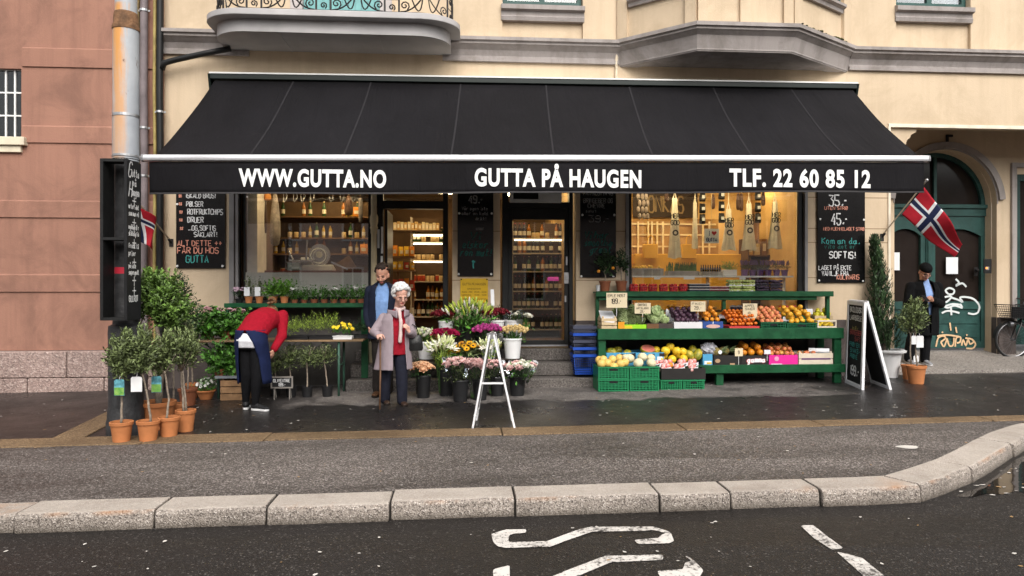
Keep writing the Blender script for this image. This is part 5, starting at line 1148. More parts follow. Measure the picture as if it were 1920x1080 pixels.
# ================================================================== RUSTY LAMP POLE WITH BOARD BOX
pb=gp(215,822);PX,PYY,PZ=pb.x,pb.y+.24,gz(pb.x,pb.y)
def pole_mat():
    m,n,b=_new('rusty_pole_paint');tc=n.nodes.new('ShaderNodeTexCoord').outputs['Object']
    a=_noise(n,tc,2.2,6,.6);c=_ramp(n,a,[(.3,(.30,.32,.35)),(.7,(.42,.44,.46))])
    sx=n.nodes.new('ShaderNodeSeparateXYZ');n.links.new(tc,sx.inputs[0])
    # run-off stripe on the left of the front, below the collar
    st=_math(n,'ADD',_math(n,'MULTIPLY',_math(n,'ABSOLUTE',_math(n,'ADD',sx.outputs['X'],.03)),4.2),_math(n,'MULTIPLY',_noise(n,tc,3.0,6,.75,.4,(6,6,.5)),1.1))
    f=_ramp(n,st,[(.62,(1,1,1)),(1.0,(0,0,0))]);zf=_ramp(n,_math(n,'MULTIPLY',sx.outputs['Z'],.15),[(.40,(.45,)*3),(.62,(1,1,1)),(.687,(1,1,1)),(.69,(0,0,0))])
    c=_mix(n,_mix(n,1.0,f,zf,'MULTIPLY'),c,(.58,.27,.07))
    sp=_ramp(n,_noise(n,tc,9,5,.75,.3,(1,1,.35)),[(.62,(0,0,0)),(.70,(1,1,1))]);c=_mix(n,sp,c,(.10,.04,.018))
    n.links.new(c,b.inputs['Base Color']);b.inputs['Roughness'].default_value=.5;_bump(n,b,_noise(n,tc,30,5),.25,.01);return m
rust=mat('flaky_rust',(.10,.055,.03),.85,.5,12,.6,40,col2=(.23,.12,.06));blk=mat('chipped_black_iron',(.018,.018,.019),.5,.4,9,.35,30,col2=(.042,.042,.044))
pole=thing('lamp_pole','thick pale steel street pole streaked with rust on black cast base','pole',(PX,PYY,PZ))
Yp=PYY;zt=lambda py:fz(222,py,Yp-.1)-PZ;rr=lambda a,b:(fx(b,Yp)-fx(a,Yp))/2*.985
r1,r2,r3_=rr(204,244),rr(200.5,247.5),rr(202,243)
mb=MB();zc0,zc1=zt(48),zt(20)
mb.lathe([(r2,zt(300)),(r2,zc0)],n=28);mb.lathe([(r1*.98,zc1),(r1*.97,zc1+3.5)],n=28);ps=mb.build('shaft',pole_mat(),pole,smooth='auto')
mb=MB();mb.lathe([(r2+.006,zc0-.02),(r2+.008,zc0+.01),(r1+.012,zc0+.05),(r1+.01,zc1-.01),(r1+.002,zc1+.012)],n=28);mb.build('rust_collar',rust,ps,smooth='auto')
mb=MB();mb.lathe([(r2+.006,zt(216)),(r2+.006,zt(211))],n=28);mb.lathe([(r2+.008,zt(292)),(r2+.008,zt(288))],n=28);split(mb.build('clamp',M['steel'],ps))
rb=rr(184,250);rb2=rr(190,245)
mb=MB();mb.lathe([(rb*1.06,-.02),(rb*1.06,.13),(rb*1.0,.17),(rb*.99,.27),(rb*.94,.29),(rb*.94,zt(640)),(rb*.96,zt(625)),(rb*.93,zt(612)),(rb2*.86,zt(608)),(rb2*.80,zt(560)),(rb2*.78,zt(302)),(r2*1.03,zt(296))],n=30)
mb.build('cast_base',blk,pole,smooth='auto')
mb=MB();mb.box(-.012,.012,-rb*.965,-rb*.9,.3,zt(640));mb.build('seam_rib',blk,pole)
mb=MB();mb.lathe([(rb2*.785+.002,zt(513)),(rb2*.785+.002,zt(501))],n=30);mb.build('red_tape',mat('red_tape',(.42,.02,.04),.5),pole)
mb=MB();mb.tube([(-.15,0.05,zt(300)),(-.15,.05,zt(200)),(-.13,.05,zt(195))],.02,8);mb.build('cable_conduit',mat('grey_plastic',(.25,.25,.26)),pole)
# box of boards around the pole; the right-hand side board carries the chalk lettering
fY,bY=PYY-.33,PYY-.02
bxm=mat('black_board_wood',(.011,.011,.011),.6,.3,6,.2,20);xL0,xL1,xR0=fx(187,fY),fx(193,fY),fx(238,fY);z0b,z1b=fz(215,601,fY),fz(215,297,fY);zmd=fz(215,450,fY)
sbx=thing('pole_sign_box','tall black open-fronted sign box fixed round the pole, chalk lettering on its side','sign',(PX,PYY,z0b));bl=(PX,PYY,z0b)
mb=MB();mb.box(xL0,xL1,fY,PYY-.1,z0b,z1b);shifted(mb,bl).build('side_board',bxm,sbx,bev=.003)
mb=MB();mb.box(xR0-.03,xR0,fY,bY,z0b,z1b);sdb=shifted(mb,bl).build('lettered_board',M['black_matt'],sbx,bev=.003)
for z,h in((z0b,.03),(zmd,.028),(z1b-.03,.03)):
    for y in(fY+.001,):
        mb=MB();mb.box(xL1,xR0-.031,y,y+.16,z,z+h);shifted(mb,bl).build('cross_piece',bxm,sbx)
cw=mat('chalk_white',(.62,.62,.62),.9,.2,40);cp=mat('chalk_salmon',(.58,.25,.18),.9,.2,40);ct=mat('chalk_teal',(.05,.26,.24),.9,.2,40);cd_=mat('chalk_dim',(.23,.23,.23),.9,.3,40);ctd=mat('chalk_teal_dim',(.02,.10,.085),.9,.3,40)
mb=MB();D=bY-fY;Rg=random.Random(3)
def side_line(t,py,h,ind,wd,w=None,**k):
    ind*=.8;wd*=.8;z=fz(252,py,PYY-.15);mb.mi(0);chalk(mb,t,(xR0+.001,fY+ind,z),(0,1,0),(0,0,1),h,w,width=wd,R_=Rg,**k)
side_line('G',335,.16,.03,.10,.016,slant=.2);side_line('utta',333,.08,.13,.2,.013);side_line('på',350,.07,.14,.12,.012);side_line('H',372,.16,.04,.10,.016,slant=.2);side_line('augen',368,.08,.13,.21,.013)
for py,t in((393,'urter i det'),(406,'som man vil'),(431,'nydelige bær'),(443,'skikkelig fin'),(466,'frukt til'),(480,'priser'),(503,'på siste'),(515,'supergodt')):side_line(t,py,.05,.04,.28 if len(t)>8 else .2,.011)
for py in(378,418,456,492,526,545):
    z=fz(252,py,PYY-.15);y=fY+.15
    ribbon(mb,[V(xR0+.003,y,z-.06),V(xR0+.003,y,z+.04)],(1,0,0),.012);ribbon(mb,[V(xR0+.0034,y-.04,z),V(xR0+.0034,y+.04,z)],(1,0,0),.012)
side_line('GULROT',565,.06,.05,.25,.012);shifted(mb,bl).build('chalk_lettering',cw,sdb,fix=False)

# ================================================================== CHALKBOARDS ON THE SHOP WALL
def wall_board(px0,px1,pyb,label,lines,screws,seed,ztop=3.3,Y=-.035):
    x0,x1=fx(px0,Y),fx(px1,Y);z0=fz((px0+px1)/2,pyb,Y);t=thing('chalkboard',label,'chalkboard',((x0+x1)/2,Y,z0));o=((x0+x1)/2,Y,z0);Rg=random.Random(seed)
    mb=MB();mb.box(x0,x1,Y,Y+.03,z0,ztop);pn=shifted(mb,o).build('panel',mat('chalkboard_gloss',(.007,.007,.0075),.16,.3,3,spec=.5),t,bev=.002)
    groups={}
    for(txt,lx0,lx1,ly,h,m,kw)in lines:
        a=at(lx0,ly,Y);b=at(lx1,ly,Y);hh=h/ppm(a.x,Y);q=groups.setdefault(m.name,(MB(),m))[0]
        chalk(q,txt,(a.x,Y-.001,a.z),(1,0,0),(0,0,1),hh,kw.pop('w',hh*.17),width=b.x-a.x,R_=Rg,**kw)
    for q,m in groups.values():shifted(q,o).build('chalk_lettering',m,pn,fix=False)
    for sx_,sy in screws:
        c=at(sx_,sy,Y-.004);mb=MB();mb.ball(c,(.018,.008,.018),8,5);shifted(mb,o).build('screw',M['white_paint'],pn)
    return t
wall_board(330,422,503,'black chalkboard left of the shop window listing hash-marked goods, GUTTA in teal',[
    ('IS OG',346,372,362,9,cw,{}),('ISKALD BRUS!',349,405,371,9,cw,{}),('#',335,343,372,9,cp,{}),('PØLSER',350,382,387,9,cw,{}),('#',335,344,387,9,cp,{}),('ROTFRUKTCHIPS',352,419,402,10,cw,{}),('#',336,345,402,9,cp,{}),
    ('DRUER',352,383,417,10,cw,{}),('#',336,345,417,9,cp,{}),('...OG SOFTIS',353,406,432,9,cw,{}),('#',337,346,433,9,cp,{}),('SÅKLART!',364,408,444,9,cw,{}),
    ('ALT DETTE ++',333,418,461,10,cp,{}),('FÅR DU HOS',333,412,475,11,cp,{}),('GUTTA',349,393,492,13,ct,{})],((332,383),(332,499),(417,499)),11)
wall_board(858,925,518,'glossy black chalkboard between the two doors with a teal flower near its foot',[
    ('49,-',879,908,381,14,cd_,{}),('Vår egen iste',866,916,394,6,cd_,{'w':.007}),('eller en kald',866,916,403,6,cd_,{'w':.007}),('drikk!',892,912,413,6,cd_,{'w':.007}),('( sommer )',888,912,431,6,cd_,{'w':.006}),
    ('Vi',880,902,449,14,ctd,{'slant':.25}),('elsker',867,917,465,13,ctd,{'slant':.25}),('ren mat!',863,921,480,13,ctd,{'slant':.25}),('*',883,896,503,16,ct,{'jit':.3})],((861,400),(922,400),(860,514),(921,514)),12)
wall_board(1088,1155,520,'black chalkboard behind the two small orange trees, faint teal handwriting',[
    ('PANNACOTTA 45',1094,1150,366,8,cd_,{'w':.009}),('BRINGEBÆR OG'.replace('Æ','E'),1094,1150,380,8,cd_,{'w':.009}),('CHEVRE',1102,1136,390,8,cd_,{'w':.009}),('salat',1098,1120,398,5,cd_,{'w':.006}),('39,-',1104,1146,416,12,cd_,{'w':.008}),
    ('Vi har',1095,1143,447,13,ctd,{'slant':.25}),('smoothie',1095,1150,461,12,ctd,{'slant':.25}),('grønt',1106,1148,474,12,ctd,{'slant':.25})],((1092,403),(1152,403),(1090,518),(1150,518)),13)
wall_board(1533,1622,530,'black chalkboard right of the shop window advertising SOFTIS with prices 35 and 45',[
    ('35,-',1554,1592,386,20,cw,{'w':.022}),('UTEN STRØ',1546,1590,393,6,cp,{'w':.009}),('45,-',1559,1592,421,21,cw,{'w':.022}),('MED HJEMMELAGET STRØ',1544,1621,432,6,cp,{'w':.009}),
    ('Kom an da,',1541,1612,457,11,ct,{'w':.014}),('vite det er',1546,1606,466,8,ctd,{'w':.01}),('SOFTIS!',1555,1605,484,12,cw,{'w':.019}),('LAGET PÅ EKTE',1535,1597,506,8,cw,{'w':.012}),('VANILJE FRA',1541,1592,517,9,cw,{'w':.012}),('KULINARIS',1569,1612,524,9,cp,{'w':.012})],
    ((1538,411),(1620,412),(1536,526),(1618,527)),14)
# yellow notice under the middle board
Y=-.022;x0,x1,z0,z1=fx(863,Y),fx(915,Y),fz(890,568,Y),fz(890,522,Y)
yn=thing('yellow_sign','yellow printed sign on the pier between the doors, just above the flowers','sign',((x0+x1)/2,Y,z0));o=((x0+x1)/2,Y,z0)
mb=MB();mb.box(x0,x1,Y,Y+.02,z0,z1);ynp=shifted(mb,o).build('panel',mat('yellow_sheet',(.68,.42,.02),.4,.05),yn,bev=.002)
mb=MB();
for body,py,w_,sz in(('GUTTA PÅ HAUGEN',535,.40,.055),('ÅPNINGSTIDER',543,.24,.032),('MAN - FRE   09.00 - 20.00',549,.42,.034),('LØRDAG     10.00 - 18.00',554.5,.42,.034),('SØNDAG STENGT HELE DAGEN',562,.42,.03)):
    t=MB();text_into(t,body,sz,(0,0,0),(1,0,0),(0,0,1));a=min(p.x for p in t.v);b=max(p.x for p in t.v);s=w_*.9/(b-a);t.v=[V((x0+x1)/2+(p.x-(a+b)/2)*s,Y-.002,fz(890,py,Y)+p.z)for p in t.v];mb.merge(t)
shifted(mb,o).build('lettering',mat('brown_print',(.12,.06,.01),.7),ynp,fix=False)
for sx_,sy in((865,524),(913,524)):
    mb=MB();c=at(sx_,sy,Y-.002);mb.ball(c,(.012,.006,.012),8,5);shifted(mb,o).build('screw',M['iron'],ynp)

# ================================================================== FLAGS
fr_,fw_,fb_=mat('flag_red',(.40,.012,.025),.75,.06,20),mat('flag_white',(.70,.70,.72),.75,.04,20),mat('flag_blue',(.012,.018,.06),.75,.1,20)
def flag(label,base_px,tip_px,ytip,corners,wave):
    b=at(*base_px,-.01);t_=at(*tip_px,ytip);f=thing('flag',label,'flag',tuple(b));l=tuple(b)
    mb=MB();mb.tube([b+V(0,.03,0),t_],.011,8);shifted(mb,l).build('pole',mat('pale_wood_pole',(.35,.28,.20),.5),f,smooth='auto')
    mb=MB();mb.ball(t_+(t_-b).normalized()*.02,.026,10,7);mb.tube([t_-(t_-b).normalized()*.03,t_+(t_-b).normalized()*.01],.016,8);shifted(mb,l).build('finial',M['steel'],f,smooth=True)
    mb=MB();d=(t_-b).normalized();mb.tube([b-d*.0+V(0,.03,-.03),b+d*.07],.019,8);mb.box(b.x-.03,b.x+.03,-.012,.0,b.z-.07,b.z+.05);shifted(mb,l).build('bracket',M['iron'],f)
    P=[at(*c)for c in corners];NU,NV=22,16;mb=MB()  # hoist top, hoist bottom, fly bottom, fly top
    def pt(u,v):
        a=P[0].lerp(P[1],v);c=P[3].lerp(P[2],v);q=a.lerp(c,u);return q+wave(u,v)
    vs=[pt(i/NU,j/NV)for j in range(NV+1)for i in range(NU+1)]
    for j in range(NV):
        for i in range(NU):
            bl_=7<=i<9 or 7<=j<9;wh=6<=i<10 or 6<=j<10;mb.mi(2 if bl_ else 1 if wh else 0)
            mb.add([],[]);mb.f.append((j*(NU+1)+i,j*(NU+1)+i+1,(j+1)*(NU+1)+i+1,(j+1)*(NU+1)+i));mb.m.append(mb.cur)
    mb.v=vs;o=shifted(mb,l).build('cloth',[fr_,fw_,fb_],f,smooth=True);s=o.modifiers.new('solid','SOLIDIFY');s.thickness=.002;return f
flag('Norwegian flag on a slanting pole at the pier by the arched door',(1654,444),(1736,340),-.55,((1733,351,-.53),(1689,402,-.27),(1783,483,-.34),(1809,458,-.60)),
     lambda u,v:V(.015*math.sin(u*7+v*2),.05*math.sin(u*8+v*3)*(0.3+u),.03*math.sin(u*3.1)*(1-v*.4)-.02*math.sin(PI*u)*v))
flag('Norwegian flag hanging furled from a slanting pole beside the black downpipe',(321,454),(230,346),-.95,((234,350,-.92),(289,408,-.42),(290,468,-.38),(240,432,-.80)),
     lambda u,v:V(.03*math.sin(v*9+u),.05*math.sin(v*8+u*4),-.03*math.sin(PI*v)))

# ================================================================== INSIDE THE SHOP
IX0,IX1=fx(440)+.04,fx(1512);IZ0,IZ1=FLOOR,3.5
wood=mat('oiled_wood',(.20,.105,.045),.45,.35,4,.1,30);warmw=mat('ochre_wall_paint',(.40,.24,.08),.7,.12,1.7,col2=(.70,.47,.20));darkw=mat('brown_shop_wall',(.12,.07,.035),.8,.3,2)
room=thing('shop_room','warm lit shop interior with ochre walls seen through the windows and doors','shop interior',(1,2,FLOOR));RL=(1,2,FLOOR)
def rb_(mb,name,m,**k):return shifted(mb,RL).build(name,m,room,**k)
PX1=fx(848)+.1;PX2=X[1075]+.15
mb=MB();mb.box(IX0,IX1,T,4.6,IZ0-.1,IZ0);rb_(mb,'floor',wood)
mb=MB();mb.box(IX0,IX1,T,4.6,IZ1,IZ1+.1);rb_(mb,'ceiling',mat('shop_ceiling',(.45,.38,.28),.8))
mb=MB();mb.box(IX0-.1,IX0,T,4.6,IZ0,IZ1);mb.box(IX0,PX2,4.6,4.7,IZ0,IZ1);rb_(mb,'wall',darkw)
mb=MB();mb.box(PX2,IX1,2.1,2.2,IZ0,IZ1);mb.box(IX1,IX1+.1,T,2.2,IZ0,IZ1);rb_(mb,'wall',warmw)
mb=MB();mb.box(PX2-.04,PX2,T+.4,4.6,IZ0,IZ1);rb_(mb,'partition',mat('amber_panel',(.40,.24,.09),.6,.2,3))
glow=mat('warm_lamp_glow',(1.0,.72,.40),.5,emit=25.0);glow2=mat('strip_lamp_glow',(1.0,.80,.55),.5,emit=7.0)
def lamp(x,y,w,d,label,m=glow):
    t=thing('ceiling_lamp',label,'lamp',(x,y,IZ1-.09),group='warm ceiling lamps inside the shop');mb=MB();frame_box(mb,-w,w,-.0,.0,-d,d,.02)if False else mb.box(-w-.02,w+.02,-d-.02,d+.02,.03,.088);mb.build('housing',M['steel'],t)
    mb=MB();mb.box(-w,w,-d,d,.0,.028);mb.build('diffuser',m,t)
for x,y in((-2.3,1.6),(-.9,1.4),(-.2,3.0),(1.35,1.5),(1.2,3.2)):lamp(x,y,.3,.12,'warm ceiling lamp inside the shop')
for x,y in((5.1,1.3),(3.6,1.3),(2.6,1.3)):lamp(x,y,.32,.1,'warm ceiling lamp inside the shop')
t=thing('glow_strip','long added light strip brightening the bags, hidden atop the right shop window','lamp',(3.85,.17,3.13));mb=MB();mb.box(-1.35,1.35,-.03,.03,.0305,.06);mb.build('housing',M['steel'],t);mb=MB();mb.box(-1.33,1.33,-.025,.025,0,.03);mb.build('diffuser',glow,t)  # added to brighten the bag fronts, kept out of sight above the valance
t=thing('glow_strip','shorter added light strip brightening the slicer, hidden atop the left shop window','lamp',(-2.3,.17,3.13));mb=MB();mb.box(-.75,.75,-.03,.03,.0305,.06);mb.build('housing',M['steel'],t);mb=MB();mb.box(-.73,.73,-.025,.025,0,.03);mb.build('diffuser',glow,t)  # added so the slicer and nearby front faces show, hidden above the valance
# shelving
shm=mat('pale_shelf',(.45,.38,.28),.5,.1,6)
def shelves(name,label,x0,x1,y0,y1,zs,upr=True,m=None,strip=(),back=None):
    t=thing(name,label,'shelf',((x0+x1)/2,(y0+y1)/2,IZ0));o=((x0+x1)/2,(y0+y1)/2,IZ0)
    for z in zs:
        mb=MB();mb.box(x0,x1,y0,y1,z-.025,z);s=shifted(mb,o).build('shelf_board',m or shm,t)
        if z in strip:mb=MB();mb.box(x0+.03,x1-.03,y0+.03,y0+.05,z-.05,z-.026);shifted(mb,o).build('glow_strip',glow2,s)
    if upr:
        for x in(x0-.025,x1):
            mb=MB();mb.box(x,x+.025,y0,y1,IZ0,max(zs)+.3);shifted(mb,o).build('upright',m or shm,t)
    if back:mb=MB();mb.box(x0,x1,y1,y1+.02,IZ0,max(zs)+.3);shifted(mb,o).build('back_panel',back,t)
    return t
Rg=random.Random(21)
gcols=[mat('amber_glass',(.30,.10,.015),.15,.2,5),mat('green_glass',(.03,.07,.02),.12,.2,5),mat('dark_glass_bottle',(.015,.012,.010),.12,.2,5),mat('pale_jar',(.60,.42,.20),.3,.15,5),mat('red_jar',(.40,.05,.02),.3,.2,5),mat('golden_oil',(.55,.33,.04),.15,.2,5)]
lab_m=mat('goods_label',(.68,.60,.45),.6,.1,9)
def bottle_proto(k,r=.036,h=.28):
    o=thing('bottle','x','bottle');mb=MB();mb.lathe([(r*.9,0),(r,.01),(r,h*.58),(r*.75,h*.70),(r*.36,h*.78),(r*.36,h*.97)],n=10);mb.build('bottle_body',gcols[k],o,smooth='auto')
    mb=MB();mb.lathe([(r+.001,h*.18),(r+.001,h*.46)],n=10,cap0=False,cap1=False);mb.build('bottle_label',lab_m,o,smooth=True)
    mb=MB();mb.lathe([(r*.42,h*.92),(r*.42,h)],n=8);mb.build('cap',gcols[(k+2)%6],o);return o
def jar_proto(k,r=.042,h=.12):
    o=thing('jar','x','jar');mb=MB();mb.lathe([(r*.9,0),(r,.008),(r,h*.8),(r*.85,h*.86)],n=10);mb.build('jar_body',gcols[k],o,smooth='auto')
    mb=MB();mb.lathe([(r*.9,h*.86),(r*.9,h)],n=10);mb.build('lid',gcols[(k+5)%6],o);return o
protos=[bottle_proto(0),bottle_proto(1),bottle_proto(2),jar_proto(3),jar_proto(4),bottle_proto(5,.03,.24)];used_p=set()
def row(kinds,x0,x1,y,z,label,group,step=.1,skip=.08):
    x=x0+step*.5
    while x<x1:
        if Rg.random()>skip:
            p=protos[Rg.choice(kinds)];loc=(x+Rg.uniform(-.008,.008),y+Rg.uniform(-.02,.02),z)
            if id(p)not in used_p:p.location=loc;p['label']=label;p['group']=group;used_p.add(id(p))
            else:dup(p,loc,Rg.uniform(0,6),label,group)
        x+=step
# seen through the open doorway: a bright shelf of bottles at the back
ys=2.3;dX0,dX1=fx(772,ys),fx(832,ys)
zz=[fz(800,p,ys)for p in(645,593,561,527,487,453,437)]
shelves('bottle_shelf','brightly lit shelf of bottles and jars at the back of the open doorway',dX0,dX1,ys,ys+.3,zz,True,shm,(zz[-1],zz[-2],zz[-3]),darkw)
for i,(k,lb)in enumerate((([2,0],'lowest'),([2,0,1],'second lowest'),([0,5],'third'),([4,3],'fourth'),([3],'fifth'),([3,1],'top'))):
    row(k,dX0,dX1,ys+.10,zz[i],'one of the bottles or jars on the %s board of the bright doorway shelf'%lb,'goods on the doorway shelf, %s board'%lb,.085)
yb=2.2;c0,c1=fx(735,yb),fx(828,yb)
shelves('box_shelf','high dark shelf holding a row of boxes above the open doorway',c0,c1,yb,yb+.25,[fz(780,431,yb)],False,darkw)
bxs=[mat('tan_box',(.50,.30,.10),.6,.2,6),mat('cream_box',(.62,.48,.26),.6,.1,6),mat('brown_box',(.22,.11,.04),.6,.2,6)]
def carton(name,label,cat,x0,x1,y0,y1,z0,z1,m,group=None,lid=None):
    t=thing(name,label,cat,((x0+x1)/2,(y0+y1)/2,z0),0,group);o=((x0+x1)/2,(y0+y1)/2,z0)
    mb=MB();mb.box(x0,x1,y0,y1,z0,z1);shifted(mb,o).build('box_body',m,t,bev=.003)
    mb=MB();mb.box(x0+(x1-x0)*.2,x1-(x1-x0)*.2,y0-.002,y0-.0005,z0+(z1-z0)*.25,z0+(z1-z0)*.7);shifted(mb,o).build('box_label',lab_m,t);return t
x=c0+.02
while x<c1-.05:carton('tea_box','small upright box in the row above the doorway shelf','box',x,x+.055,yb+.03,yb+.15,fz(780,431,yb),fz(780,417,yb)+Rg.uniform(-.02,.02),bxs[int(Rg.random()*2)],'boxes on the high doorway shelf');x+=.066
# heaped goods at the left of the doorway
yg=1.5;tb=thing('goods_stand','tiered wooden stand with yellow packets just inside the open doorway','display stand',(fx(757,yg),yg+.2,IZ0));o=(fx(757,yg),yg+.2,IZ0)
for py in(600,545,505,480):
    mb=MB();z=fz(757,py,yg);mb.box(fx(737,yg),fx(777,yg),yg,yg+.35,z-.03,z);shifted(mb,o).build('tier',wood,tb)
mb=MB();mb.box(fx(741,yg),fx(745,yg),yg+.3,yg+.34,IZ0,2.0);mb.box(fx(770,yg),fx(774,yg),yg+.3,yg+.34,IZ0,2.0);shifted(mb,o).build('upright',wood,tb)
pk=[mat('yellow_packet',(.70,.42,.03),.5,.15,5),mat('orange_packet',(.65,.22,.02),.5,.15,5),mat('cream_packet',(.65,.52,.32),.5,.1,5),mat('red_packet',(.42,.04,.02),.5,.15,5)]
def packet(x,y,z,w,h,d,m,label,group,tilt=0):
    t=thing('packet',label,'packet',(x,y,z),tilt,group);mb=MB();mb.loft([((0,0,0),(w*.5,0,0),(0,d*.5,0)),((0,0,h*.5),(w*.52,0,0),(0,d*.6,0)),((0,0,h*.93),(w*.5,0,0),(0,d*.12,0)),((0,0,h),(w*.5,0,0),(0,d*.1,0))],10);mb.build('packet_body',m,t,smooth='auto')
    mb=MB();mb.box(-w*.3,w*.3,-d*.62,-d*.6,h*.25,h*.6);mb.build('packet_label',lab_m,t)
for py,n,h in((600,4,.2),(545,4,.22),(505,4,.14),(480,4,.22)):
    z=fz(757,py,yg)
    for k in range(n):
        packet(fx(740+k*10.5,yg),yg+.1+Rg.uniform(-.03,.05),z,.085,h*Rg.uniform(.7,1.1),.06,pk[Rg.choice((0,0,1,2,3)if py!=600 else(0,3,2))],'packet heaped on the tiered stand inside the open doorway','packets on the tiered doorway stand',Rg.uniform(-.5,.5))
# seen through the glazed door: drinks shelves
yd=2.0;g0,g1=fx(962,yd),fx(1066,yd);zz=[fz(1010,p,yd)for p in(617,578,545,508,474,446)]
shelves('drinks_shelf','shelves of drinks bottles seen through the closed glazed door',g0,g1,yd,yd+.35,zz,True,shm,(zz[-1],),darkw)
for i,k in enumerate(([1,2],[2,2,1],[0,2],[2,0,1],[2,0],[3,0,2])):
    row(k,g0,g1,yd+.08,zz[i],'one of the drinks bottles behind the closed glazed door','drinks bottles behind the glazed door',.085,.12)
mb=MB();c=at(1038,523,.6);mb.loft([((c.x-.10,.6,c.z),(0,.02,0),(0,0,.02)),((c.x-.08,.6,c.z),(0,.03,0),(0,0,.035)),((c.x+.08,.6,c.z),(0,.03,0),(0,0,.035)),((c.x+.08,.6,c.z),(0,.02,0),(0,0,.02))],10)
t=tag(mb.build('neon_tube',mat('pink_neon',(.9,.08,.5),.4,emit=.2),smooth=True),'glowing pink tube inside the closed glazed door','neon sign')
# left window: slicing machine, hams, jars and shelves
yl=1.9;q0,q1=fx(470,yl),fx(700,yl);zz=[fz(580,p,yl)for p in(515,475,445,405)]
shelves('deli_shelf','dim deli shelves of jars behind the slicing machine in the left window',q0,q1,yl,yl+.35,zz,True,wood,(),darkw)
for i,k in enumerate(([3,4,0],[0,5,3],[5,3,1],[0,1])):row(k,q0,q1,yl+.1,zz[i],'one of the jars and bottles on the deli shelves of the left window','goods on the deli shelves',.12,.3)
for i in range(7):packet(fx(Rg.choice((488,500,640,655,668,682,690)),yl),yl+.02,zz[Rg.choice((0,1,2,3))],.13,.17,.07,pk[Rg.choice((0,0,1))],'yellow packet on the deli shelves of the left window','packets on the deli shelves',Rg.uniform(-.4,.4))
yc=.75;ctop=fz(590,508,yc)
ctr=thing('window_counter','dark counter inside the left window carrying a slicing machine','counter',(fx(580,yc),yc,IZ0));o=(fx(580,yc),yc,IZ0)
mb=MB();mb.box(fx(482,yc),fx(692,yc),yc-.25,yc+.4,ctop-.04,ctop);shifted(mb,o).build('counter_top',mat('red_brown_top',(.12,.035,.03),.4),ctr);mb=MB();mb.box(fx(484,yc),fx(690,yc),yc-.22,yc+.38,IZ0,ctop-.041);shifted(mb,o).build('counter_front',wood,ctr)
c=at(600,478,yc);sl=thing('slicing_machine','silver meat slicer with large round blade in the left window','slicer',(c.x,yc,ctop));h=c.z-ctop
chrome=mat('polished_steel',(.62,.62,.64),.22,.05,9,metal=.9);slw=mat('cream_enamel',(.62,.60,.56),.3)
mb=MB();mb.tube([(0,-.02,h),(0,-.05,h)],.175,28);bld=mb.build('blade',chrome,sl,smooth='auto');mb=MB();mb.tube([(0,-.0,h),(0,-.09,h)],.05,14);mb.build('blade_hub',slw,bld,smooth='auto')
mb=MB();mb.box(-.38,.22,-.1,.2,.0,.1);mb.box(-.30,-.12,-.05,.12,.1,.22);mb.box(-.06,.06,.0,.12,.1,h+.04);mb.build('slicer_body',slw,sl,bev=.015,seg=2)
mb=MB();mb.box(-.45,-.05,-.16,.0,.15,.175);mb.bar((-.4,-.1,.17),(-.48,-.12,.34),.02);mb.bar((-.2,-.1,.17),(-.18,-.1,.5),.025);mb.build('slide_tray',chrome,sl,bev=.004)
mb=MB();mb.tube([(.12*math.cos(t),-.13,h-.02+.12*math.sin(t))for t in[i*PI/10 for i in range(21)]],.008,6);mb.build('blade_guard',slw,sl)
ham_m=[mat('cured_ham',(.14,.075,.05),.7,.4,9,.4,25),mat('salami_skin',(.30,.25,.22),.75,.35,12,.4,30),mat('dark_sausage',(.09,.05,.04),.6,.3,9,.3,30)]
cordm=mat('cord',(.45,.36,.22),.8)
def hanger(name,label,cat,px,py0,py1,y,r,m,group=None,bulge=.6):
    p=at(px,py0,y);q=at(px,py1,y);L=p.z-q.z;t=thing(name,label,cat,(p.x,y,q.z),0,group)
    mb=MB();mb.lathe([(r*.2,0),(r*.75,L*.04),(r,L*.2),(r*.95,L*.45),(r*(1-bulge*.5),L*.75),(r*(1-bulge),L*.95),(r*.15,L)],n=12);mb.build('meat' if cat!='bag' else 'bag_body',m,t,smooth=True)
    mb=MB();mb.tube([(0,0,L),(0,0,max(L+.05,3.3-q.z))],.004,5);mb.build('cord',cordm,t);return t
rail=thing('hanging_rail','steel rail at the top of the shop windows from which meats and bags hang','rail',(1,.5,3.3));mb=MB();mb.tube([(IX0+.1-1,0,0),(IX1-1-.1,0,0)],.015,8);mb.build('tube',M['steel'],rail)
hanger('ham','long grey cured ham hanging at the left of the left window','ham',516,362,462,.5,.085,ham_m[1])
hanger('ham','dark cured ham hanging behind the pale window reveal','ham',492,358,440,.55,.08,ham_m[2]);hanger('ham','brown cured ham hanging right of the slicing machine','ham',654,366,405,.5,.07,ham_m[0]);hanger('salami','pale salami hanging near the cream column','salami',676,370,418,.5,.035,ham_m[1],None,.1)
hanger('salami','short orange cheese hanging at the top left of the left window','cheese',502,360,376,.5,.06,mat('orange_rind',(.55,.22,.05),.5),None,.3)
for i,px in enumerate((533,552,566,584,620,640,662)):
    p=at(px,366,.45);t=thing('wire_whisk','wire loop utensil hanging along the top of the left window','utensil',tuple(p),0,'wire utensils hanging in the left window');mb=MB()
    for a in(0,1.05,2.1):mb.tube([(math.cos(a)*.05*math.sin(s),math.sin(a)*.05*math.sin(s),-.09+.09*(1-s/PI)*2-.02)for s in[PI*k/10 for k in range(11)]],.003,4)
    mb.build('wires',M['steel'],t);mb=MB();mb.tube([(0,0,.07),(0,0,3.3-p.z)],.006,6);mb.build('handle',M['steel'],t)
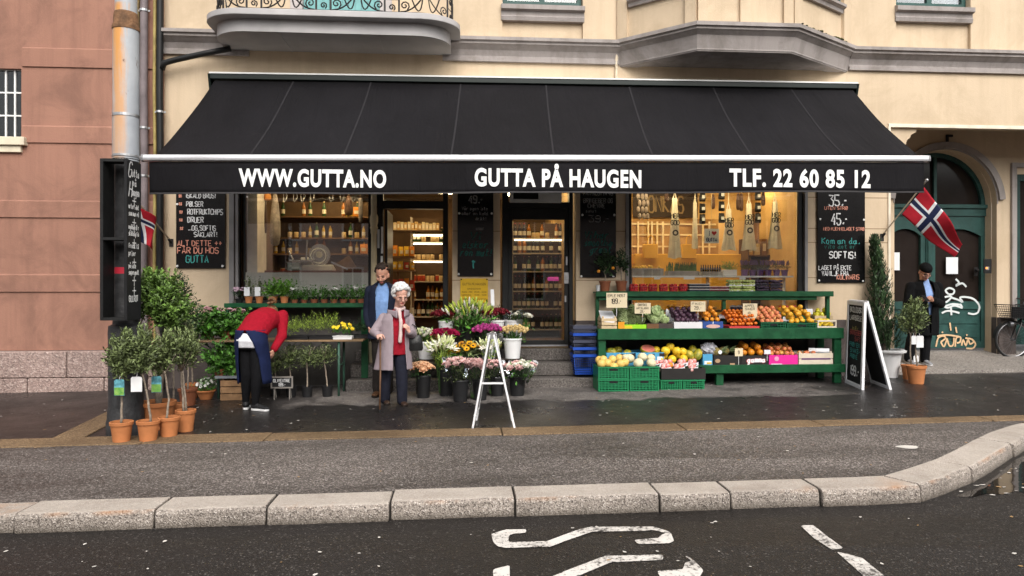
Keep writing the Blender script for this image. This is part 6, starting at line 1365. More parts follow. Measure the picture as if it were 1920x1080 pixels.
c=at(553,494,.62);t=thing('scale','small grey weighing scale left of the slicing machine','scale',(c.x,.62,ctop));mb=MB();mb.box(-.1,.1,-.1,.1,0,.12);mb.build('scale_body',mat('grey_blue_plastic',(.16,.20,.22),.4),t,bev=.01);mb=MB();mb.box(-.12,.12,-.1,.1,.125,.14);mb.build('pan',chrome,t)
c=at(645,500,.6);t=thing('bread_board','wooden board with a knife leaning right of the slicing machine','board',(c.x,.6,ctop));mb=MB();mb.bar((-.12,.05,.0),(.12,.1,.16),.03,.22);mb.build('board_slab',wood,t,bev=.006);mb=MB();mb.bar((-.2,-.02,.14),(.06,.0,.02),.015,.03);mb.build('knife',chrome,t)
# right window: bags, hanging pouches, sign, inner shelf with trays
def make_bag(px,py0,py1,w0,w1,y,label,seed,logo=True):
    Rq=random.Random(seed);p=at(px,py0,y);q=at(px,py1,y);L=p.z-q.z;s=1/ppm(p.x,y);a,b=w0*s/2,w1*s/2
    t=thing('cloth_bag',label,'bag',(p.x,y,q.z),Rq.uniform(-.12,.12),'cream cloth bags hanging in the right window')
    def pt(u,v,k):
        w=a+(b-a)*(1-v)**1.3;x=(2*u-1)*w;f=.012*math.sin(u*9+v*3+seed)*(1-v*.5)+.006*math.sin(u*21+seed);return V(x,f-k*(.012+.03*(1-abs(2*u-1))),v*L+.012*math.sin(u*8+seed)*(1-v))
    mb=MB();mb.grid(lambda u,v:pt(u,v,1),16,12);mb.grid(lambda u,v:pt(u,v,-1),16,12);mb.build('bag_cloth',mat('cream_cotton',(.72,.66,.53),.85,.1,9,.1),t,smooth=True)
    mb=MB();mb.tube([(-a*.6,0,L),(0,0,L+.12),(a*.6,0,L)],.01,6);mb.tube([(0,0,L+.1),(0,0,3.3-q.z)],.004,5);mb.build('bag_handle',mat('cream_cotton',(.72,.66,.53)),t)
    if logo:
        mb=MB();ky=-.062;Z=L*.42;rr_=.05
        for k in range(18):
            a0,a1=2*PI*k/18,2*PI*(k+1)/18;mb.add([(rr_*math.cos(a0),ky,Z+rr_*math.sin(a0)),(rr_*math.cos(a1),ky,Z+rr_*math.sin(a1)),(rr_*.5*math.cos(a1),ky,Z+rr_*.5*math.sin(a1)),(rr_*.5*math.cos(a0),ky,Z+rr_*.5*math.sin(a0))],[(0,1,2,3)])
        chalk(mb,'MER',(-.075,ky,L*.66),(1,0,0),(0,0,1),.075,.016,width=.15,R_=Rq);chalk(mb,'GOD',(-.075,ky,L*.55),(1,0,0),(0,0,1),.07,.016,width=.15,R_=Rq);chalk(mb,'---',(-.03,ky,L*.26),(1,0,0),(0,0,1),.03,.006,width=.06,R_=Rq)
        mb.build('print',mat('black_print',(.02,.02,.02),.8),t,fix=False)
make_bag(1265,372,484,9,25,.42,'cream cloth bag with black ring print, leftmost in the right window',1);make_bag(1303,380,466,6,10,.46,'narrow folded cream cloth bag turned edge-on in the right window',2,False)
make_bag(1366,392,469,9,27,.42,'cream cloth bag with ring print just right of the heart sign',3);make_bag(1404,382,469,9,30,.42,'cream cloth bag with ring print between the heart sign and the rightmost bag',4);make_bag(1453,378,466,8,31,.42,'cream cloth bag with ring print, rightmost in the right window',5)
pouch_m=mat('black_foil',(.012,.012,.013),.3,.2,8);wl_=mat('white_label',(.60,.62,.64),.6)
def pouch_strip(px,pys,y,label,w=.10):
    p=at(px,pys[-1],y);t=thing('pouch_strip',label,'pouches',(p.x,y,p.z),0,'strips of black pouches hanging in the right window')
    for py in pys:
        z=fz(px,py,y)-p.z;mb=MB();mb.loft([((0,0,z),(w*.5,0,0),(0,.01,0)),((0,0,z+.03),(w*.55,0,0),(0,.05,0)),((0,0,z+.12),(w*.5,0,0),(0,.045,0)),((0,0,z+.165),(w*.48,0,0),(0,.008,0))],10);pc=mb.build('pouch',pouch_m,t,smooth='auto')
        mb=MB();mb.box(-w*.25,w*.25,-.054,-.051,z+.05,z+.1);mb.build('pouch_label',wl_,pc)
    mb=MB();mb.tube([(0,0,.1),(0,0,3.3-p.z)],.004,5);mb.build('cord',cordm,t)
pouch_strip(1317,(378,400,420),.6,'three black pouches hanging on a cord left of the heart sign');pouch_strip(1353,(374,396,418),.62,'three black pouches hanging on a cord above the heart sign');pouch_strip(1421,(376,398,418),.58,'three black pouches hanging on a cord between two right-hand bags')
for i,(px,p0,p1)in enumerate(((1337,364,392),(1384,362,394),(1390,362,396),(1431,360,386),(1250,358,378))):hanger('salami','dark thin sausage bundle hanging at the top of the right window','salami',px,p0,p1,.55,.035,ham_m[2],'dark sausages hanging in the right window',.4)
for i,(px,k)in enumerate(((1198,4),(1206,4),(1213,4))):
    p=at(px,412,.5);t=thing('sausage_string','string of pale grey sausages at the left edge of the right window','sausages',(p.x,.5,p.z),0,'pale sausage strings in the right window');mb=MB()
    for j in range(k):mb.ball((.012*(-1)**j,0,.055+j*.11),(.03,.03,.056),10,8)
    mb.build('sausages',ham_m[1],t,smooth=True);mb=MB();mb.tube([(0,0,.4),(0,0,3.3-p.z)],.004,5);mb.build('cord',cordm,t)
c0,c1=at(1321,456,.3),at(1348,429,.3);hs_=thing('heart_sign','small white sign with I and a red heart hanging in the right window','sign',((c0.x+c1.x)/2,.3,c0.z));W_,H_=(c1.x-c0.x),(c1.z-c0.z)
mb=MB();mb.box(-W_/2,W_/2,0,.008,0,H_);hp=mb.build('sign_panel',mat('pale_blue_white_card',(.62,.68,.74),.5,.05),hs_)
mb=MB();chalk(mb,'I',(-W_*.2,-.001,H_*.5),(1,0,0),(0,0,1),H_*.36,.012,jit=0);chalk(mb,'GUTTA',(-W_*.36,-.001,H_*.12),(1,0,0),(0,0,1),H_*.24,.012,width=W_*.74,jit=.02);mb.build('sign_lettering',mat('blue_print',(.03,.05,.16),.7),hp,fix=False)
mb=MB();pts=[(16*math.sin(t)**3,13*math.cos(t)-5*math.cos(2*t)-2*math.cos(3*t)-math.cos(4*t))for t in[2*PI*k/24 for k in range(24)]];mb.sheet([(W_*.16+a*W_*.011,-.003,H_*.7+b*H_*.011)for a,b in pts]);mb.build('heart',mat('heart_red',(.35,.02,.03),.6),hp,fix=False)
mb=MB();mb.tube([(0,.004,H_),(0,.004,3.3-c0.z)],.003,4);mb.build('cord',cordm,hs_)
# board sign on the ochre back wall
t=thing('menu_board','dark board with pale lettering high on the ochre wall in the right window','sign',(fx(1250,2.05),2.05,fz(1250,408,2.05)));o=(fx(1250,2.05),2.05,fz(1250,408,2.05))
mb=MB();mb.box(fx(1187,2.05),fx(1308,2.05),2.05,2.08,o[2],fz(1250,345,2.05));mp_=shifted(mb,o).build('panel',mat('dark_brown_board',(.03,.018,.012),.6),t);mb=MB();chalk(mb,'ONKAS',(fx(1216,2.04),2.048,fz(1250,398,2.05)),(1,0,0),(0,0,1),.3,.035,width=fx(1285,2.05)-fx(1216,2.05));shifted(mb,o).build('lettering',mat('tan_lettering',(.20,.14,.07),.7),mp_,fix=False)
mb=MB();mb.box(fx(1187,2.05),fx(1348,2.05),2.085,2.097,fz(1250,482,2.05),fz(1250,410,2.05));rb_(mb,'wall_panel',mat('amber_tiles',(.26,.13,.04),.4,.3,3,col2=(.50,.31,.12)))
# ochre fittings along the back wall
for i,(a,b,z0,z1,m_,lb)in enumerate(((1190,1255,480,415,'brass',''),)):pass
t=thing('back_counter','yellow counter with white rails along the ochre wall in the right window','counter',(fx(1300,1.8),1.8,IZ0));o=(fx(1300,1.8),1.8,IZ0)
ym=mat('bright_ochre_panel',(.75,.42,.06),.5,.1,3);mb=MB();mb.box(fx(1185,1.8),fx(1400,1.8),1.6,2.0,IZ0,fz(1300,476,1.6));shifted(mb,o).build('counter_front',ym,t,bev=.01)
mb=MB()
for k,px in enumerate((1196,1215,1222,1232,1243,1300,1318,1330)):mb.box(fx(px,2.0),fx(px,2.0)+.03,2.03,2.06,fz(px,476,2.0),fz(px,415,2.0))
for py in(420,440,462):mb.box(fx(1186,2.0),fx(1345,2.0),2.06,2.075,fz(1300,py,2.0)-.015,fz(1300,py,2.0)+.015)
shifted(mb,o).build('rails',mat('cream_rail',(.72,.60,.38),.5),t)
for i,px in enumerate((1219,1291)):
    p=at(px,485,1.5);tt=thing('paper_bag','yellow paper carrier bag with loop handle on the back counter','bag',(p.x,1.5,p.z),0,'yellow carrier bags on the back counter');mb=MB();mb.box(-.13,.13,-.05,.05,0,.26);mb.build('bag_body',ym,tt,bev=.008);mb=MB();mb.tube([(-.06,-.04,.26),(-.05,-.04,.38),(0,-.04,.42),(.05,-.04,.38),(.06,-.04,.26)],.012,6);mb.build('bag_handle',ym,tt)
yr=1.75;shelves('wall_rack','wooden rack of dark bottles at the right end of the right window',fx(1424,yr),fx(1478,yr),yr,yr+.3,[fz(1450,485,yr),fz(1450,452,yr),fz(1450,420,yr)],True,wood,(),darkw)
for py in(485,452,420):row([2,0,2],fx(1426,yr),fx(1476,yr),yr+.1,fz(1450,py,yr),'one of the dark bottles in the rack at the right end of the right window','dark bottles in the window rack',.1,.1)
shelves('side_rack','dark low rack of boxes behind the lavender pots in the right window',fx(1396,1.5),fx(1480,1.5),1.3,1.7,[fz(1440,497,1.3),fz(1440,478,1.3)],True,darkw,(),darkw)
for k in range(6):carton('goods_box','tan box in the dark low rack of the right window','box',fx(1400+k*13,1.4),fx(1410+k*13,1.4),1.35,1.5,fz(1440,478,1.3),fz(1440,478,1.3)+Rg.uniform(.1,.3),bxs[k%3],'tan boxes in the low rack of the right window')
# inner window shelf
y0s=.16;zsh=fz(1340,517,y0s)
ws=thing('window_shelf','long white shelf board inside the right window carrying trays of plants','shelf',(fx(1336,y0s),y0s+.13,zsh));o=(fx(1336,y0s),y0s+.13,zsh)
mb=MB();mb.box(fx(1184,y0s),fx(1488,y0s),y0s,y0s+.28,zsh-.025,zsh);shifted(mb,o).build('shelf_board',M['white_paint'],ws);mb=MB()
for px in(1232,1292,1392):
    mb=MB();x=fx(px,y0s);w2=.05 if px!=1292 else .09;mb.box(x-w2,x+w2,y0s-.006,y0s-.001,zsh-.06,zsh-.005);shifted(mb,o).build('price_tag',M['paper'],ws)
mb=MB();
for px in(1190,1336,1482):mb.box(fx(px,y0s)-.015,fx(px,y0s)+.015,y0s+.2,y0s+.26,zs,zsh-.026)
shifted(mb,o).build('bracket',M['white_paint'],ws)
greyw=mat('weathered_grey_wood',(.28,.26,.24),.8,.2,8,.2);stalk=[mat('asparagus_green',(.12,.22,.045),.6,.3,8),mat('stalk_tip',(.06,.12,.04),.6)]
def tray(name,label,px0,px1,pyt,m,d=.2):
    x0,x1=fx(px0,y0s),fx(px1,y0s);t=thing(name,label,'tray',((x0+x1)/2,y0s+.14,zsh));w_=(x1-x0)/2;h=fz((px0+px1)/2,pyt,y0s)-zsh;mb=MB()
    mb.box(-w_,w_,-d/2,-d/2+.012,.001,h);mb.box(-w_,w_,d/2-.012,d/2,.001,h);mb.box(-w_,-w_+.012,-d/2+.0125,d/2-.0125,.001,h);mb.box(w_-.012,w_,-d/2+.0125,d/2-.0125,.001,h);mb.box(-w_+.0125,w_-.0125,-d/2+.0125,d/2-.0125,.001,.012);mb.build('tray_body',m,t,bev=.003);return t,w_,h
t,w_,h=tray('wooden_tray','grey wooden tray of small yellow squashes, leftmost on the white shelf',1186,1246,503,greyw)
for k in range(22):mb=MB();mb.ball((0,0,0),(.022,.022,.03),8,6);mb.xf(Matrix.Rotation(Rg.uniform(-.6,.6),4,'X'));o_=mb.build('small_squash',pk[0],None,smooth=True);o_.location=(t.location.x+Rg.uniform(-w_+.03,w_-.03),t.location.y+Rg.uniform(-.06,.06),zsh+h+Rg.uniform(.0,.03));tag(o_,'small yellow squash in the grey wooden tray on the white window shelf','squash','small squashes in the wooden tray')
t,w_,h=tray('metal_tray','low grey tray of upright green asparagus on the white window shelf',1254,1312,508,greyw)
mb=MB();
for k in range(110):
    x,y=Rg.uniform(-w_+.02,w_-.02),Rg.uniform(-.08,.08);hh=Rg.uniform(.16,.23);mb.mi(0);mb.tube([(x,y,.02),(x+Rg.uniform(-.01,.01),y,hh*.8)],.0075,5);mb.mi(1);mb.tube([(x,y,hh*.8),(x,y,hh)],[.008,.002],5)
tag(mb.build('asparagus',stalk,None),'upright green asparagus spears standing in a low grey tray','asparagus',kind='stuff').location=t.location
t,w_,h=tray('metal_tray','low grey tray of dark bottles and sprigs right of the asparagus',1319,1357,509,greyw)
mb=MB()
for k in range(16):x=-w_+.03+(k%8)*(2*w_-.06)/7;mb.lathe([(.017,.02),(.017,.12),(.007,.15),(.007,.18)],(x,-.05+.1*(k//8),0),8)
o_=mb.build('vials',gcols[2],t,smooth='auto')
# ------------------------------------------------------------------ foliage builder (used from here on)
def foliage(mb,c,rad,n,L,W,R_,nm=3,up=.35,shell=.55,clump=10,droop=0.0,hole=0.0):
    """leaf-sized faces in clumps through an ellipsoid; material slots picked per leaf"""
    c=Vector(c);rad=rad if isinstance(rad,(tuple,list))else(rad,rad,rad);k=0
    while k<n:
        d=Vector((R_.gauss(0,1),R_.gauss(0,1),R_.gauss(0,1)))
        if d.length<.01:continue
        d.normalize();rr=(shell+(1-shell)*R_.random())*R_.uniform(.85,1.12);cc=Vector((d.x*rad[0],d.y*rad[1],d.z*rad[2]))*rr
        tw=(d*.8+Vector((0,0,up))+Vector((R_.uniform(-.5,.5),R_.uniform(-.5,.5),R_.uniform(-.5,.5)))).normalized();m=R_.randrange(nm)
        for j in range(clump):
            if k>=n:break
            s=(j/clump)*L*3.2;a=R_.uniform(0,6.28);e1_,e2_=frame_of(tw);side=e1_*math.cos(a)+e2_*math.sin(a)
            ld=(side*.9+tw*.75+Vector((0,0,-droop))).normalized();mb.mi(m if R_.random()<.7 else R_.randrange(nm))
            mb.leaf(c+cc+tw*(s-L*1.2),ld,tw+side*R_.uniform(-.5,.5),L*R_.uniform(.7,1.2),W*R_.uniform(.8,1.2));k+=1
def leafmats(name,base,spread=.35,rough=.5):
    return[mat(name+s,tuple(c*f for c in base),rough,.2,30,spec=.35)for s,f in(('_deep',1-spread),('_mid',1.0),('_pale',1+spread*1.6))]
LM={'olive':leafmats('olive_leaf',(.105,.135,.050),.5),'box':leafmats('bush_leaf',(.085,.15,.028),.5),'ger':leafmats('geranium_leaf',(.050,.14,.018),.4),'basil':leafmats('basil_leaf',(.085,.21,.02),.35),'dark':leafmats('dark_leaf',(.022,.050,.016),.4),'lime':leafmats('lime_leaf',(.19,.27,.035),.35),'thuja':leafmats('conifer_leaf',(.030,.060,.022),.45),'grass':leafmats('cress_leaf',(.16,.26,.025),.35)}
terra=mat('terracotta',(.44,.165,.06),.75,.14,7,.15,40);terrad=mat('dark_terracotta',(.22,.075,.035),.75,.15,7,.1);soil=mat('potting_soil',(.022,.015,.011),.95,.4,30,.6,60);blackpl=mat('black_plastic_pot',(.014,.014,.015),.45,.15,6);bark=mat('pale_bark',(.25,.205,.16),.85,.35,22,.4,50);whitepl=mat('white_plastic',(.66,.66,.66),.45,.05,5);purp=mat('purple_pot_plastic',(.13,.06,.20),.45,.1,5)
def pot(parent,r,h,m,z=0.0,rim=True,taper=.76,c=(0,0),name='pot',n=22):
    mb=MB();rt=r;pr=[(rt*taper,z),(rt*.97,z+h*.84)]
    pr+=[(rt*1.07,z+h*.845),(rt*1.09,z+h*.98),(rt*1.05,z+h),(rt*.96,z+h),(rt*.93,z+h*.86)]if rim else[(rt,z+h),(rt*.95,z+h),(rt*.93,z+h*.88)]
    mb.lathe(pr,(c[0],c[1],0),n,True,False);p=mb.build(name,m,parent,smooth='auto')
    mb=MB();mb.lathe([(rt*.95,z+h*.86),(rt*.5,z+h*.885),(.002,z+h*.89)],(c[0],c[1],0),n,False,True);mb.build('soil',soil,p,smooth=True);return p
c=at(1372,514,y0s);t=thing('white_planter','small white tray of bright cress in the middle of the window shelf','planter',(c.x,y0s+.14,zsh));mb=MB();mb.box(-.115,.115,-.08,.08,.001,.10);mb.build('planter_box',whitepl,t,bev=.008)
mb=MB();foliage(mb,(0,0,.14),(.135,.09,.07),520,.026,.014,Rg,3,.8,.3,6);mb.build('cress',LM['grass'],t)
pl=None
for i,px in enumerate((1402,1417,1432,1447,1463,1478)):
    loc=(fx(px,y0s),y0s+.13,zsh+.001)
    if pl is None:
        pl=thing('lavender_pot','potted lavender in a purple pot on the white window shelf','pot plant',loc,0,'purple potted lavenders on the window shelf');pot(pl,.055,.1,purp);mb=MB();foliage(mb,(0,0,.16),(.07,.07,.08),160,.03,.01,Rg,2,.9,.3,6);mb.mi(2)
        for k in range(14):a=Rg.uniform(0,6);mb.tube([(.05*math.cos(a),.05*math.sin(a),.18),(.06*math.cos(a),.06*math.sin(a),Rg.uniform(.22,.27))],.008,4)
        mb.build('lavender',[LM['dark'][1],LM['olive'][0],mat('lavender_flower',(.16,.09,.22),.8)],pl)
    else:dup(pl,loc,i*1.1)
for i,(px,py,r,k)in enumerate(((1262,524,.05,0),(1275,526,.04,2),(1290,527,.045,0),(1303,524,.05,0),(1312,526,.04,0),(1345,528,.03,2),(1220,529,.03,2))):
    c=at(px,py,.12);mb=MB();mb.ball((0,0,0),(r*1.3,r,r*.8),12,8);o_=mb.build('squash',pk[k],None,smooth=True);o_.location=(c.x,.24,zs+.16+r*.8);tag(o_,'yellow squash lying below the white shelf behind the berry punnets','squash','squashes below the white window shelf')
mb=MB();mb.box(fx(1184,.24),fx(1488,.24),.135,.34,zs+.12,zs+.155);tag(mb.build('plank',wood),'brown plank below the white window shelf, carrying yellow squashes','plank')

# ================================================================== FRUIT STALL
gp_=mat('stall_green_paint',(.004,.050,.018),.45,.25,7,.25,20,col2=(.010,.085,.032));Rf=random.Random(5)
SY0,SY1=-.72,-.12
zt_=lambda px,py,y:fz(px,py,y)
sx0,sx1=fx(1122,SY0),fx(1580,SY0);ztab=fz(1350,617,SY0);zlow=fz(1450,685,SY0);gmid=gz(4,-.5)
st=thing('fruit_stall','long green painted wooden fruit stall with two tiers and a raised back shelf','market stall',(fx(1350,SY0),-.4,gmid));o=tuple(st.location)
def sp(name,f):mb=MB();f(mb);return shifted(mb,o).build(name,gp_,st,bev=.006)
sp('table_board',lambda m:m.box(sx0,sx1,SY0+.02,SY1,ztab-.025,ztab));sp('front_rail',lambda m:m.box(sx0-.01,sx1+.01,SY0-.02,SY0+.019,ztab-.15,ztab+.012))
for x in(sx0+.06,sx1-.06):
    for y in(SY0+.06,SY1-.05):sp('leg',lambda m:m.box(x-.055,x+.055,y-.04,y+.04,gz(x,y),ztab-.026))
x=fx(1351,SY0);sp('leg',lambda m:m.box(x-.055,x+.055,SY0+.02,SY0+.1,gz(x,SY0),zlow-.12))
lx0=sx0+.12
sp('lower_shelf',lambda m:m.box(lx0,sx1-.12,SY0+.02,SY1-.1,zlow-.025,zlow));sp('lower_rail',lambda m:m.box(lx0,sx1+.03,SY0-.03,SY0+.019,zlow-.11,zlow+.012))
UY0,UY1=-.30,-.06;zup=fz(1340,547,UY0);ux0,ux1=fx(1117,UY0),fx(1562,UY0)
sp('upper_shelf',lambda m:m.box(ux0,ux1,UY0,UY1,zup-.025,zup));sp('upper_rail',lambda m:m.box(ux0,ux1,UY0-.025,UY0-.001,zup-.075,zup+.008));sp('shelf_bearer',lambda m:m.box(ux0+.05,ux1-.25,UY0+.02,UY0+.06,zup-.13,zup-.026))
for px in(1122,1361,1557):
    x=fx(px,UY0);sp('upright',lambda m:m.box(x-.028,x+.028,UY0+.061,UY0+.12,ztab,zup-.026))
# --- produce prototypes
def fm(name,c,c2=None,rough=.45,scale=12,bump=.1):return mat(name,c,rough,.15,scale,bump,70,col2=c2,spec=.45)
F={'orange':fm('orange_peel',(.62,.20,.012),(.74,.29,.02),.4,6,.3),'deep':fm('deep_orange_peel',(.60,.13,.01),(.72,.19,.015),.4,6,.3),'lemon':fm('lemon_peel',(.70,.46,.02),(.75,.56,.05),.4,8,.2),'peach':fm('peach_skin',(.62,.12,.07),(.72,.40,.14),.7,9),'mango':fm('mango_skin',(.66,.28,.02),(.72,.45,.03),.45,7),'apple':fm('red_apple_skin',(.30,.012,.02),(.42,.03,.03),.3,7),'apple2':fm('blush_apple_skin',(.45,.05,.04),(.66,.38,.08),.35,8),
     'melon':fm('yellow_melon_rind',(.70,.45,.02),(.76,.54,.03),.45,4,.2),'cream':fm('cream_melon_rind',(.60,.54,.34),(.70,.64,.44),.6,9,.3),'gmelon':fm('striped_melon_rind',(.10,.16,.02),(.58,.42,.03),.45,16),'artichoke':fm('artichoke_leaf',(.13,.17,.06),(.24,.29,.13),.7,14),'cabbage':fm('cabbage_leaf',(.26,.36,.13),(.42,.50,.25),.6,9,.4),'fig':fm('purple_fruit_skin',(.035,.012,.03),(.09,.04,.065),.45,9),'grape':fm('black_grape_skin',(.012,.008,.016),(.03,.018,.035),.3,9),'kiwi':fm('pineapple_rind',(.14,.11,.03),(.24,.18,.05),.8,22,.8),'coral':fm('honeydew_rind',(.66,.42,.10),(.7,.5,.16),.5,6)}
stemm=mat('fruit_stem',(.10,.08,.03),.8)
def fruit(name,m,r,sc=(1,1,1),stem=True,dimple=.12,nu=14,nv=10):
    o_=thing(name,'x',name.replace('_',' '));mb=MB();mb.ball((0,0,0),(r*sc[0],r*sc[1],r*sc[2]),nu,nv)
    for p in mb.v:
        q=math.hypot(p.x/sc[0],p.y/sc[1])/r
        if p.z>0 and q<.5:p.z-=dimple*r*sc[2]*(1-q*2)
    o2=mb.build(name,m,None,smooth=True);bpy.data.objects.remove(o_)
    return o2
SCL=Matrix
def lay(proto,pts,label,group,cat,tilt=True):
    """first point moves the prototype itself; the rest are copies"""
    for i,p in enumerate(pts):
        if proto.get('used'):q=proto.copy();COL.objects.link(q)
        else:q=proto;proto['used']=1
        q.location=p[:3];s=p[3]if len(p)>3 else 1;q.scale=(s,s,s);q.rotation_euler=(Rf.uniform(-.6,.6),Rf.uniform(-.6,.6),Rf.uniform(0,6))if tilt else(0,0,Rf.uniform(0,6));tag(q,label,cat,group)
def heap(x0,x1,y0,y1,z,r,rows,layers=2,rise=.0,j=.38,back_rise=.0):
    pts=[]
    for l in range(layers):
        n=max(1,int((x1-x0)/(2*r))-(l%2));nr=max(1,rows-l)
        for a in range(nr):
            for b in range(n):
                x=x0+(x1-x0)*(b+.5)/n;y=y0+(y1-y0)*(a+.5+l*.5)/(rows);pts.append((x+Rf.uniform(-j,j)*r,y+Rf.uniform(-j,j)*r,z+r*.9+l*r*1.45+back_rise*(y-y0)+Rf.uniform(-j,j)*r*.5,Rf.uniform(.9,1.08)))
    return pts
def open_box(name,label,cat,x0,x1,y0,y1,z,h,m,wall=.012,group=None,tilt=0.0,logo=None,slats=0,hback=None):
    c=((x0+x1)/2,y0,z);t=thing(name,label,cat,c,0,group);w_=(x1-x0)/2;d=y1-y0;hb_=hback or h;mb=MB()
    if slats:
        k=slats;g_=h/k
        for i in range(k):
            for ya,yb in((0,wall),(d-wall,d)):mb.box(-w_,w_,ya,yb,i*g_+.004,(i+1)*g_-.008)
            mb.box(-w_,-w_+wall,wall+.001,d-wall-.001,i*g_+.004,(i+1)*g_-.008);mb.box(w_-wall,w_,wall+.001,d-wall-.001,i*g_+.004,(i+1)*g_-.008)
        for sx_ in(-1,1):
            for ya in(wall+.001,d-wall-.026):mb.box(sx_*w_-(wall+.026 if sx_>0 else-wall),sx_*w_-(wall if sx_>0 else-wall-.026),ya,ya+.025,.001,h+.02)
    else:
        mb.box(-w_,w_,0,wall,.001,h);mb.box(-w_,w_,d-wall,d,.001,hb_);mb.box(-w_,-w_+wall,wall+.0005,d-wall-.0005,.001,h);mb.box(w_-wall,w_,wall+.0005,d-wall-.0005,.001,h)
    mb.box(-w_+wall+.001,w_-wall-.001,wall+.001,d-wall-.001,.001,.012);mb.build('box_body',m,t,bev=.002);return t,w_,d
cart={'brown':mat('brown_cardboard',(.17,.085,.04),.8,.25,7),'white':mat('white_cardboard',(.66,.64,.66),.7,.06,6),'blue':mat('blue_cardboard',(.025,.07,.26),.55,.1,6),'cyan':mat('cyan_cardboard',(.07,.30,.50),.55,.1,6),'black':mat('black_cardboard',(.018,.016,.015),.6,.2,6),'pink':mat('magenta_cardboard',(.66,.02,.26),.55,.06,6),'pine':mat('pale_pine',(.56,.43,.26),.75,.12,9,.1),'palep':mat('whitewashed_pine',(.62,.54,.43),.75,.1,9,.1),'lime':mat('lime_tray',(.30,.62,.02),.5,.06,4),'red':mat('red_white_carton',(.55,.05,.05),.55,.1,5),'dgrey':mat('grey_brown_cardboard',(.06,.045,.04),.75,.2,6)}
gcr=mat('green_crate_plastic',(.006,.165,.06),.42,.1,5,spec=.5);dgcr=mat('dark_green_crate',(.006,.085,.035),.45,.12,5)
def panel(t,name,x0,x1,z0,z1,y,m):
    mb=MB();mb.box(x0,x1,y-.002,y-.0005,z0,z1);return mb.build(name,m,t)
# ---- table row, left to right
TX=lambda px:fx(px,SY0+.03);TY0,TY1=SY0+.03,SY1-.12
t,w_,d=open_box('paper_bag_box','small pine basket lined with white paper, at the left end of the stall table','basket',TX(1128),TX(1157),TY0,TY0+.3,ztab,.17,cart['pine'],.012,slats=3)
mb=MB();mb.add([(-w_,.02,.15),(w_,.02,.15),(w_*.9,.28,.26),(-w_*.9,.28,.27),(-w_*.6,-.004,.11),(w_*.6,-.004,.10)],[(0,1,2,3),(0,4,5,1)]);mb.build('paper_liner',M['paper'],t)
t,w_,d=open_box('fruit_tray','orange and lime green tray heaped with artichokes','tray',TX(1159),TX(1212),TY0,TY1,ztab,.07,cart['lime'])
panel(t,'orange_side',-w_,-w_*.55,.001,.11,0,mat('orange_tray_print',(.72,.30,.02),.5));panel(t,'yellow_band',-w_*.55,0,.001,.055,0,mat('yellow_tray_print',(.68,.55,.03),.5))
def artichoke_mesh():
    mb=MB();mb.ball((0,0,0),(.04,.04,.045),10,7);Rq=random.Random(2)
    for l in range(6):
        z=-.035+l*.016;rr_=.050*math.cos((l-2)*.25)
        for k in range(8):
            a=2*PI*(k+.5*(l%2))/8;dd=Vector((math.cos(a),math.sin(a),0));mb.leaf(dd*rr_*.75+V(0,0,z),dd*.55+V(0,0,1),dd,.042,.042,.3)
    return mb.build('artichoke',F['artichoke'],None)
lay(artichoke_mesh(),[(p[0],p[1],p[2],p[3]*1.15)for p in heap(TX(1163),TX(1208),TY0+.03,TY1-.02,ztab+.03,.055,4,2,back_rise=.35)],'green artichoke heaped in the orange and lime tray','artichokes in the lime tray','artichoke')
t,w_,d=open_box('cardboard_box','brown open carton of pale green cabbages on the stall table','box',TX(1213),TX(1262),TY0,TY1,ztab,.085,cart['dgrey']);panel(t,'brown_patch',-w_,-w_*.1,.002,.08,0,cart['brown'])
def cabbage_mesh():
    mb=MB();mb.ball((0,0,0),.06,12,8);Rq=random.Random(4)
    for k in range(9):
        a=2*PI*k/9;dd=Vector((math.cos(a),math.sin(a),0));mb.grid(lambda u,v:(dd*.064*math.sin(.4+v*1.4)+Vector((-dd.y,dd.x,0))*(u-.5)*.09*math.sin(.3+v*2.2))+V(0,0,-.045+v*.10)+dd*.010*math.cos(u*9),4,4)
    return mb.build('cabbage',F['cabbage'],None,smooth=True)
lay(cabbage_mesh(),heap(TX(1216),TX(1260),TY0+.04,TY1-.04,ztab+.05,.068,3,2,back_rise=.25),'pale green cabbage in the brown open carton','cabbages in the brown carton','cabbage')
t,w_,d=open_box('cardboard_box','white carton of dark purple fruit on the stall table','box',TX(1264),TX(1317),TY0,TY1,ztab,.105,cart['white'])
lay(fruit('purple_fruit',F['fig'],.036),heap(TX(1267),TX(1314),TY0+.02,TY1-.03,ztab+.085,.036,5,2,back_rise=.35),'round purple fruit in the white carton','purple fruit in the white carton','fruit')
mb=MB();mb.grid(lambda u,v:V((u-.5)*2*w_,d-.03+.05*math.sin(u*17),.12+v*.14+.03*math.sin(u*23)),16,3);mb.build('paper_liner',M['paper'],t)
t,w_,d=open_box('cardboard_box','blue carton with pale oval emblem, heaped with oranges','box',TX(1318),TX(1356),TY0,TY1,ztab,.11,cart['blue'])
mb=MB();mb.sheet([(w_*.7*math.cos(a),-.003,.04+.028*math.sin(a))for a in[2*PI*k/20 for k in range(20)]]);mb.build('emblem',mat('pale_emblem',(.62,.38,.34),.6),t,fix=False);panel(t,'stripe',-.006,.006,.075,.11,0,M['paper'])
lay(fruit('orange',F['orange'],.037),heap(TX(1320),TX(1355),TY0+.02,TY1-.03,ztab+.09,.037,4,2,back_rise=.4),'orange heaped in the blue carton on the stall table','oranges in the blue carton','orange')
t,w_,d=open_box('cardboard_box','red and white carton of small mandarins on the stall table','box',TX(1368),TX(1424),TY0,TY1,ztab,.04,cart['red'])
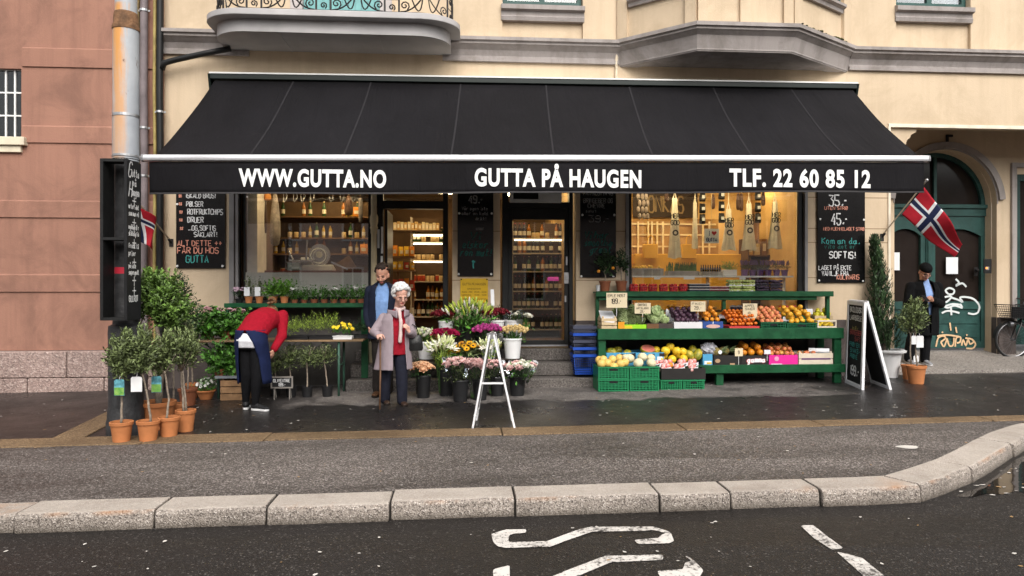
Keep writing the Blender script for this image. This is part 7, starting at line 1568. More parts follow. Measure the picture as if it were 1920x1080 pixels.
lay(fruit('mandarin',F['deep'],.028,(1,1,.85)),heap(TX(1370),TX(1422),TY0+.01,TY1-.03,ztab+.03,.028,5,3,back_rise=.45),'small mandarin in the red and white carton','mandarins in the red and white carton','mandarin')
mb=MB();mb.grid(lambda u,v:V((u-.5)*2.05*w_,d-.05+.03*math.sin(u*21),.12+v*.07+.02*math.sin(u*13)),14,2);mb.build('paper_liner',M['paper'],t)
def crate(name,label,x0,x1,y0,y1,z,h,m,group=None,slots=True):
    c=((x0+x1)/2,y0,z);t=thing(name,label,'crate',c,0,group);w_=(x1-x0)/2;d=y1-y0;mb=MB()
    mb.box(-w_,w_,0,.012,.001,.018);mb.box(-w_-.006,w_+.006,-.006,.018,h-.022,h);
    for s in(-1,1):mb.box(min(s*w_,s*(w_-.02)),max(s*w_,s*(w_-.02)),0,.02,.0185,h-.0225);mb.box(min(s*w_,s*(w_-.012)),max(s*w_,s*(w_-.012)),.0205,d,.001,h)
    mb.box(-w_+.0125,w_-.0125,d-.012,d,.001,h);mb.box(-w_+.0125,w_-.0125,.0125,d-.0125,.001,.01)
    n=9
    for k in range(1,n):
        x=-w_+2*w_*k/n;mb.box(x-.006,x+.006,.001,.011,.0185,h-.0225)
    nr=max(2,int((h-.04)/.022))
    for k in range(1,nr):
        z_=.018+(h-.04)*k/nr
        if k>=nr-1:mb.box(-w_+.02,-w_*.3,.002,.010,z_-.006,z_+.006);mb.box(w_*.3,w_-.02,.002,.010,z_-.006,z_+.006)
        else:mb.box(-w_+.02,w_-.02,.002,.010,z_-.006,z_+.006)
    mb.build('crate_body',m,t)
    mb=MB();mb.box(-w_*.26,w_*.26,.0005,-.003,h-.055,h-.026);mb.build('hand_hole',M['black_matt'],t);return t,w_,d
crate('fruit_crate','green plastic crate of blushing peaches on the stall table',TX(1427),TX(1474),TY0,TY1,ztab,.10,dgcr)
lay(fruit('peach',F['peach'],.035),heap(TX(1427),TX(1473),TY0+.02,TY1-.03,ztab+.06,.035,5,2,back_rise=.5),'blushing peach in the green crate on the stall table','peaches in the green crate','peach')
crate('fruit_crate','green plastic crate of yellow mangoes on the stall table',TX(1476),TX(1531),TY0,TY1,ztab,.085,dgcr)
lay(fruit('mango',F['mango'],.04,(1.35,.95,.9),dimple=0),heap(TX(1480),TX(1530),TY0+.02,TY1-.03,ztab+.05,.045,4,2,back_rise=.5),'yellow mango in the green crate on the stall table','mangoes in the green crate','mango')
t,w_,d=open_box('wooden_box','pale wooden box of lemons at the right end of the stall table','box',TX(1533),TX(1569),TY0,TY0+.3,ztab,.125,cart['palep'],.012,slats=1)
bpy.data.objects.remove(t.children[0]);mb=MB()
for z0_,z1_ in((.001,.035),(.1,.125)):
    for ya,yb in((0,.01),(.29,.3)):mb.box(-w_,w_,ya,yb,z0_,z1_)
    for s in(-1,1):mb.box(s*w_-(.01 if s>0 else 0),s*w_+(0 if s>0 else .01),.011,.289,z0_,z1_)
for s in(-1,1):mb.box(s*w_-(.02 if s>0 else 0),s*w_+(0 if s>0 else .02),.0,.02,.0355,.0995)
mb.build('box_body',cart['palep'],t,bev=.002)
lem=fruit('lemon',F['lemon'],.038,(1.2,.95,.95),dimple=0);lay(lem,heap(TX(1535),TX(1567),TY0+.02,TY0+.28,ztab+.02,.038,3,2),'lemon in the pale wooden box','lemons in the wooden box','lemon')
# back of the table: raised crates
bz=ztab+.13;by0,by1=SY1-.11,SY1+.03
BX_=lambda px:fx(px,by0)
def back_box(px0,px1,pyt,label,m,name='fruit_box'):
    h=fz((px0+px1)/2,pyt,by0)-ztab;return open_box(name,label,'box',BX_(px0),BX_(px1),by0,by1+.06,ztab,h,m)
back_box(1372,1414,580,'black box of grapes with white rim behind the mandarins',cart['black']);lay(fruit('black_grape',F['grape'],.02,nu=8,nv=6),heap(BX_(1375),BX_(1411),by0+.02,by1+.05,fz(1390,580,by0)-.03,.02,4,2),'black grape in the box behind the mandarins','black grapes behind the mandarins','grape')
mb=MB();x0,x1=BX_(1378),BX_(1413);zz_=fz(1390,574,by1+.07);mb.grid(lambda u,v:V(x0+(x1-x0)*u,by1+.068+.004*math.sin(u*30),zz_-.05+v*(.05+.02*abs(math.sin(u*9)))),18,2);tag(mb.build('tray_liner',whitepl),'white scalloped plastic liner standing behind the black grapes','liner')
back_box(1425,1459,583,'dark green crate standing empty behind the peaches',dgcr);back_box(1461,1512,585,'dark green crate of red apples behind the mangoes',dgcr)
lay(fruit('red_apple',F['apple'],.037),heap(BX_(1463),BX_(1510),by0+.01,by1+.05,fz(1486,585,by0)-.02,.037,2,2),'dark red apple in the crate behind the mangoes','red apples behind the mangoes','apple')
t,w_,d=back_box(1528,1562,592,'brown box of yellow peppers behind the lemons',cart['pine'])
lay(fruit('yellow_pepper',fm('yellow_pepper_skin',(.62,.50,.02),(.5,.5,.04),.3),.04,(1,.85,1.2),dimple=.3),heap(BX_(1530),BX_(1560),by0+.01,by1+.05,fz(1545,592,by0)-.02,.042,2,2),'yellow pepper in the brown box behind the lemons','yellow peppers behind the lemons','pepper')
for px0,px1,m_,lb in((1216,1262,'black','black box of wrapped dark produce behind the cabbages'),(1266,1316,'brown','brown box of crumpled paper behind the purple fruit'),(1320,1356,'black','black box of dark aubergines behind the oranges')):
    t,w_,d=back_box(px0,px1,592,lb,cart[m_]);mb=MB();nn_=14
    mb.grid(lambda u,v:V((u-.5)*1.9*w_,.02+v*.13,.11+.05*math.sin(u*17+v*5)*math.cos(v*9+px0)+.05*v),18,6);mb.build('wrapping',[mat('clear_wrap',(.16,.14,.15),.2,.6,30),M['paper'],F['fig']][(px0//50)%3 if m_!='brown' else 1],t)
# ---- price signs
cardm=mat('cream_card',(.66,.56,.38),.7,.04,5);inkm=mat('black_ink',(.025,.02,.02),.8);wcard=mat('small_white_card',(.68,.70,.74),.6)
def price(px0,px1,py0,py1,y,label,lines,seed,m=cardm,tilt=0.0):
    a,b=at(px0,py1,y),at(px1,py0,y);w_=(b.x-a.x)/2;h=b.z-a.z;t=thing('price_sign',label,'price sign',((a.x+b.x)/2,y,a.z),tilt);mb=MB();mb.box(-w_,w_,0,.006,0,h);p=mb.build('card',m,t);Rq=random.Random(seed);mb=MB()
    for txt,fy,fh,fw in lines:chalk(mb,txt,(-w_*fw,-.001,h*fy),(1,0,0),(0,0,1),h*fh,h*fh*.16,width=2*w_*fw,R_=Rq)
    if lines:mb.build('price_lettering',inkm,p,fix=False)
    mb=MB();mb.tube([(0,.009,h*.3),(0,.011,-.13 if h>.08 else-.1)],.004,5);mb.build('stick',whitepl,t)
price(1137,1176,549,577,SY0-.03,'largest cream price card reading 199, clipped above the artichokes',[('EPLE MOST',.72,.18,.86),('199,-',.28,.32,.5)],1);price(1190,1220,568,588,SY0+.05,'cream price card standing above the artichokes and cabbages',[('GRESKE',.72,.2,.6),('ARTISJOKK',.42,.18,.8),('39,-',.1,.22,.35)],2)
price(1295,1323,565,584,SY0+.1,'cream price card standing between purple fruit and oranges',[('FIKEN',.66,.2,.8),('29,-',.2,.3,.55)],3);price(1393,1420,569,597,SY0+.18,'upright cream price card standing above the mandarins',[('APPEL',.76,.16,.75),('SINER',.56,.14,.7),('49,-',.3,.14,.35)],4)
price(1458,1472,581,588,SY1-.12,'small white card behind the peaches',[],5,wcard);price(1468,1481,594,602,SY0+.2,'small white card between the peaches and mangoes',[],6,wcard);price(1512,1524,579,589,SY1-.14,'small white card beside the red apples',[],7,wcard);price(1433,1445,656,664,SY0+.02,'small white card between the lower oranges and pink carton',[],8,wcard)
# ---- lower shelf
LY0,LY1=SY0+.03,SY1-.14;LX=lambda px:fx(px,LY0)
for a,b,lb in((1137,1190,'left'),(1192,1245,'right')):
    t,w_,d=open_box('fruit_carton','light blue printed carton holding melons, %s one of the pair on the lower shelf'%lb,'box',LX(a),LX(b),LY0,LY1,zlow,.20,cart['cyan'])
    for k,(u,v,m_)in enumerate(((-.6,.5,M['paper']),(.15,.8,inkm),(.2,.5,M['paper']),(.7,.6,M['paper']),(.85,.85,inkm))):panel(t,'printed_patch',w_*(u-.18),w_*(u+.18),.2*v-.03,.2*v+.02,0,m_)
wm=fruit('watermelon',F['gmelon'],.085,(1.4,1,1),dimple=0);lay(wm,[(LX(1150),LY0+.15,zlow+.2,.75),(LX(1165),LY0+.3,zlow+.2,.8),(LX(1180),LY0+.12,zlow+.18,.7)],'striped melon in the light blue cartons under the stall table','striped melons in the blue cartons','melon')
t=thing('cut_watermelon','half watermelon with pink flesh lying on the right blue carton','melon',(LX(1219),LY0+.12,zlow+.235),.3);mb=MB();mb.ball((0,0,0),(.125,.09,.085),18,12);mb.v=[V(p.x,p.y,min(p.z,.02))for p in mb.v];mb.xf(Matrix.Rotation(R(38),4,'X'));mb.build('rind',F['gmelon'],t,smooth='auto')
mb=MB();mb.sheet([Matrix.Rotation(R(38),3,'X')@V(.112*math.cos(a),.08*math.sin(a),.0225)for a in[2*PI*k/24 for k in range(24)]]);mb.build('flesh',mat('melon_flesh',(.58,.17,.13),.4,.15,20),t)
mel=fruit('yellow_melon',F['melon'],.063,(1.1,1,1),dimple=0);lay(mel,[(LX(px),LY0+y,zlow+z,s)for px,y,z,s in((1240,.06,.10,1),(1262,.05,.09,1.02),(1283,.04,.10,1),(1250,.16,.14,1),(1274,.15,.15,1),(1250,.06,.22,1),(1271,.06,.215,.98),(1262,.14,.27,1),(1284,.1,.2,.95),(1236,.17,.22,.95))],'round yellow melon heaped on the lower shelf of the stall','yellow melons on the lower shelf','melon')
lay(fruit('papaya',F['gmelon'],.06,(1.0,1.0,1.45),dimple=0),[(LX(1297),LY0+.08,zlow+.15,1.05),(LX(1311),LY0+.06,zlow+.16,1.1),(LX(1308),LY0+.2,zlow+.2,1.1)],'yellow green mottled papaya beside the yellow melons','papayas on the lower shelf','papaya')
t,w_,d=open_box('fruit_carton','short blue and white carton under a plastic bag on the lower shelf','box',LX(1318),LX(1336),LY0,LY1,zlow,.17,cart['cyan']);panel(t,'printed_patch',-w_*.7,w_*.8,.02,.07,0,M['paper']);panel(t,'yellow_patch',-w_*.2,w_*.8,.025,.05,-.002,pk[0])
t=thing('plastic_bag','crumpled clear plastic bag hanging over the blue carton on the lower shelf','bag',(LX(1333),LY0+.1,zlow+.18));mb=MB();mb.ball((0,0,.05),(.13,.11,.11),18,12);Rq=random.Random(9)
mb.v=[p*Rq.uniform(.82,1.12)for p in mb.v];mb.build('bag_film',mat('clear_bag_film',(.30,.30,.33),.18,.5,14,1.0,18),t)
t,w_,d=open_box('cardboard_box','black carton with tan oval emblem holding pineapples','box',LX(1338),LX(1389),LY0,LY1,zlow,.15,cart['black']);mb=MB();mb.sheet([(-w_*.7+.04*math.cos(a),-.003,.07+.03*math.sin(a))for a in[2*PI*k/18 for k in range(18)]]);mb.build('emblem',mat('tan_emblem',(.42,.27,.16),.6),t,fix=False);panel(t,'tan_patch',w_*.2,w_*.55,.01,.035,0,mat('tan_emblem',(.42,.27,.16)))
for i,(px,yy)in enumerate(((1344,.07),(1364,.15))):
    t=thing('pineapple','pineapple lying in the black carton, %s'%('its round sticker facing out' if i==0 else 'its green leaves toward the oranges'),'pineapple',(LX(px),LY0+yy,zlow+.2),0,'pineapples in the black carton');mb=MB();mb.ball((0,0,0),(.085,.07,.07),14,10);mb.build('pineapple_body',F['kiwi'],t);mb=MB();Rq=random.Random(i)
    for k in range(26):dd=V(1,Rq.uniform(-.6,.6),Rq.uniform(-.3,.8));mb.leaf((.07,0,0),dd,V(0,1,.3),Rq.uniform(.1,.17),.018)
    mb.build('leaves',LM['olive'][1],t)
    if i==0:
        mb=MB();mb.sheet([(.05+.03*math.cos(a),-.073,.03*math.sin(a))for a in[2*PI*k/14 for k in range(14)]]);mb.build('sticker',M['paper'],t,fix=False)
t=price(1378,1393,653,668,SY0+.02,'cream card standing between the pineapples and lower oranges',[('9',.3,.4,.2)],12)
t,w_,d=open_box('cardboard_box','black carton lettered gamma, heaped with large oranges','box',LX(1390),LX(1441),LY0,LY1,zlow,.145,cart['black']);mb=MB();chalk(mb,'gamma',(-w_*.55,-.0035,.045),(1,0,0),(0,0,1),.075,.019,width=w_*1.35,jit=.02);mb.build('lettering',M['paper'],t,fix=False)
mb=MB();chalk(mb,'gamma',(-w_*.56,-.0015,.043),(1,0,0),(0,0,1),.077,.03,width=w_*1.37,jit=.02);mb.build('lettering_outline',cart['red'],t,fix=False)
lay(fruit('orange',F['orange'],.05),heap(LX(1392),LX(1439),LY0+.03,LY1-.02,zlow+.12,.05,3,2,back_rise=.2),'large orange heaped in the black gamma carton','oranges in the black carton','orange')
t,w_,d=open_box('cardboard_box','bright pink carton of blushing apples on the lower shelf','box',LX(1442),LX(1496),LY0,LY1,zlow,.15,cart['pink']);mb=MB();mb.sheet([(-w_*.48+.035*math.cos(a),-.003,.095+.035*math.sin(a))for a in[2*PI*k/16 for k in range(16)]]);mb.build('emblem',mat('pale_pink_emblem',(.68,.30,.46),.6),t,fix=False);panel(t,'white_band',-w_*.85,-w_*.1,.004,.02,0,M['paper'])
lay(fruit('apple',F['apple2'],.038),heap(LX(1446),LX(1494),LY0+.02,LY1-.02,zlow+.125,.038,4,2,back_rise=.2),'red and yellow apple in the bright pink carton','apples in the pink carton','apple')
t,w_,d=open_box('wooden_crate','whitewashed slatted crate with purple band at the right of the lower shelf','crate',LX(1498),LX(1562),LY0,LY1,zlow,.18,cart['palep'],.012,slats=2);panel(t,'purple_band',-w_*.85,w_*.85,.075,.10,.0,mat('purple_print',(.12,.05,.14),.6))
lay(fruit('apple',F['apple2'],.036),[(LX(px),LY0+y,zlow+.17,1)for px,y in((1505,.1),(1514,.06),(1522,.14),(1530,.08))],'apple beside the paper roll in the whitewashed crate','apples beside the paper roll','apple')
t=thing('bag_roll','white roll of bags lying in the whitewashed crate','roll',(LX(1543),LY0+.06,zlow+.2));mb=MB();mb.tube([(-.14,.1,0),(.12,-.02,0)],.04,16);rl_=mb.build('roll',M['paper'],t,smooth='auto');mb=MB();mb.tube([(.1,-.0105,0),(.124,-.022,0)],.014,10);mb.build('core',M['black_matt'],rl_)
# ---- crates on the ground in front
GY1=-.72;gh=.165
def gcrate(px0,px1,yfront,pyb,z,label,m=gcr):
    return crate('fruit_crate',label,fx(px0,yfront),fx(px1,yfront),yfront,yfront+.4,z,gh,m)
pb_=gp(1180,734);CY=pb_.y;CY=max(min(CY,-.95),-1.2);z0=gz(2.4,CY)+.002
gh=(fz(1180,688,CY)-z0)/2
for px0,px1,s in((1122,1179,'yellow melons'),(1181,1236,'cream melons')):
    gcrate(px0,px1,CY,735,z0,'bright green plastic crate on the pavement below the crate of %s'%s);gcrate(px0,px1,CY,711,z0+gh+.003,'bright green plastic crate heaped with %s'%s)
lay(fruit('yellow_melon',F['coral'],.06,dimple=0),[(fx(px,CY),CY+y,z0+2*gh+z,s)for px,y,z,s in((1130,.08,.04,1.05),(1142,.10,.045,1),(1153,.07,-.005,1.05),(1166,.08,.035,1.08),(1176,.12,.05,.95),(1137,.2,.085,1),(1153,.17,.09,1),(1168,.22,.10,1.05),(1131,.28,.07,1),(1178,.28,.08,1))],'golden melon on top of the left-hand green crates','golden melons on the green crates','melon')
lay(fruit('cream_melon',F['cream'],.071,(1.05,1,.92),dimple=0),[(fx(px,CY),CY+y,z0+2*gh+z,s)for px,y,z,s in((1200,.09,.045,1),(1224,.08,.045,.95),(1187,.2,.1,1),(1212,.22,.115,.98),(1229,.24,.1,.9),(1178,.16,.12,.7))],'cream melon on top of the green crates beside the golden ones','cream melons on the green crates','melon')
CY2=CY+.08;h3=fz(1280,712,CY2)-z0
for px0,px1,s in((1239,1279,'left'),(1281,1321,'right')):t,w_,d=crate('fruit_crate','green crate with black slot, %s one of the two under the black carton'%s,fx(px0,CY2),fx(px1,CY2),CY2,CY2+.4,z0,h3,gcr)
t,w_,d=open_box('cardboard_box','wide black carton of netted blood oranges on two green crates','box',fx(1240,CY2),fx(1323,CY2),CY2-.005,CY2+.4,z0+h3+.003,fz(1280,691,CY2)-z0-h3,cart['black'])
netm=mat('orange_net',(.60,.05,.03),.4,.9,26,.3,col2=(.70,.60,.58));netp=None
for i,(px,y,z)in enumerate(((1252,.08,.0),(1277,.07,.0),(1303,.07,.01),(1262,.22,.05),(1290,.22,.055),(1311,.25,.05),(1246,.27,.04))):
    loc=(fx(px,CY2),CY2+y,z0+h3+.13+z)
    if netp is None:
        netp=thing('orange_bag','netted bag of blood oranges with white label in the wide black carton','bag of oranges',loc,0,'netted blood oranges in the black carton');mb=MB()
        for a,b_,c_ in((-.06,0,0),(.0,.0,.0),(.06,.01,0),(-.03,.03,.05),(.035,.02,.05)):mb.ball((a,b_,c_),.042,10,8)
        mb.build('oranges',netm,netp,smooth=True);mb=MB();mb.grid(lambda u,v:V(-.06+u*.12,-.045-.015*math.sin(u*PI),-.02+v*.05+.02*u),6,3);mb.build('label_band',[wcard,inkm][0],netp,smooth=True);mb=MB();mb.grid(lambda u,v:V(-.05+u*.06,-.052-.013*math.sin(u*PI),-.005+v*.018+.02*u),6,2);mb.build('label_print',inkm,netp)
    else:dup(netp,loc,Rf.uniform(-.8,.8),None,None)
lay(fruit('orange',F['orange'],.042),[(fx(1255,CY2),CY2+.3,z0+h3+.2,1),(fx(1262,CY2),CY2+.12,z0+h3+.2,.95)],'loose orange lying on the netted blood oranges','loose oranges on the netted bags','orange')
# ---- upper shelf: berry punnets and small orange trees
UX=lambda px:fx(px,UY0+.03);rasp=[mat('raspberry',(.36,.015,.025),.5,.3,40,.5,60),mat('bright_berry',(.55,.05,.035),.5,.2,40)];clearp=mat('clear_punnet',(.42,.12,.12),.2,.2,9)
pn=None
for i,px in enumerate((1191,1209,1227,1247,1266,1284)):
    loc=(UX(px),UY0+.12,zup+.001)
    if pn is None:
        pn=thing('berry_punnet','punnet of red berries in the row at the left of the upper shelf','punnet',loc,0,'red berry punnets on the upper shelf');mb=MB();mb.lathe([(.05,0),(.060,.075),(.074,.076),(.074,.082),(.06,.083)],n=20,cap1=False);mb.build('punnet_box',clearp,pn,smooth='auto');mb=MB()
        for k in range(64):mb.mi(0 if Rf.random()<.7 else 1);a=2*PI*k/16+Rf.uniform(-.1,.1);z_=.012+.018*(k//16);q=.052+.012*z_/.075;mb.ball((q*math.cos(a),q*math.sin(a),z_),.012,6,5)
        for k in range(46):mb.mi(0 if Rf.random()<.75 else 1);a=Rf.uniform(0,6.28);q=.062*math.sqrt(Rf.random());mb.ball((q*math.cos(a),q*math.sin(a),.085+Rf.uniform(-.008,.03)),.013,6,5)
        tag(mb.build('berries',rasp,pn,smooth=True),kind='stuff')
    else:dup(pn,loc,Rf.uniform(0,6))
def stack_box(px,n,m,rim,label,group,w=.085,h=.033,top=None):
    t=thing('berry_tray_stack',label,'stacked trays',(UX(px),UY0+.12,zup+.001),0,group);
    for k in range(n):
        mb=MB();mb.box(-w,w,-.075,.075,k*h*1.25,k*h*1.25+h);tr=mb.build('tray',m,t,bev=.004);mb=MB();mb.box(-w-.006,w+.006,-.08,.08,k*h*1.25+h+.0005,k*h*1.25+h+.006);mb.build('tray_rim',rim,tr)
blueb=mat('blueberries',(.02,.025,.035),.5,.6,60,.6,90);redb=mat('dark_red_berries',(.10,.012,.018),.5,.6,60,.6,90)
stack_box(1303,3,blueb,whitepl,'stack of three blueberry trays with white rims, nearer the red punnets','blueberry tray stacks',.08);stack_box(1322,3,blueb,whitepl,'stack of three blueberry trays with white rims, farther from the red punnets','blueberry tray stacks',.08);stack_box(1341,2,redb,whitepl,'low stack of two red berry trays beside the blueberries',None,.075);stack_box(1359,2,redb,whitepl,'low stack of two red berry trays beside the green grapes',None,.075)
gg=[mat('green_grape',(.30,.36,.10),.3,.2,9),mat('pale_green_grape',(.42,.46,.18),.3,.2,9)];bgp=[mat('black_grape_skin',(.012,.008,.016)),mat('dim_grape',(.05,.03,.055),.3)]
def grapes(px,mm,label,group):
    t=thing('grape_punnet',label,'punnet',(UX(px),UY0+.12,zup+.001),0,group)
    for l in range(2):
        mb=MB();z=l*.092;mb.box(-.1,.1,-.07,.07,z,z+.01);mb.box(-.1,.1,-.07,-.068,z+.0105,z+.03);mb.build('punnet_box',whitepl if mm is gg else blackpl,t);mb=MB()
        for a in range(9):
            for b in range(4):
                for c_ in(0,1):
                    if c_==0 and 0<b<3:continue
                    mb.mi(Rf.randrange(2));mb.ball((-.085+a*.021+Rf.uniform(-.004,.004),-.062+b*.04,z+.028+c_*.042+Rf.uniform(-.008,.008)),.019,6,5)
        tag(mb.build('grapes',mm,t,smooth=True),kind='stuff')
grapes(1380,gg,'stacked punnets of green grapes next to the red berry trays',None);grapes(1405,gg,'stacked punnets of green grapes next to the black grapes',None);grapes(1431,bgp,'stacked punnets of black grapes next to the green grapes',None);grapes(1457,bgp,'stacked punnets of black grapes at the end of the upper shelf row',None)
def small_tree(loc,rz,label,tr=1.0,oranges=()):
    t=thing('orange_tree',label,'pot plant',loc,rz);pot(t,.085,.165,terrad,n=20);mb=MB();mb.tube([(0,0,.14),(.01,0,.22),(-.01,.0,.30),(.02,0,.38)],[.013,.011,.01,.008],7);mb.build('trunk',bark,t,smooth=True);mb=MB();foliage(mb,(.02,0,.45*tr),(.13,.12,.16),330,.05,.026,Rf,3,.3,.35,7);mb.build('crown',LM['dark'],t)
    for x,z in oranges:mb=MB();mb.ball((x,-.11,z),.026,10,8);mb.build('small_orange',F['orange'],t,smooth=True)
small_tree((UX(1136),UY0+.1,zup+.001),0,'small orange tree with two oranges in dark terracotta pot on the upper shelf',1,((-.12,.31),(.10,.36)));small_tree((UX(1167),UY0+.1,zup+.001),1.2,'small bushy tree without fruit in dark terracotta pot beside the right window',1.02)
t=thing('white_cup','white cup at the left end of the upper shelf','cup',(UX(1122),UY0+.06,zup+.001));mb=MB();mb.lathe([(.024,0),(.034,.1),(.036,.102),(.031,.1),(.022,.01)],n=16,cap1=False);mb.build('cup_body',whitepl,t,smooth='auto');mb=MB();mb.lathe([(.03,.085),(.001,.086)],n=16,cap0=False);mb.build('drink',soil,t)
# ---- blue shopping baskets
BYs=-.55;xb0,xb1=fx(1076,BYs),fx(1117,BYs);bcol=mat('blue_basket_plastic',(.015,.07,.40),.4,.1,5);zb0=gz(xb0,BYs)+.012
zb0=fz(1096,702,BYs);bh=(fz(1096,667,BYs)-zb0)
for k in range(5):
    z=zb0+k*.105;w_=(xb1-xb0)/2;names=('lowest of the stack','second from the bottom','middle of the stack','second from the top','topmost of the stack')
    t=thing('shopping_basket','blue plastic shopping basket left of the stall, %s'%names[k],'basket',((xb0+xb1)/2,BYs+.15,z),0,'stacked blue shopping baskets');mb=MB()
    f=lambda s,zz_:(w_*(.84+.16*zz_/bh)*s)
    for i in range(9):
        zz_=bh*i/8;wv=f(1,zz_);
        for y in(-.15,.14):mb.box(-wv,wv,y,y+.01,zz_,zz_+.010 if i<8 else zz_+.022)
        for s in(-1,1):mb.box(s*wv-.005,s*wv+.005,-.139,.139,zz_,zz_+.010 if i<8 else zz_+.022)
    for i in range(11):
        u=-1+2*i/10
        for y in(-.146,.144):mb.bar((u*w_*.84,y,0),(u*w_,y,bh),.006)
    mb.box(-w_*.83,w_*.83,-.138,.138,0,.008);mb.build('basket_body',bcol if k==0 else mat('grey_blue_basket',(.05,.055,.085),.5,.1,6),t);mb=MB();mb.box(-w_-.012,w_+.012,-.162,-.151,bh-.02,bh+.022);mb.box(-w_-.012,w_+.012,.151,.162,bh-.02,bh+.022);mb.box(-w_-.012,-w_-.002,-.1505,.1505,bh-.02,bh+.022);mb.box(w_+.002,w_+.012,-.1505,.1505,bh-.02,bh+.022);mb.build('basket_rim',bcol if k in(0,1,3)else mat('grey_blue_basket',(.05,.055,.085)),t)
    mb=MB();mb.tube([(-w_*.9,0,bh+.02),(-w_*.85,-.08,bh+.03),(w_*.85,-.08,bh+.03),(w_*.9,0,bh+.02)],.007,6);mb.build('handle',mat('grey_basket_handle',(.12,.12,.14),.5),t)

# ================================================================== POTTED TREES
Rp=random.Random(31)
tagw=mat('white_plant_tag',(.66,.66,.66),.5);tagg=mat('green_photo_tag',(.08,.26,.05),.5,.7,30,col2=(.25,.42,.10));tagb=mat('blue_photo_tag',(.10,.30,.36),.5,.5,25)
def plant_tag(t,x,y,z,w_,h,two):
    mb=MB()
    def shp(z0,z1,r=.012):return[(x-w_,y,z0),(x+w_,y,z0),(x+w_,y,z1-r),(x+w_-r,y,z1),(x-w_+r,y,z1),(x-w_,y,z1-r),]
    mb.prism([(-w_,0),(w_,0),(w_,h-.014),(w_-.014,h),(-w_+.014,h),(-w_,h-.014)],lambda u,v,tt:V(x+u,y+tt,z+v),0,.004);p=mb.build('plant_tag',tagw if not two else tagb,t)
    if two:mb=MB();mb.box(x-w_*.96,x+w_*.96,y-.002,y-.0004,z+.004,z+h*.5);mb.build('tag_picture',tagg,p)
    mb=MB();mb.tube([(x,y+.006,z+h),(x,y+.02,z+h+.04)],.003,4);mb.build('tag_strap',tagw,p)
def standard(base,pot_px,ytop,trunk,crowns,label,n=620,lm='olive',L=.05,W=.014,tags=(),potm=None,y=None,tr=.011,name='potted_tree',rim=True,shell=.35,group=None,shoots=0):
    """base: pixel of the pot's foot; pot_px: half width; ytop: rim row; trunk and crowns in pixels at the pot's depth"""
    b=gp(*base);
    if y is not None:b=Vector((fx(base[0],y),y,fz(base[0],base[1],y)))
    Y=b.y;s=1/ppm(b.x,Y);t=thing(name,label,'potted tree',tuple(b),0,group);loc=lambda px,py,dy=0:at(px,py,Y)-b+V(0,dy,0)
    h=loc(base[0],ytop).z;pot(t,pot_px*s/1.05,h,potm or terra,rim=rim)
    for k,tk in enumerate(trunk):
        mb=MB();P=[loc(px,py,.02*math.sin(i*2+k))for i,(px,py)in enumerate(tk)];Q=[]
        for i in range(len(P)-1):
            for q in(0,.33,.66):Q.append(P[i].lerp(P[i+1],q)+V(Rp.uniform(-.004,.004),Rp.uniform(-.004,.004),0))
        Q.append(P[-1]);m_=len(Q);mb.tube(Q,[tr*(1.15-.4*i/m_)for i in range(m_)],8)
        e=Q[-1]
        for c in range(5):a=Rp.uniform(0,6.28);mb.tube([e-V(0,0,.03),e+V(.06*math.cos(a),.06*math.sin(a),.08),e+V(.11*math.cos(a),.11*math.sin(a),.18)],[tr*.55,tr*.4,tr*.2],5)
        mb.build('trunk',bark,t,smooth=True)
    mb=MB();tot=sum(rx*ry for _,_,rx,ry in crowns)
    for px,py,rx,ry in crowns:
        foliage(mb,loc(px,py),(rx*s*.86,rx*s*.8,ry*s*.86),int(n*2.5*rx*ry/tot),L,W*1.3,Rp,3,.85,shell,7)
        for q in range(shoots):
            a=Rp.uniform(0,6.28);st_=loc(px,py)+V(rx*s*.7*math.cos(a)*Rp.random(),rx*s*.6*math.sin(a),ry*s*Rp.uniform(.5,.9));mb.mi(1)
            for j in range(7):mb.mi(2 if j>2 else 1);aa=Rp.uniform(0,6.28);mb.leaf(st_+V(0,0,j*.016),V(math.cos(aa)*.7,math.sin(aa)*.7,.9),V(0,0,1),L*.8,W)
    mb.build('crown',LM[lm],t)
    for(px,py,hw,hh,two)in tags:c=loc(px,py);plant_tag(t,c.x,-.06,c.z-hh*s,hw*s,2*hh*s,two)
    return t
standard((228,829),20,790,[[(228,795),(227,760),(229,700)]],[(230,690,26,18),(226,668,27,26),(238,650,20,18)],'small olive standard with green picture tag, leftmost of the front terracotta pots',660,tags=((229,725,9,15,True),),shoots=10)
standard((278,827),20,788,[[(283,795),(276,750),(268,700)]],[(266,684,25,22),(272,660,26,26),(270,640,14,16)],'small olive standard with blank white tag, second of the front terracotta pots',640,tags=((261,719,10,14,False),),shoots=9)
standard((317,819),19,781,[[(312,787),(315,750),(310,695)]],[(300,682,22,20),(306,662,25,24),(316,650,16,18)],'small olive standard with green and blue picture tag, third of the front terracotta pots',600,tags=((298,719,9,15,True),),shoots=8)
standard((348,808),18,768,[[(345,774),(341,730),(340,690)],[(348,772),(346,735),(343,690)]],[(345,672,28,22),(340,652,28,24),(358,660,16,18)],'olive standard with paired stems, rightmost of the front terracotta pots',640,shoots=8)
standard((334,792),16,756,[[(326,760),(324,700),(322,660)]],[(330,640,22,20),(345,628,22,22)],'thin stemmed olive standard half hidden behind the rightmost front pot',420)
standard((295,803),32,752,[[(297,760),(292,720),(283,660),(262,610)],[(297,758),(303,700),(300,640),(288,585)]],[(272,572,36,28),(316,575,42,34),(296,548,46,30),(320,600,30,20),(285,535,28,18)],'large olive tree with big pale green crown in the widest terracotta pot',1900,'box',.052,.02,tr=.024,shoots=16)
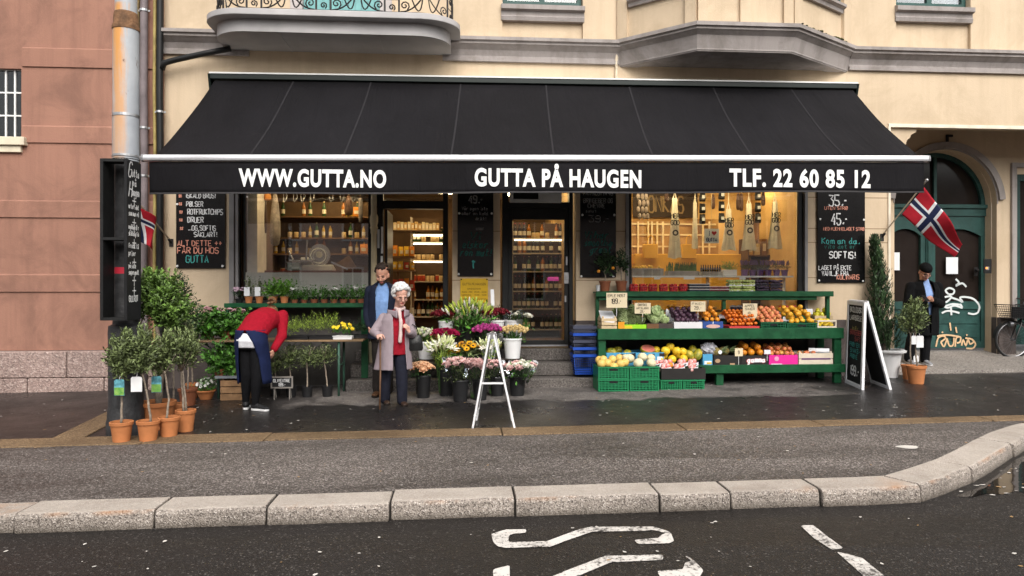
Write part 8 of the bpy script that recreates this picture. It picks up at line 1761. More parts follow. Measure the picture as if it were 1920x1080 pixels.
standard((352,760),17,728,[[(352,735),(352,690),(350,640)]],[(345,615,26,22),(352,585,26,28),(338,545,16,30)],'dark bushy shrub rising behind the large olive tree',700,'thuja',.05,.016,potm=terrad)
standard((361,746),12,718,[[(362,722),(359,690),(358,660)]],[(360,640,18,22),(362,610,18,18)],'slim shrub in a plain terracotta pot beside the white pansies',300,'olive')
b=gp(338,722);t=thing('white_bucket','tall pale grey bucket standing behind the olive pots','bucket',tuple(b));s=1/ppm(b.x,b.y);mb=MB();mb.lathe([(15*s,0),(19*s,62*s),(20*s,62*s),(20*s,66*s),(18*s,66*s),(17*s,55*s)],n=22,cap1=False);mb.build('bucket_body',whitepl,t,smooth='auto');mb=MB();mb.lathe([(18*s,55*s),(.01,56*s)],n=20,cap0=False);mb.build('soil',soil,t)
mb=MB();mb.tube([(18*s*math.cos(a),-19*s,62*s-12*s*math.sin(a))for a in[PI*k/10 for k in range(11)]],.004,5);mb.build('handle',M['steel'],t)
# white pansies in a bowl
def bloom_mesh(kind):
    mb=MB();Rq=random.Random(hash(kind)%97 if False else sum(map(ord,kind)))
    if kind=='rose':
        mb.ball((0,0,0),(.017,.017,.019),9,6)
        for l,(rr_,n,up_)in enumerate(((.014,4,1.2),(.019,5,.75),(.023,6,.35))):
            for k in range(n):a=2*PI*k/n+l;d=V(math.cos(a),math.sin(a),0);mb.leaf(d*rr_*.6-V(0,0,.012),d*.6+V(0,0,up_),d,.034,.032,-.25)
    elif kind=='carnation':
        for k in range(42):d=V(Rq.gauss(0,1),Rq.gauss(0,1),abs(Rq.gauss(0,.9))+.1).normalized();mb.leaf(d*.006,d,V(Rq.random(),Rq.random(),Rq.random()),.036,.024,.3)
    elif kind=='tulip':
        for l in range(2):
            for k in range(3):
                a=2*PI*(k+.5*l)/3;d=V(math.cos(a),math.sin(a),0);mb.grid(lambda u,v:d*(.018*math.sin(.35+v*2.3)*(1-.12*l))+V(-d.y,d.x,0)*(u-.5)*.038*math.sin(.25+v*2.8)+V(0,0,v*.058),3,4)
    elif kind=='daisy':
        for l in range(2):
            for k in range(14):a=2*PI*(k+.5*l)/14;d=V(math.cos(a),math.sin(a),.12+.15*l);mb.leaf(V(0,0,.002*l),d,V(0,0,1),.046,.013,.1)
        mb.mi(1);mb.ball((0,0,.004),(.016,.016,.009),10,6)
    elif kind=='lily':
        for k in range(6):a=2*PI*k/6;d=V(math.cos(a),math.sin(a),.55);mb.leaf((0,0,0),d,V(0,0,1),.075,.024,.2)
    elif kind=='bud':
        mb.lathe([(.002,0),(.010,.015),(.013,.04),(.010,.075),(.002,.10)],n=7)
    elif kind=='small':
        for k in range(5):a=2*PI*k/5;d=V(math.cos(a),math.sin(a),.25);mb.leaf((0,0,0),d,V(0,0,1),.024,.022,.1)
    return mb
fc=lambda n,c,v=.15:mat(n+'_petal',c,.65,v,40,.1)
eye=mat('flower_eye',(.06,.03,.008),.8)
_bm={}
def bloom(kind,m,name,parent,p,d,sc=1.0):
    key=(kind,m.name,name)
    if key not in _bm:
        o_=bloom_mesh(kind).build(name,[m,eye]if kind=='daisy' else[m],parent,smooth=kind in('tulip','bud'));_bm[key]=o_
    else:o_=_bm[key].copy();COL.objects.link(o_);o_.parent=parent
    o_.location=p;o_.rotation_euler=(Vector(d).to_track_quat('Z','Y')@Matrix.Rotation(Rp.uniform(0,6),3,'Z').to_quaternion()).to_euler();s=sc*Rp.uniform(.85,1.15);o_.scale=(s,s,s);return o_
b=gp(386,748);s=1/ppm(b.x,b.y);t=thing('pansy_bowl','terracotta bowl of white pansies on the pavement left of the wooden crate','flower pot',tuple(b));pot(t,17*s,17*s,terra,taper=.62)
mb=MB();foliage(mb,(0,0,24*s),(20*s,18*s,12*s),360,.035,.018,Rp,3,.3,.4,6);mb.build('leaves',LM['ger'],t)
wp_=fc('white_pansy',(.70,.70,.66),.05)
for k in range(34):a=Rp.uniform(0,6.28);q=math.sqrt(Rp.random());d=V(math.cos(a)*q,math.sin(a)*q,1-.6*q);bloom('small',wp_,'pansy',t,V(math.cos(a)*q*19*s,math.sin(a)*q*17*s,(25+13*(1-q*q))*s),d+V(0,-.5,0),1.1)
# ================================================================== PLANT TABLE AND BACK SHELF (left)
TBY0,TBY1=-1.0,-.5;ztb=fz(530,638,TBY0);oldw=mat('worn_table_wood',(.20,.13,.07),.7,.35,7,.25,30);gme=mat('green_metal_leg',(.04,.10,.07),.45,.2,6)
a0,a1=fx(372,TBY0),fx(680,TBY0)
t=thing('plant_table','long folding table with worn brown top and green metal legs carrying plants','table',((a0+a1)/2,-.75,gz(-2,-.75)));o=tuple(t.location)
mb=MB();
for k in range(3):y=TBY0+.5*k/3;mb.box(a0,a1,y+.003,y+.5/3-.003,ztb-.025,ztb)
shifted(mb,o).build('table_top',oldw,t,bev=.004)
for x in(fx(634,TBY0),a0+.25):
    for y in(TBY0+.05,TBY1-.05):mb=MB();mb.tube([(x,y,gz(x,y)),(x,y,ztb-.026)],.017,8);shifted(mb,o).build('leg',gme,t,smooth=True)
    mb=MB();mb.tube([(x,TBY0+.05,.45),(x,TBY1-.05,.45)],.011,6);mb.tube([(x-.26,TBY0+.2,ztb-.03),(x,TBY0+.2,ztb-.26)],.009,6);shifted(mb,o).build('brace',gme,t)
BSY0,BSY1=-.40,-.12;zbs=fz(550,569,BSY0);b0,b1=fx(421,BSY0),fx(692,BSY0)
t=thing('plant_shelf','green painted shelf of small pots under the left shop window','shelf',((b0+b1)/2,-.26,gz(-1.5,-.3)));o=tuple(t.location)
def sq(name,f):mb=MB();f(mb);return shifted(mb,o).build(name,gp_,t,bev=.005)
sq('shelf_board',lambda m:m.box(b0,b1,BSY0,BSY1,zbs-.025,zbs));sq('front_rail',lambda m:m.box(b0,b1,BSY0-.025,BSY0-.001,zbs-.06,zbs+.006))
for px in(428,683):x=fx(px,BSY0);sq('post',lambda m:m.box(x-.05,x+.05,BSY0+.03,BSY0+.12,gz(x,-.3),zbs-.026))
def on_table(px,y=-.78):return V(fx(px,y),y,ztb)
# geraniums
for i,(px,y)in enumerate(((392,-.75),(425,-.72),(447,-.66))):
    loc=on_table(px,y)
    if i==0:
        gr=thing('geranium','leafy geranium with a few pale pink flowers at the left end of the plant table','pot plant',tuple(loc),0,'geraniums at the left end of the plant table');pot(gr,.08,.12,terrad);mb=MB();foliage(mb,(0,0,.2),(.21,.17,.17),620,.07,.065,Rp,3,.5,.3,5,hole=.1);mb.build('leaves',LM['ger'],gr)
        pk_=fc('pale_pink',(.66,.42,.44))
        for k in range(9):a=Rp.uniform(0,6.28);q=Rp.uniform(.3,1);c=V(.15*q*math.cos(a),.12*q*math.sin(a),Rp.uniform(.36,.44));bloom('carnation',pk_,'pink_flower',gr,c,V(0,-.4,1),.85)
    else:dup(gr,tuple(loc),i*2.1,None,None,.95)
def tray_plants(name,label,px0,px1,y,pyb,lm,hpx,L,W,n,tm=blackpl,extra=None,cat='plant tray'):
    x0,x1=fx(px0,y),fx(px1,y);t=thing(name,label,cat,((x0+x1)/2,y,ztb));w_=(x1-x0)/2;mb=MB();mb.box(-w_*.92,w_*.92,-.13,.13,.001,.05);mb.box(-w_*.96,w_*.96,-.14,-.131,.04,.055);mb.build('tray',tm,t,bev=.004)
    s=1/ppm(x0,y);hh=hpx*s;mb=MB()
    for k in range(3):foliage(mb,((k-1)*w_*.6,Rp.uniform(-.02,.02),.07+hh*.5),(w_*.5,.14,hh*.5),n//3,L,W,Rp,3,1.0,.25,8)
    mb.build('foliage',LM[lm],t);return t
tray_plants('herb_tray','tray of feathery yellow green herbs just right of the woman in red',533,583,-.8,632,'lime',30,.035,.007,900);tray_plants('herb_tray','wider tray of feathery yellow green herbs in the middle of the plant table',581,634,-.8,632,'lime',38,.035,.007,1100)
t=tray_plants('pansy_tray','white tray of yellow pansies at the right end of the plant table',626,664,-.82,632,'ger',12,.03,.018,260,whitepl);yf=fc('yellow_pansy',(.72,.52,.02),.06)
for k in range(18):bloom('small',yf,'yellow_pansy',t,V(Rp.uniform(-.13,.13),Rp.uniform(-.12,.1),Rp.uniform(.14,.23)),V(Rp.uniform(-.4,.4),-1,.8),1.2)
tray_plants('dark_plant_tray','black tray of dark green plants at the right corner of the plant table',656,692,-.66,632,'dark',22,.04,.02,260)
# back shelf pots
def shelf_pot(px,r,h,lm,hh,rad,L,W,n,name,label,group=None,potm=None,fl=None,nf=0,cat='pot plant'):
    t=thing(name,label,cat,(fx(px,BSY0+.12),BSY0+.13,zbs),0,group);pot(t,r,h,potm or terrad,n=16);mb=MB();foliage(mb,(0,0,h+hh*.5),(rad,rad*.9,hh*.55),n,L,W,Rp,3,.7,.25,6);mb.build('leaves',LM[lm],t)
    for k in range(nf):a=Rp.uniform(0,6.28);q=Rp.random();bloom('small',fl,'flower',t,V(rad*q*math.cos(a),rad*q*math.sin(a)-.03,h+hh*Rp.uniform(.8,1.15)),V(0,-.6,1),.9)
    return t
lil=fc('mauve_pink',(.50,.34,.42));wfl=fc('white_small',(.68,.66,.64))
shelf_pot(448,.06,.07,'dark',.14,.09,.03,.014,130,'pink_bloom_pot','pot of mauve pink flowers at the left end of the back shelf',None,blackpl,lil,34)
for px,lb in((466,'nearer the mauve flowers'),(486,'nearer the basil')):
    t=shelf_pot(px,.055,.10,'olive',.22,.035,.05,.02,90,'spiky_plant','upright narrow plant with white card in terracotta pot, %s'%lb,None,terra);mb=MB();mb.box(-.045,.035,-.075,-.071,.11,.24);mb.build('card',M['paper'],t);mb=MB();mb.tube([(0,0,.09),(.005,0,.33)],.02,7);mb.build('stem',LM['olive'][0],t)
for px,lb in((512,'left of the pair'),(533,'right of the pair')):shelf_pot(px,.06,.10,'basil',.20,.13,.055,.032,260,'basil_pot','bushy bright green basil in terracotta pot on the back shelf, %s'%lb,None,terra)
p0_=None
for i,px in enumerate((552,570,589,608,626,644,661,677)):
    if p0_ is None:p0_=shelf_pot(px,.05,.055,'ger',.15,.085,.035,.02,190,'small_flower_pot','small pot of green leaves with tiny white flowers in the row on the back shelf','small pots in a row on the back shelf',terrad,wfl,7)
    else:dup(p0_,(fx(px,BSY0+.12),BSY0+.13,zbs),i*1.7,None,None,Rp.uniform(.9,1.1))
# under the table: crate with a leafy plant, dark standards in a row, slate sign
CYc=gp(435,751).y;x0,x1=fx(413,CYc),fx(462,CYc);zc=gz(x0,CYc);hC=fz(436,712,CYc)-zc
cw_=mat('old_crate_wood',(.26,.15,.075),.8,.3,8,.3,30)
t,w_,d=open_box('wooden_crate','old brown slatted wooden crate standing under the plant table','crate',x0,x1,CYc,CYc+.38,zc,hC,cw_,.014,slats=3)
t=thing('metal_tray','flat grey metal tray lying across the brown wooden crate','tray',((x0+x1)/2,CYc+.18,zc+hC+.021));mb=MB();mb.box(-w_-.05,w_+.03,-.2,.2,0,.012);mb.box(-w_-.06,w_+.04,-.21,-.2005,0,.035);mb.build('tray_body',mat('dull_zinc',(.22,.24,.26),.5,.15,6,metal=.4),t)
for px,y,lb in((412,CYc+.14,'left'),(446,CYc+.2,'right')):
    t=thing('leafy_plant','glossy leafy plant on the grey tray under the table, %s of two'%lb,'pot plant',(fx(px,y),y,zc+hC+.034));pot(t,.075,.1,terrad);mb=MB();foliage(mb,(0,0,.21),(.18,.15,.22),620,.065,.045,Rp,3,.4,.3,5);mb.build('leaves',LM['ger'],t)
for px,pyt,cr,lb in((516,742,(516,680,22,26),'dark olive standard in black pot just behind the slate sign'),(546,744,(543,668,24,30),'olive standard with forked stem in black pot right of the slate sign'),(576,744,(576,670,23,22),'second olive standard from the right in a black pot under the table'),(614,743,(608,668,26,22),'rightmost olive standard in a black pot under the table')):
    standard((px,pyt),11.5,pyt-20,[[(px,pyt-15),(px+(cr[0]-px)*.5,(pyt+cr[1])/2),(cr[0],cr[1]+4)]],[cr],lb,330,'olive',.04,.013,potm=blackpl,rim=False,shell=.2,tr=.010)
Ysn=gp(528,745).y-.16;p,q=at(508,728,Ysn),at(549,706,Ysn);t=thing('slate_sign','small chalk slate sign in weathered wooden frame before the black pots','sign',((p.x+q.x)/2,Ysn,p.z));w_,h_=(q.x-p.x)/2,q.z-p.z
mb=MB();mb.box(-w_,w_,0,.012,0,h_);sn=mb.build('slate',mat('slate_black',(.012,.012,.013),.6),t);mb=MB();frame_box(mb,-w_-.002,w_+.002,-.002,h_+.002,-.008,.014,.018);mb.build('frame',mat('weathered_frame',(.22,.20,.18),.8,.2,8),t)
mb=MB();chalk(mb,'OLIVENTRE',(-w_*.78,-.001,h_*.52),(1,0,0),(0,0,1),h_*.26,.008,width=w_*1.56);chalk(mb,'199,-',(-w_*.3,-.001,h_*.18),(1,0,0),(0,0,1),h_*.26,.008,width=w_*.7);mb.build('chalk_lettering',cw,sn,fix=False)
mb=MB();
for x in(-w_*.7,w_*.7):mb.tube([(x,.02,h_*.5),(x,.10,gz(p.x,Ysn)-p.z)],.008,6);mb.tube([(x,.006,0),(x,.0,gz(p.x,Ysn)-p.z)],.008,6)
mb.build('prop',mat('weathered_frame',(.22,.20,.18)),t)
# ================================================================== FLOWER STAND
stw=mat('dark_stand_wood',(.03,.022,.018),.8,.3,7)
t=thing('flower_stand','dark stepped wooden stand holding the upper flower buckets before the doors','stand',(fx(890,-.6),-.62,.05));o=tuple(t.location)
zm_=fz(880,672,-.78);zh_=fz(880,640,-.45);fx0,fx1=fx(778,-.75),fx(985,-.75)
mb=MB();mb.box(fx0,fx1,-.93,-.63,zm_-.03,zm_);shifted(mb,o).build('lower_board',stw,t);mb=MB();mb.box(fx0+.3,fx1-.05,-.60,-.3,zh_-.03,zh_);shifted(mb,o).build('upper_board',stw,t)
for x in(fx0+.05,fx1-.07):
    for y,z in((-.9,zm_),(-.67,zm_)):mb=MB();mb.box(x-.02,x+.02,y-.02,y+.02,gz(x,y)if y<-.64 else .2,z-.0305);shifted(mb,o).build('leg',stw,t)
for x in(fx0+.36,fx1-.1):mb=MB();mb.box(x-.02,x+.02,-.58,-.54,.2,zh_-.0305);shifted(mb,o).build('leg',stw,t)
film=pane_mat('clear_film',(.93,.95,.95),.45)
leafy=LM['ger']
def bucket(px,y,z,r,h,m,label,group):
    t=thing('flower_bucket',label,'bucket',(fx(px,y),y,z),0,group);mb=MB();mb.lathe([(r*.8,0),(r*.98,h*.9),(r*1.05,h*.91),(r*1.06,h*.97),(r*1.02,h),(r*.94,h),(r*.92,h*.7)],n=22,cap1=False);mb.build('bucket_body',m,t,smooth='auto')
    mb=MB();mb.lathe([(r*.92,h*.72),(.002,h*.721)],n=18,cap0=False);mb.build('water',pm,t);return t
def bunch(name,label,px,pyc,y,zb_,rx,ry,kind,m,n,lm='ger',leaves=160,sc=1.0,film_=False,dome=.5,zlo=None,Lf=.05,Wf=.02,mix=(),up=.6,group=None,cat='flowers'):
    """flowers whose mass centre sits at pixel row pyc; stems run down into the bucket at zb_"""
    x=fx(px,y);s=1/ppm(x,y);zc=fz(px,pyc,y);t=thing(name,label,cat,(x,y,zb_),0,group);rx*=s*1.12;ry*=s*1.08;zc-=zb_
    mb=MB()
    for k in range(9):a=2*PI*k/9;mb.tube([(.03*math.cos(a),.03*math.sin(a),.0),(rx*.5*math.cos(a),rx*.5*math.sin(a),zc)],.005,5)
    mb.build('stems',LM['ger'][0],t)
    mb=MB();foliage(mb,(0,0,zc-ry*.55),(rx*.85,rx*.8,ry*.8),int(leaves*1.4),Lf,Wf,Rp,3,up,.2,6);mb.build('foliage',LM[lm],t)
    n=int(n*1.35);sc*=1.14
    for k in range(n):
        g_=2.39996*k;q=math.sqrt((k+.5)/n);d=V(math.cos(g_)*q,math.sin(g_)*q,0);pz=zc+ry*(1-q*q)*dome-ry*.1+Rp.uniform(-.012,.012);mm,kk=(m,kind)
        if mix and Rp.random()<mix[0]:mm,kk=mix[1],mix[2]
        bloom(kk,mm,kk if kk not in('small',)else 'flower',t,V(d.x*rx,d.y*rx*.8,pz),V(d.x*.7,d.y*.7-.25,1),sc)
    if film_:
        mb=MB();mb.lathe([(rx*.45,zc-ry*1.7),(rx*.9,zc-ry*.5),(rx*1.12,zc+ry*.35)],n=18,cap0=False,cap1=False);mb.v=[p+V(Rp.uniform(-.012,.012),Rp.uniform(-.012,.012),Rp.uniform(-.02,.02))for p in mb.v];mb.build('film_wrap',film,t,smooth=False)
    return t
cols_={'peach':fc('peach_rose',(.66,.40,.24)),'white':fc('white',(.70,.68,.58),.06),'greenw':fc('greenish_white',(.58,.62,.34)),'pink':fc('soft_pink',(.60,.26,.33)),'ppink':fc('pale_pink_rose',(.68,.44,.42)),'crim':fc('crimson',(.34,.008,.06)),'dred':fc('dark_red',(.14,.006,.014)),'mag':fc('magenta_tulip',(.48,.06,.26)),'yell':fc('golden_yellow',(.74,.36,.01)),'cream':fc('cream_rose',(.70,.53,.24)),'limeb':fc('lime_bud',(.42,.50,.08)),'orange':fc('orange_daisy',(.70,.30,.03))}
gb,gw_='black flower buckets on the pavement','white flower buckets on the stand'
def ground_bucket(px,pyb,pyt,hw,label):
    b=gp(px,pyb);s=1/ppm(b.x,b.y);y=b.y+hw*s;z=gz(b.x,y);bucket(px,y,z,hw*s,(pyb-pyt)*s,blackpl,label,gb);return y,z+.03
y,z=ground_bucket(794,748,705,14,'black bucket of peach roses on the pavement, leftmost of the front row');bunch('rose_bunch','peach coloured roses in the leftmost black bucket',789,688,y,z,21,17,'rose',cols_['peach'],19,'dark',130,1.25)
y,z=ground_bucket(837,744,690,15,'black bucket of white lilies standing second in the front row');bunch('lily_bunch','tall white and green lilies in the second black bucket',828,655,y,z,22,22,'bud',cols_['greenw'],22,'lime',220,1.25,False,.5,None,.10,.016,(.35,cols_['white'],'lily'),1.2)
y,z=ground_bucket(863,755,714,16,'black bucket with white price sticker, third in the front row');bk=bpy.context.scene.objects[-1]if False else None
bunch('rose_bouquet','dusty pink rose bouquet in clear film in the third black bucket',858,680,y,z,24,22,'rose',cols_['ppink'],16,'olive',300,1.0,True)
y2,z2=ground_bucket(900,752,712,15,'black bucket standing directly behind the white sign frame, left of its legs');bunch('carnation_bunch','soft pink ball shaped flowers behind the left leg of the white sign frame',888,686,y2,z2,22,24,'carnation',cols_['ppink'],24,'olive',180,1.0,True)
y2,z2=ground_bucket(932,744,708,14,'black bucket seen between the legs of the white sign frame');bunch('rose_bouquet','pale pink bouquet seen between the legs of the white sign frame',922,685,y2,z2,20,22,'rose',cols_['ppink'],14,'olive',200,.9,True)
y2,z2=ground_bucket(970,744,708,16,'black bucket at the right end of the front row');bunch('mixed_bouquet','mixed bouquet of white roses and pink flowers at the right end of the front row',975,686,y2,z2,28,19,'rose',cols_['white'],16,'ger',260,1.2,True,.5,None,.05,.02,(.4,cols_['ppink'],'rose'))
# middle row
ym_=-.78
for px,hw,pyt,lb in((799,17,640,'white bucket of pale tulips, leftmost on the stand'),(843,13,642,'white bucket below the crimson flowers'),(916,15,640,'white bucket behind the top of the white sign frame'),(961,17,634,'white bucket of cream roses, rightmost on the stand')):
    s=1/ppm(fx(px,ym_),ym_);bucket(px,ym_,zm_+.001,hw*s,fz(px,pyt,ym_)-zm_,whitepl,lb,gw_)
bunch('tulip_bunch','pale yellow white tulips in the leftmost white bucket',796,628,ym_,zm_+.03,21,15,'tulip',cols_['greenw'],30,'ger',130,1.0,False,.5,None,.06,.02,(.4,cols_['white'],'tulip'),1.0)
bunch('carnation_bunch','deep crimson flowers right of the pale tulips',832,626,ym_-.05,zm_+.03,21,13,'carnation',cols_['crim'],26,'ger',80,1.15)
bunch('daisy_bunch','golden gerberas standing in the middle of the flower display',878,650,ym_-.08,zm_-.1,22,14,'daisy',cols_['yell'],12,'olive',240,1.0,False,.6,None,.06,.022,(.3,cols_['orange'],'daisy'))
bunch('sunflower_bunch','pair of bright orange yellow sunflowers beside the white lilies',852,660,ym_-.2,zm_-.1,9,9,'daisy',cols_['yell'],4,'ger',40,1.35)
bunch('lily_bunch','white lily buds behind the top of the white sign frame',918,652,ym_-.1,zm_-.1,18,18,'bud',cols_['greenw'],16,'lime',110,1.0,False,.5,None,.08,.016,(.2,cols_['white'],'lily'),1.2)
bunch('tulip_bunch','magenta pink tulips behind the top of the white sign frame',916,620,ym_+.06,zm_+.05,24,13,'tulip',cols_['mag'],32,'dark',90,1.0,False,.5,None,.06,.02,(),1.0)
bunch('rose_bunch','cream roses in the rightmost white bucket',963,622,ym_,zm_+.05,21,14,'tulip',cols_['cream'],34,'ger',110,1.0)
# back row
yh_=-.45
for px,hw,pyt,m_,lb in((836,14,601,whitepl,'white bucket of dark red roses below the open doorway'),(931,15,600,whitepl,'white bucket of dark red roses left of the glazed door'),(963,17,599,whitepl,'white bucket of film wrapped flowers before the glazed door')):
    s=1/ppm(fx(px,yh_),yh_);bucket(px,yh_,zh_+.001,hw*s,fz(px,pyt,yh_)-zh_,m_,lb,gw_)
s=1/ppm(fx(880,yh_),yh_);bucket(881,-.50,zh_+.001,20*s,fz(881,612,-.5)-zh_,blackpl,'wide black bucket of lilies in the middle of the stand',None)
bunch('rose_bunch','dark red roses below the open doorway',832,588,yh_,zh_+.05,22,12,'rose',cols_['dred'],24,'dark',130,1.1);bunch('rose_bunch','dark red roses between the lilies and the glazed door',927,585,yh_,zh_+.05,25,13,'rose',cols_['dred'],28,'dark',130,1.15)
bunch('lily_bunch','large bunch of lilies with lime green buds and white tips, tallest in the display',879,590,-.55,zh_+.05,38,28,'bud',cols_['limeb'],40,'ger',380,1.15,False,.7,None,.11,.03,(.18,cols_['white'],'bud'),.8)
bunch('wrapped_flowers','flowers wrapped in clear film before the glazed door',965,590,yh_,zh_+.05,20,14,'rose',cols_['white'],5,'dark',120,.8,True)
t=thing('white_rose','single white rose leaning out right of the film wrapped flowers','flower',(fx(983,-.5),-.5,zh_+.1));bloom('rose',cols_['white'],'rose_head',t,V(fx(991,-.5)-fx(983,-.5),0,fz(990,592,-.5)-zh_-.1),V(.3,-.4,1),1.7);mb=MB();mb.tube([(0,0,-.05),(.05,0,fz(990,596,-.5)-zh_-.1)],.006,6);foliage(mb,(.03,0,.12),(.06,.05,.1),30,.06,.03,Rp,3,.5,.3,4);mb.build('stem',LM['ger'],t)
c,q=at(924,573,-.62),at(919,544,-.62);t=thing('flower_sign','narrow white paper sign stuck among the red roses','sign',tuple(c));mb=MB();mb.bar(V(0,0,0),q-c+V(.03,0,.01),.05,.004,(0,1,0));mb.build('card',M['paper'],t);mb=MB();mb.tube([(0,0,.0),(-.01,.0,-.2)],.004,5);mb.build('stick',whitepl,t)
# bare white A-frame seen from its side
pL,pR=gp(886,804),gp(965,804);apex=V((pL.x+pR.x)/2-.02,pL.y+.06,fz(921,627,pL.y+.06));rL,rR=V(pL.x+.05,pL.y+.42,gz(pL.x,pL.y+.42)),V(pR.x+.0,pR.y+.40,gz(pR.x,pR.y+.4));apb=V(apex.x+.03,apex.y+.36,apex.z+.0)
t=thing('sign_frame','bare white metal A-frame sign seen edge-on before the flowers','sign frame',tuple(apex-V(0,0,apex.z-gz(apex.x))));o=tuple(t.location);wmt=mat('white_enamel_metal',(.68,.68,.69),.35,.05,6)
for nm_,p,q,pp,qq in(('left_panel_frame',pL,apex+V(-.02,0,0),rL,apb+V(-.02,0,0)),('right_panel_frame',pR,apex+V(.025,0,0),rR,apb+V(.025,0,0))):
    mb=MB();mb.bar(p,q,.032,.022);mb.bar(pp,qq,.032,.022);lo,lo2=p.lerp(q,.14),pp.lerp(qq,.14);mb.bar(lo,lo2,.03,.02);mb.bar(p.lerp(q,.97),pp.lerp(qq,.97),.03,.02);shifted(mb,o).build('side_frame',wmt,t,bev=.004)
    mb=MB();a_,b_,c_,d_=p.lerp(q,.16),pp.lerp(qq,.16),pp.lerp(qq,.95),p.lerp(q,.95);mb.add([a_,b_,c_,d_,a_+V(.006,0,0),b_+V(.006,0,0),c_+V(.006,0,0),d_+V(.006,0,0)],[(0,1,2,3),(7,6,5,4),(0,4,5,1),(1,5,6,2),(2,6,7,3),(3,7,4,0)]);shifted(mb,o).build('panel',mat('grey_panel',(.42,.42,.44),.4),t)
mb=MB();mb.bar(pL.lerp(apex,.48),pR.lerp(apex,.48),.012,.02);shifted(mb,o).build('stay',wmt,t);mb=MB();mb.tube([apex+V(0,-.01,.0),apb],.02,8);mb.box(apex.x-.05,apex.x+.05,apex.y-.014,apex.y+.01,apex.z-.05,apex.z+.015);shifted(mb,o).build('hinge',M['steel'],t)
# ================================================================== RIGHT: A-BOARD, CONIFER, OLIVES BY THE PORCH
A0=gp(1585,717);A1=gp(1617,731);Ya=A1.y
ft=A1;topR=at(1650,566,Ya+.42);topL=at(1618,561,A0.y+.42);
B1=gp(1671,731);
t=thing('pavement_board','black chalk A-board with white frame reading 199 standing by the conifer','A-board',tuple((A0+B1)/2));o=tuple(t.location)
def board_face(p0,p1,q1,q0,front):
    ux_=(p1-p0).normalized();uy_=(q0-p0).normalized();nn=ux_.cross(uy_).normalized();W_=(p1-p0).length;H_=(q0-p0).length;mb=MB()
    P=lambda u,v,n_=0:p0+ux_*u+uy_*v+nn*n_
    def slab(m,u0,u1,v0,v1,n0,n1):m.add([P(u0,v0,n0),P(u1,v0,n0),P(u1,v1,n0),P(u0,v1,n0),P(u0,v0,n1),P(u1,v0,n1),P(u1,v1,n1),P(u0,v1,n1)],[(0,3,2,1),(4,5,6,7),(0,1,5,4),(1,2,6,5),(2,3,7,6),(3,0,4,7)])
    slab(mb,.0,W_,.0,H_,-.02,0);f=shifted(mb,o).build('board',M['black_matt'],t);mb=MB();fwid=.055
    for u0,u1,v0,v1 in((-.005,fwid,-.005,H_+.005),(W_-fwid,W_+.005,-.005,H_+.005),(fwid+.0005,W_-fwid-.0005,-.005,fwid),(fwid+.0005,W_-fwid-.0005,H_-fwid,H_+.005)):slab(mb,u0,u1,v0,v1,-.025,.012)
    shifted(mb,o).build('frame',wmt,f,bev=.004)
    if front:
        groups={};Rq=random.Random(8)
        for txt,v,h,u0,u1,m_ in(('ØKOLOGISK',.87,.075,.16,.88,cw),('LAKRISGELE',.775,.07,.16,.88,cw),('&',.71,.04,.45,.52,cd_),('Jordbær',.655,.06,.3,.7,mat('chalk_olive',(.20,.18,.06),.9)),('BRINGEBER',.60,.07,.2,.9,mat('chalk_red',(.30,.06,.06),.9)),('SAFT',.53,.06,.5,.85,mat('chalk_red',(.30,.06,.06))),('PRØV EN',.46,.06,.2,.8,ct),('SMAKS-',.39,.06,.25,.85,ct),('PRØVE',.32,.06,.25,.7,ct),('199,-',.13,.13,.3,.85,cw)):
            g_=groups.setdefault(m_.name,(MB(),m_))[0];chalk(g_,txt,P(W_*u0,H_*v,.0015),ux_,uy_,h,h*.2,width=W_*(u1-u0),R_=Rq)
        for g_,m_ in groups.values():shifted(g_,o).build('chalk_lettering',m_,f,fix=False)
tl=V(A0.x+.10,A0.y+.14,fz(1619,562,A0.y+.14));tr_=V(A1.x+.16,A1.y+.2,fz(1650,567,A1.y+.2));tl=V(tr_.x+(A0.x-A1.x),tr_.y+(A0.y-A1.y),fz(1619,562,tr_.y+A0.y-A1.y));tr_.z=tl.z=(tr_.z+tl.z)/2
board_face(A0,A1,tr_,tl,True)
B0=B1+(A0-A1);off_=V(.05,.012,0);board_face(B1,B0,tl+off_,tr_+off_,False)
mb=MB();mb.tube([tl+V(.02,0,-.01),tr_+V(.02,0,-.01)],.014,8);shifted(mb,o).build('hinge',M['steel'],t)
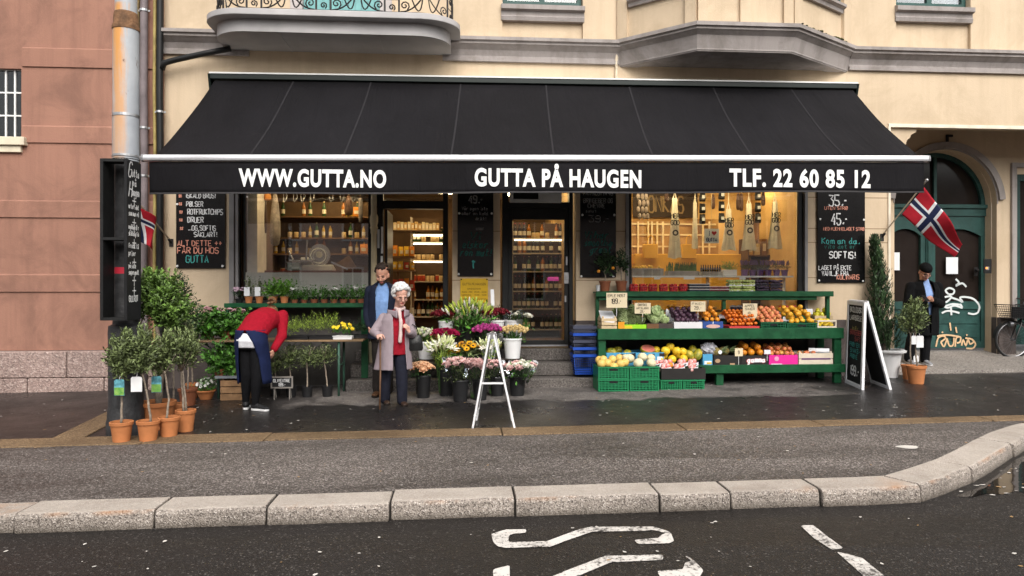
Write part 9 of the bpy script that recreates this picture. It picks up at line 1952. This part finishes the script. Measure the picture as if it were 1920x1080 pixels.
# conifer in a white pot
b=gp(1676,697);b.y=b.y;Yc=-.20;bz_=gz(fx(1655,Yc),Yc);s=1/ppm(fx(1655,Yc),Yc);t=thing('conifer','narrow conifer in a large white pot between the black board and the arched door','tree',(fx(1662,Yc),Yc,bz_));o=tuple(t.location)
hp=fz(1660,655,Yc)-bz_;mb=MB();mb.lathe([(.16,0),(.22,hp*.9),(.28,hp*.91),(.285,hp*.97),(.26,hp),(.22,hp),(.21,hp*.85)],n=26,cap1=False);mb.build('pot',whitepl,t,smooth='auto');mb=MB();mb.lathe([(.215,hp*.88),(.01,hp*.9)],n=20,cap0=False);mb.build('soil',soil,t)
tipz=fz(1637,452,Yc)-bz_;dxx=fx(1637,Yc)-fx(1660,Yc);mb=MB();mb.tube([(0,0,hp*.8),(dxx*.4,0,hp+(tipz-hp)*.4),(dxx,0,tipz-.06)],[.03,.022,.006],8);mb.build('trunk',bark,t)
mb=MB()
for k in range(560):
    v=Rp.random()**.8;z=hp+.02+(tipz-hp)*v;rr_=(.225*(1-v)**.62+.012)*math.sqrt(Rp.random())*1.1*Rp.uniform(.55,1.1);a=Rp.uniform(0,6.28);c=V(dxx*(v if v>.3 else v*.8)+rr_*math.cos(a),rr_*math.sin(a),z);tw=V(math.cos(a)*.5,math.sin(a)*.5,1).normalized();m_=Rp.randrange(3)
    for j in range(10):mb.mi(m_ if Rp.random()<.7 else Rp.randrange(3));e_=V(Rp.uniform(-.6,.6),Rp.uniform(-.6,.6),.9);mb.leaf(c+tw*(j*.014-.05),e_,V(math.cos(a),math.sin(a),0),.062,.02)
mb.build('crown',LM['thuja'],t)
standard((1718,719),17,685,[[(1720,690),(1718,660),(1715,625)]],[(1714,605,25,24),(1718,585,20,18),(1700,600,14,16)],'olive standard with white tags in terracotta pot before the arched door',620,tags=((1720,640,7,11,False),(1709,637,5,8,False)),shoots=14)
standard((1703,711),12,684,[[(1709,688),(1708,655),(1706,625)]],[(1702,608,20,20)],'smaller olive standard half hidden behind the tagged one by the porch',300,tags=((1713,672,5,6,False),),y=None)
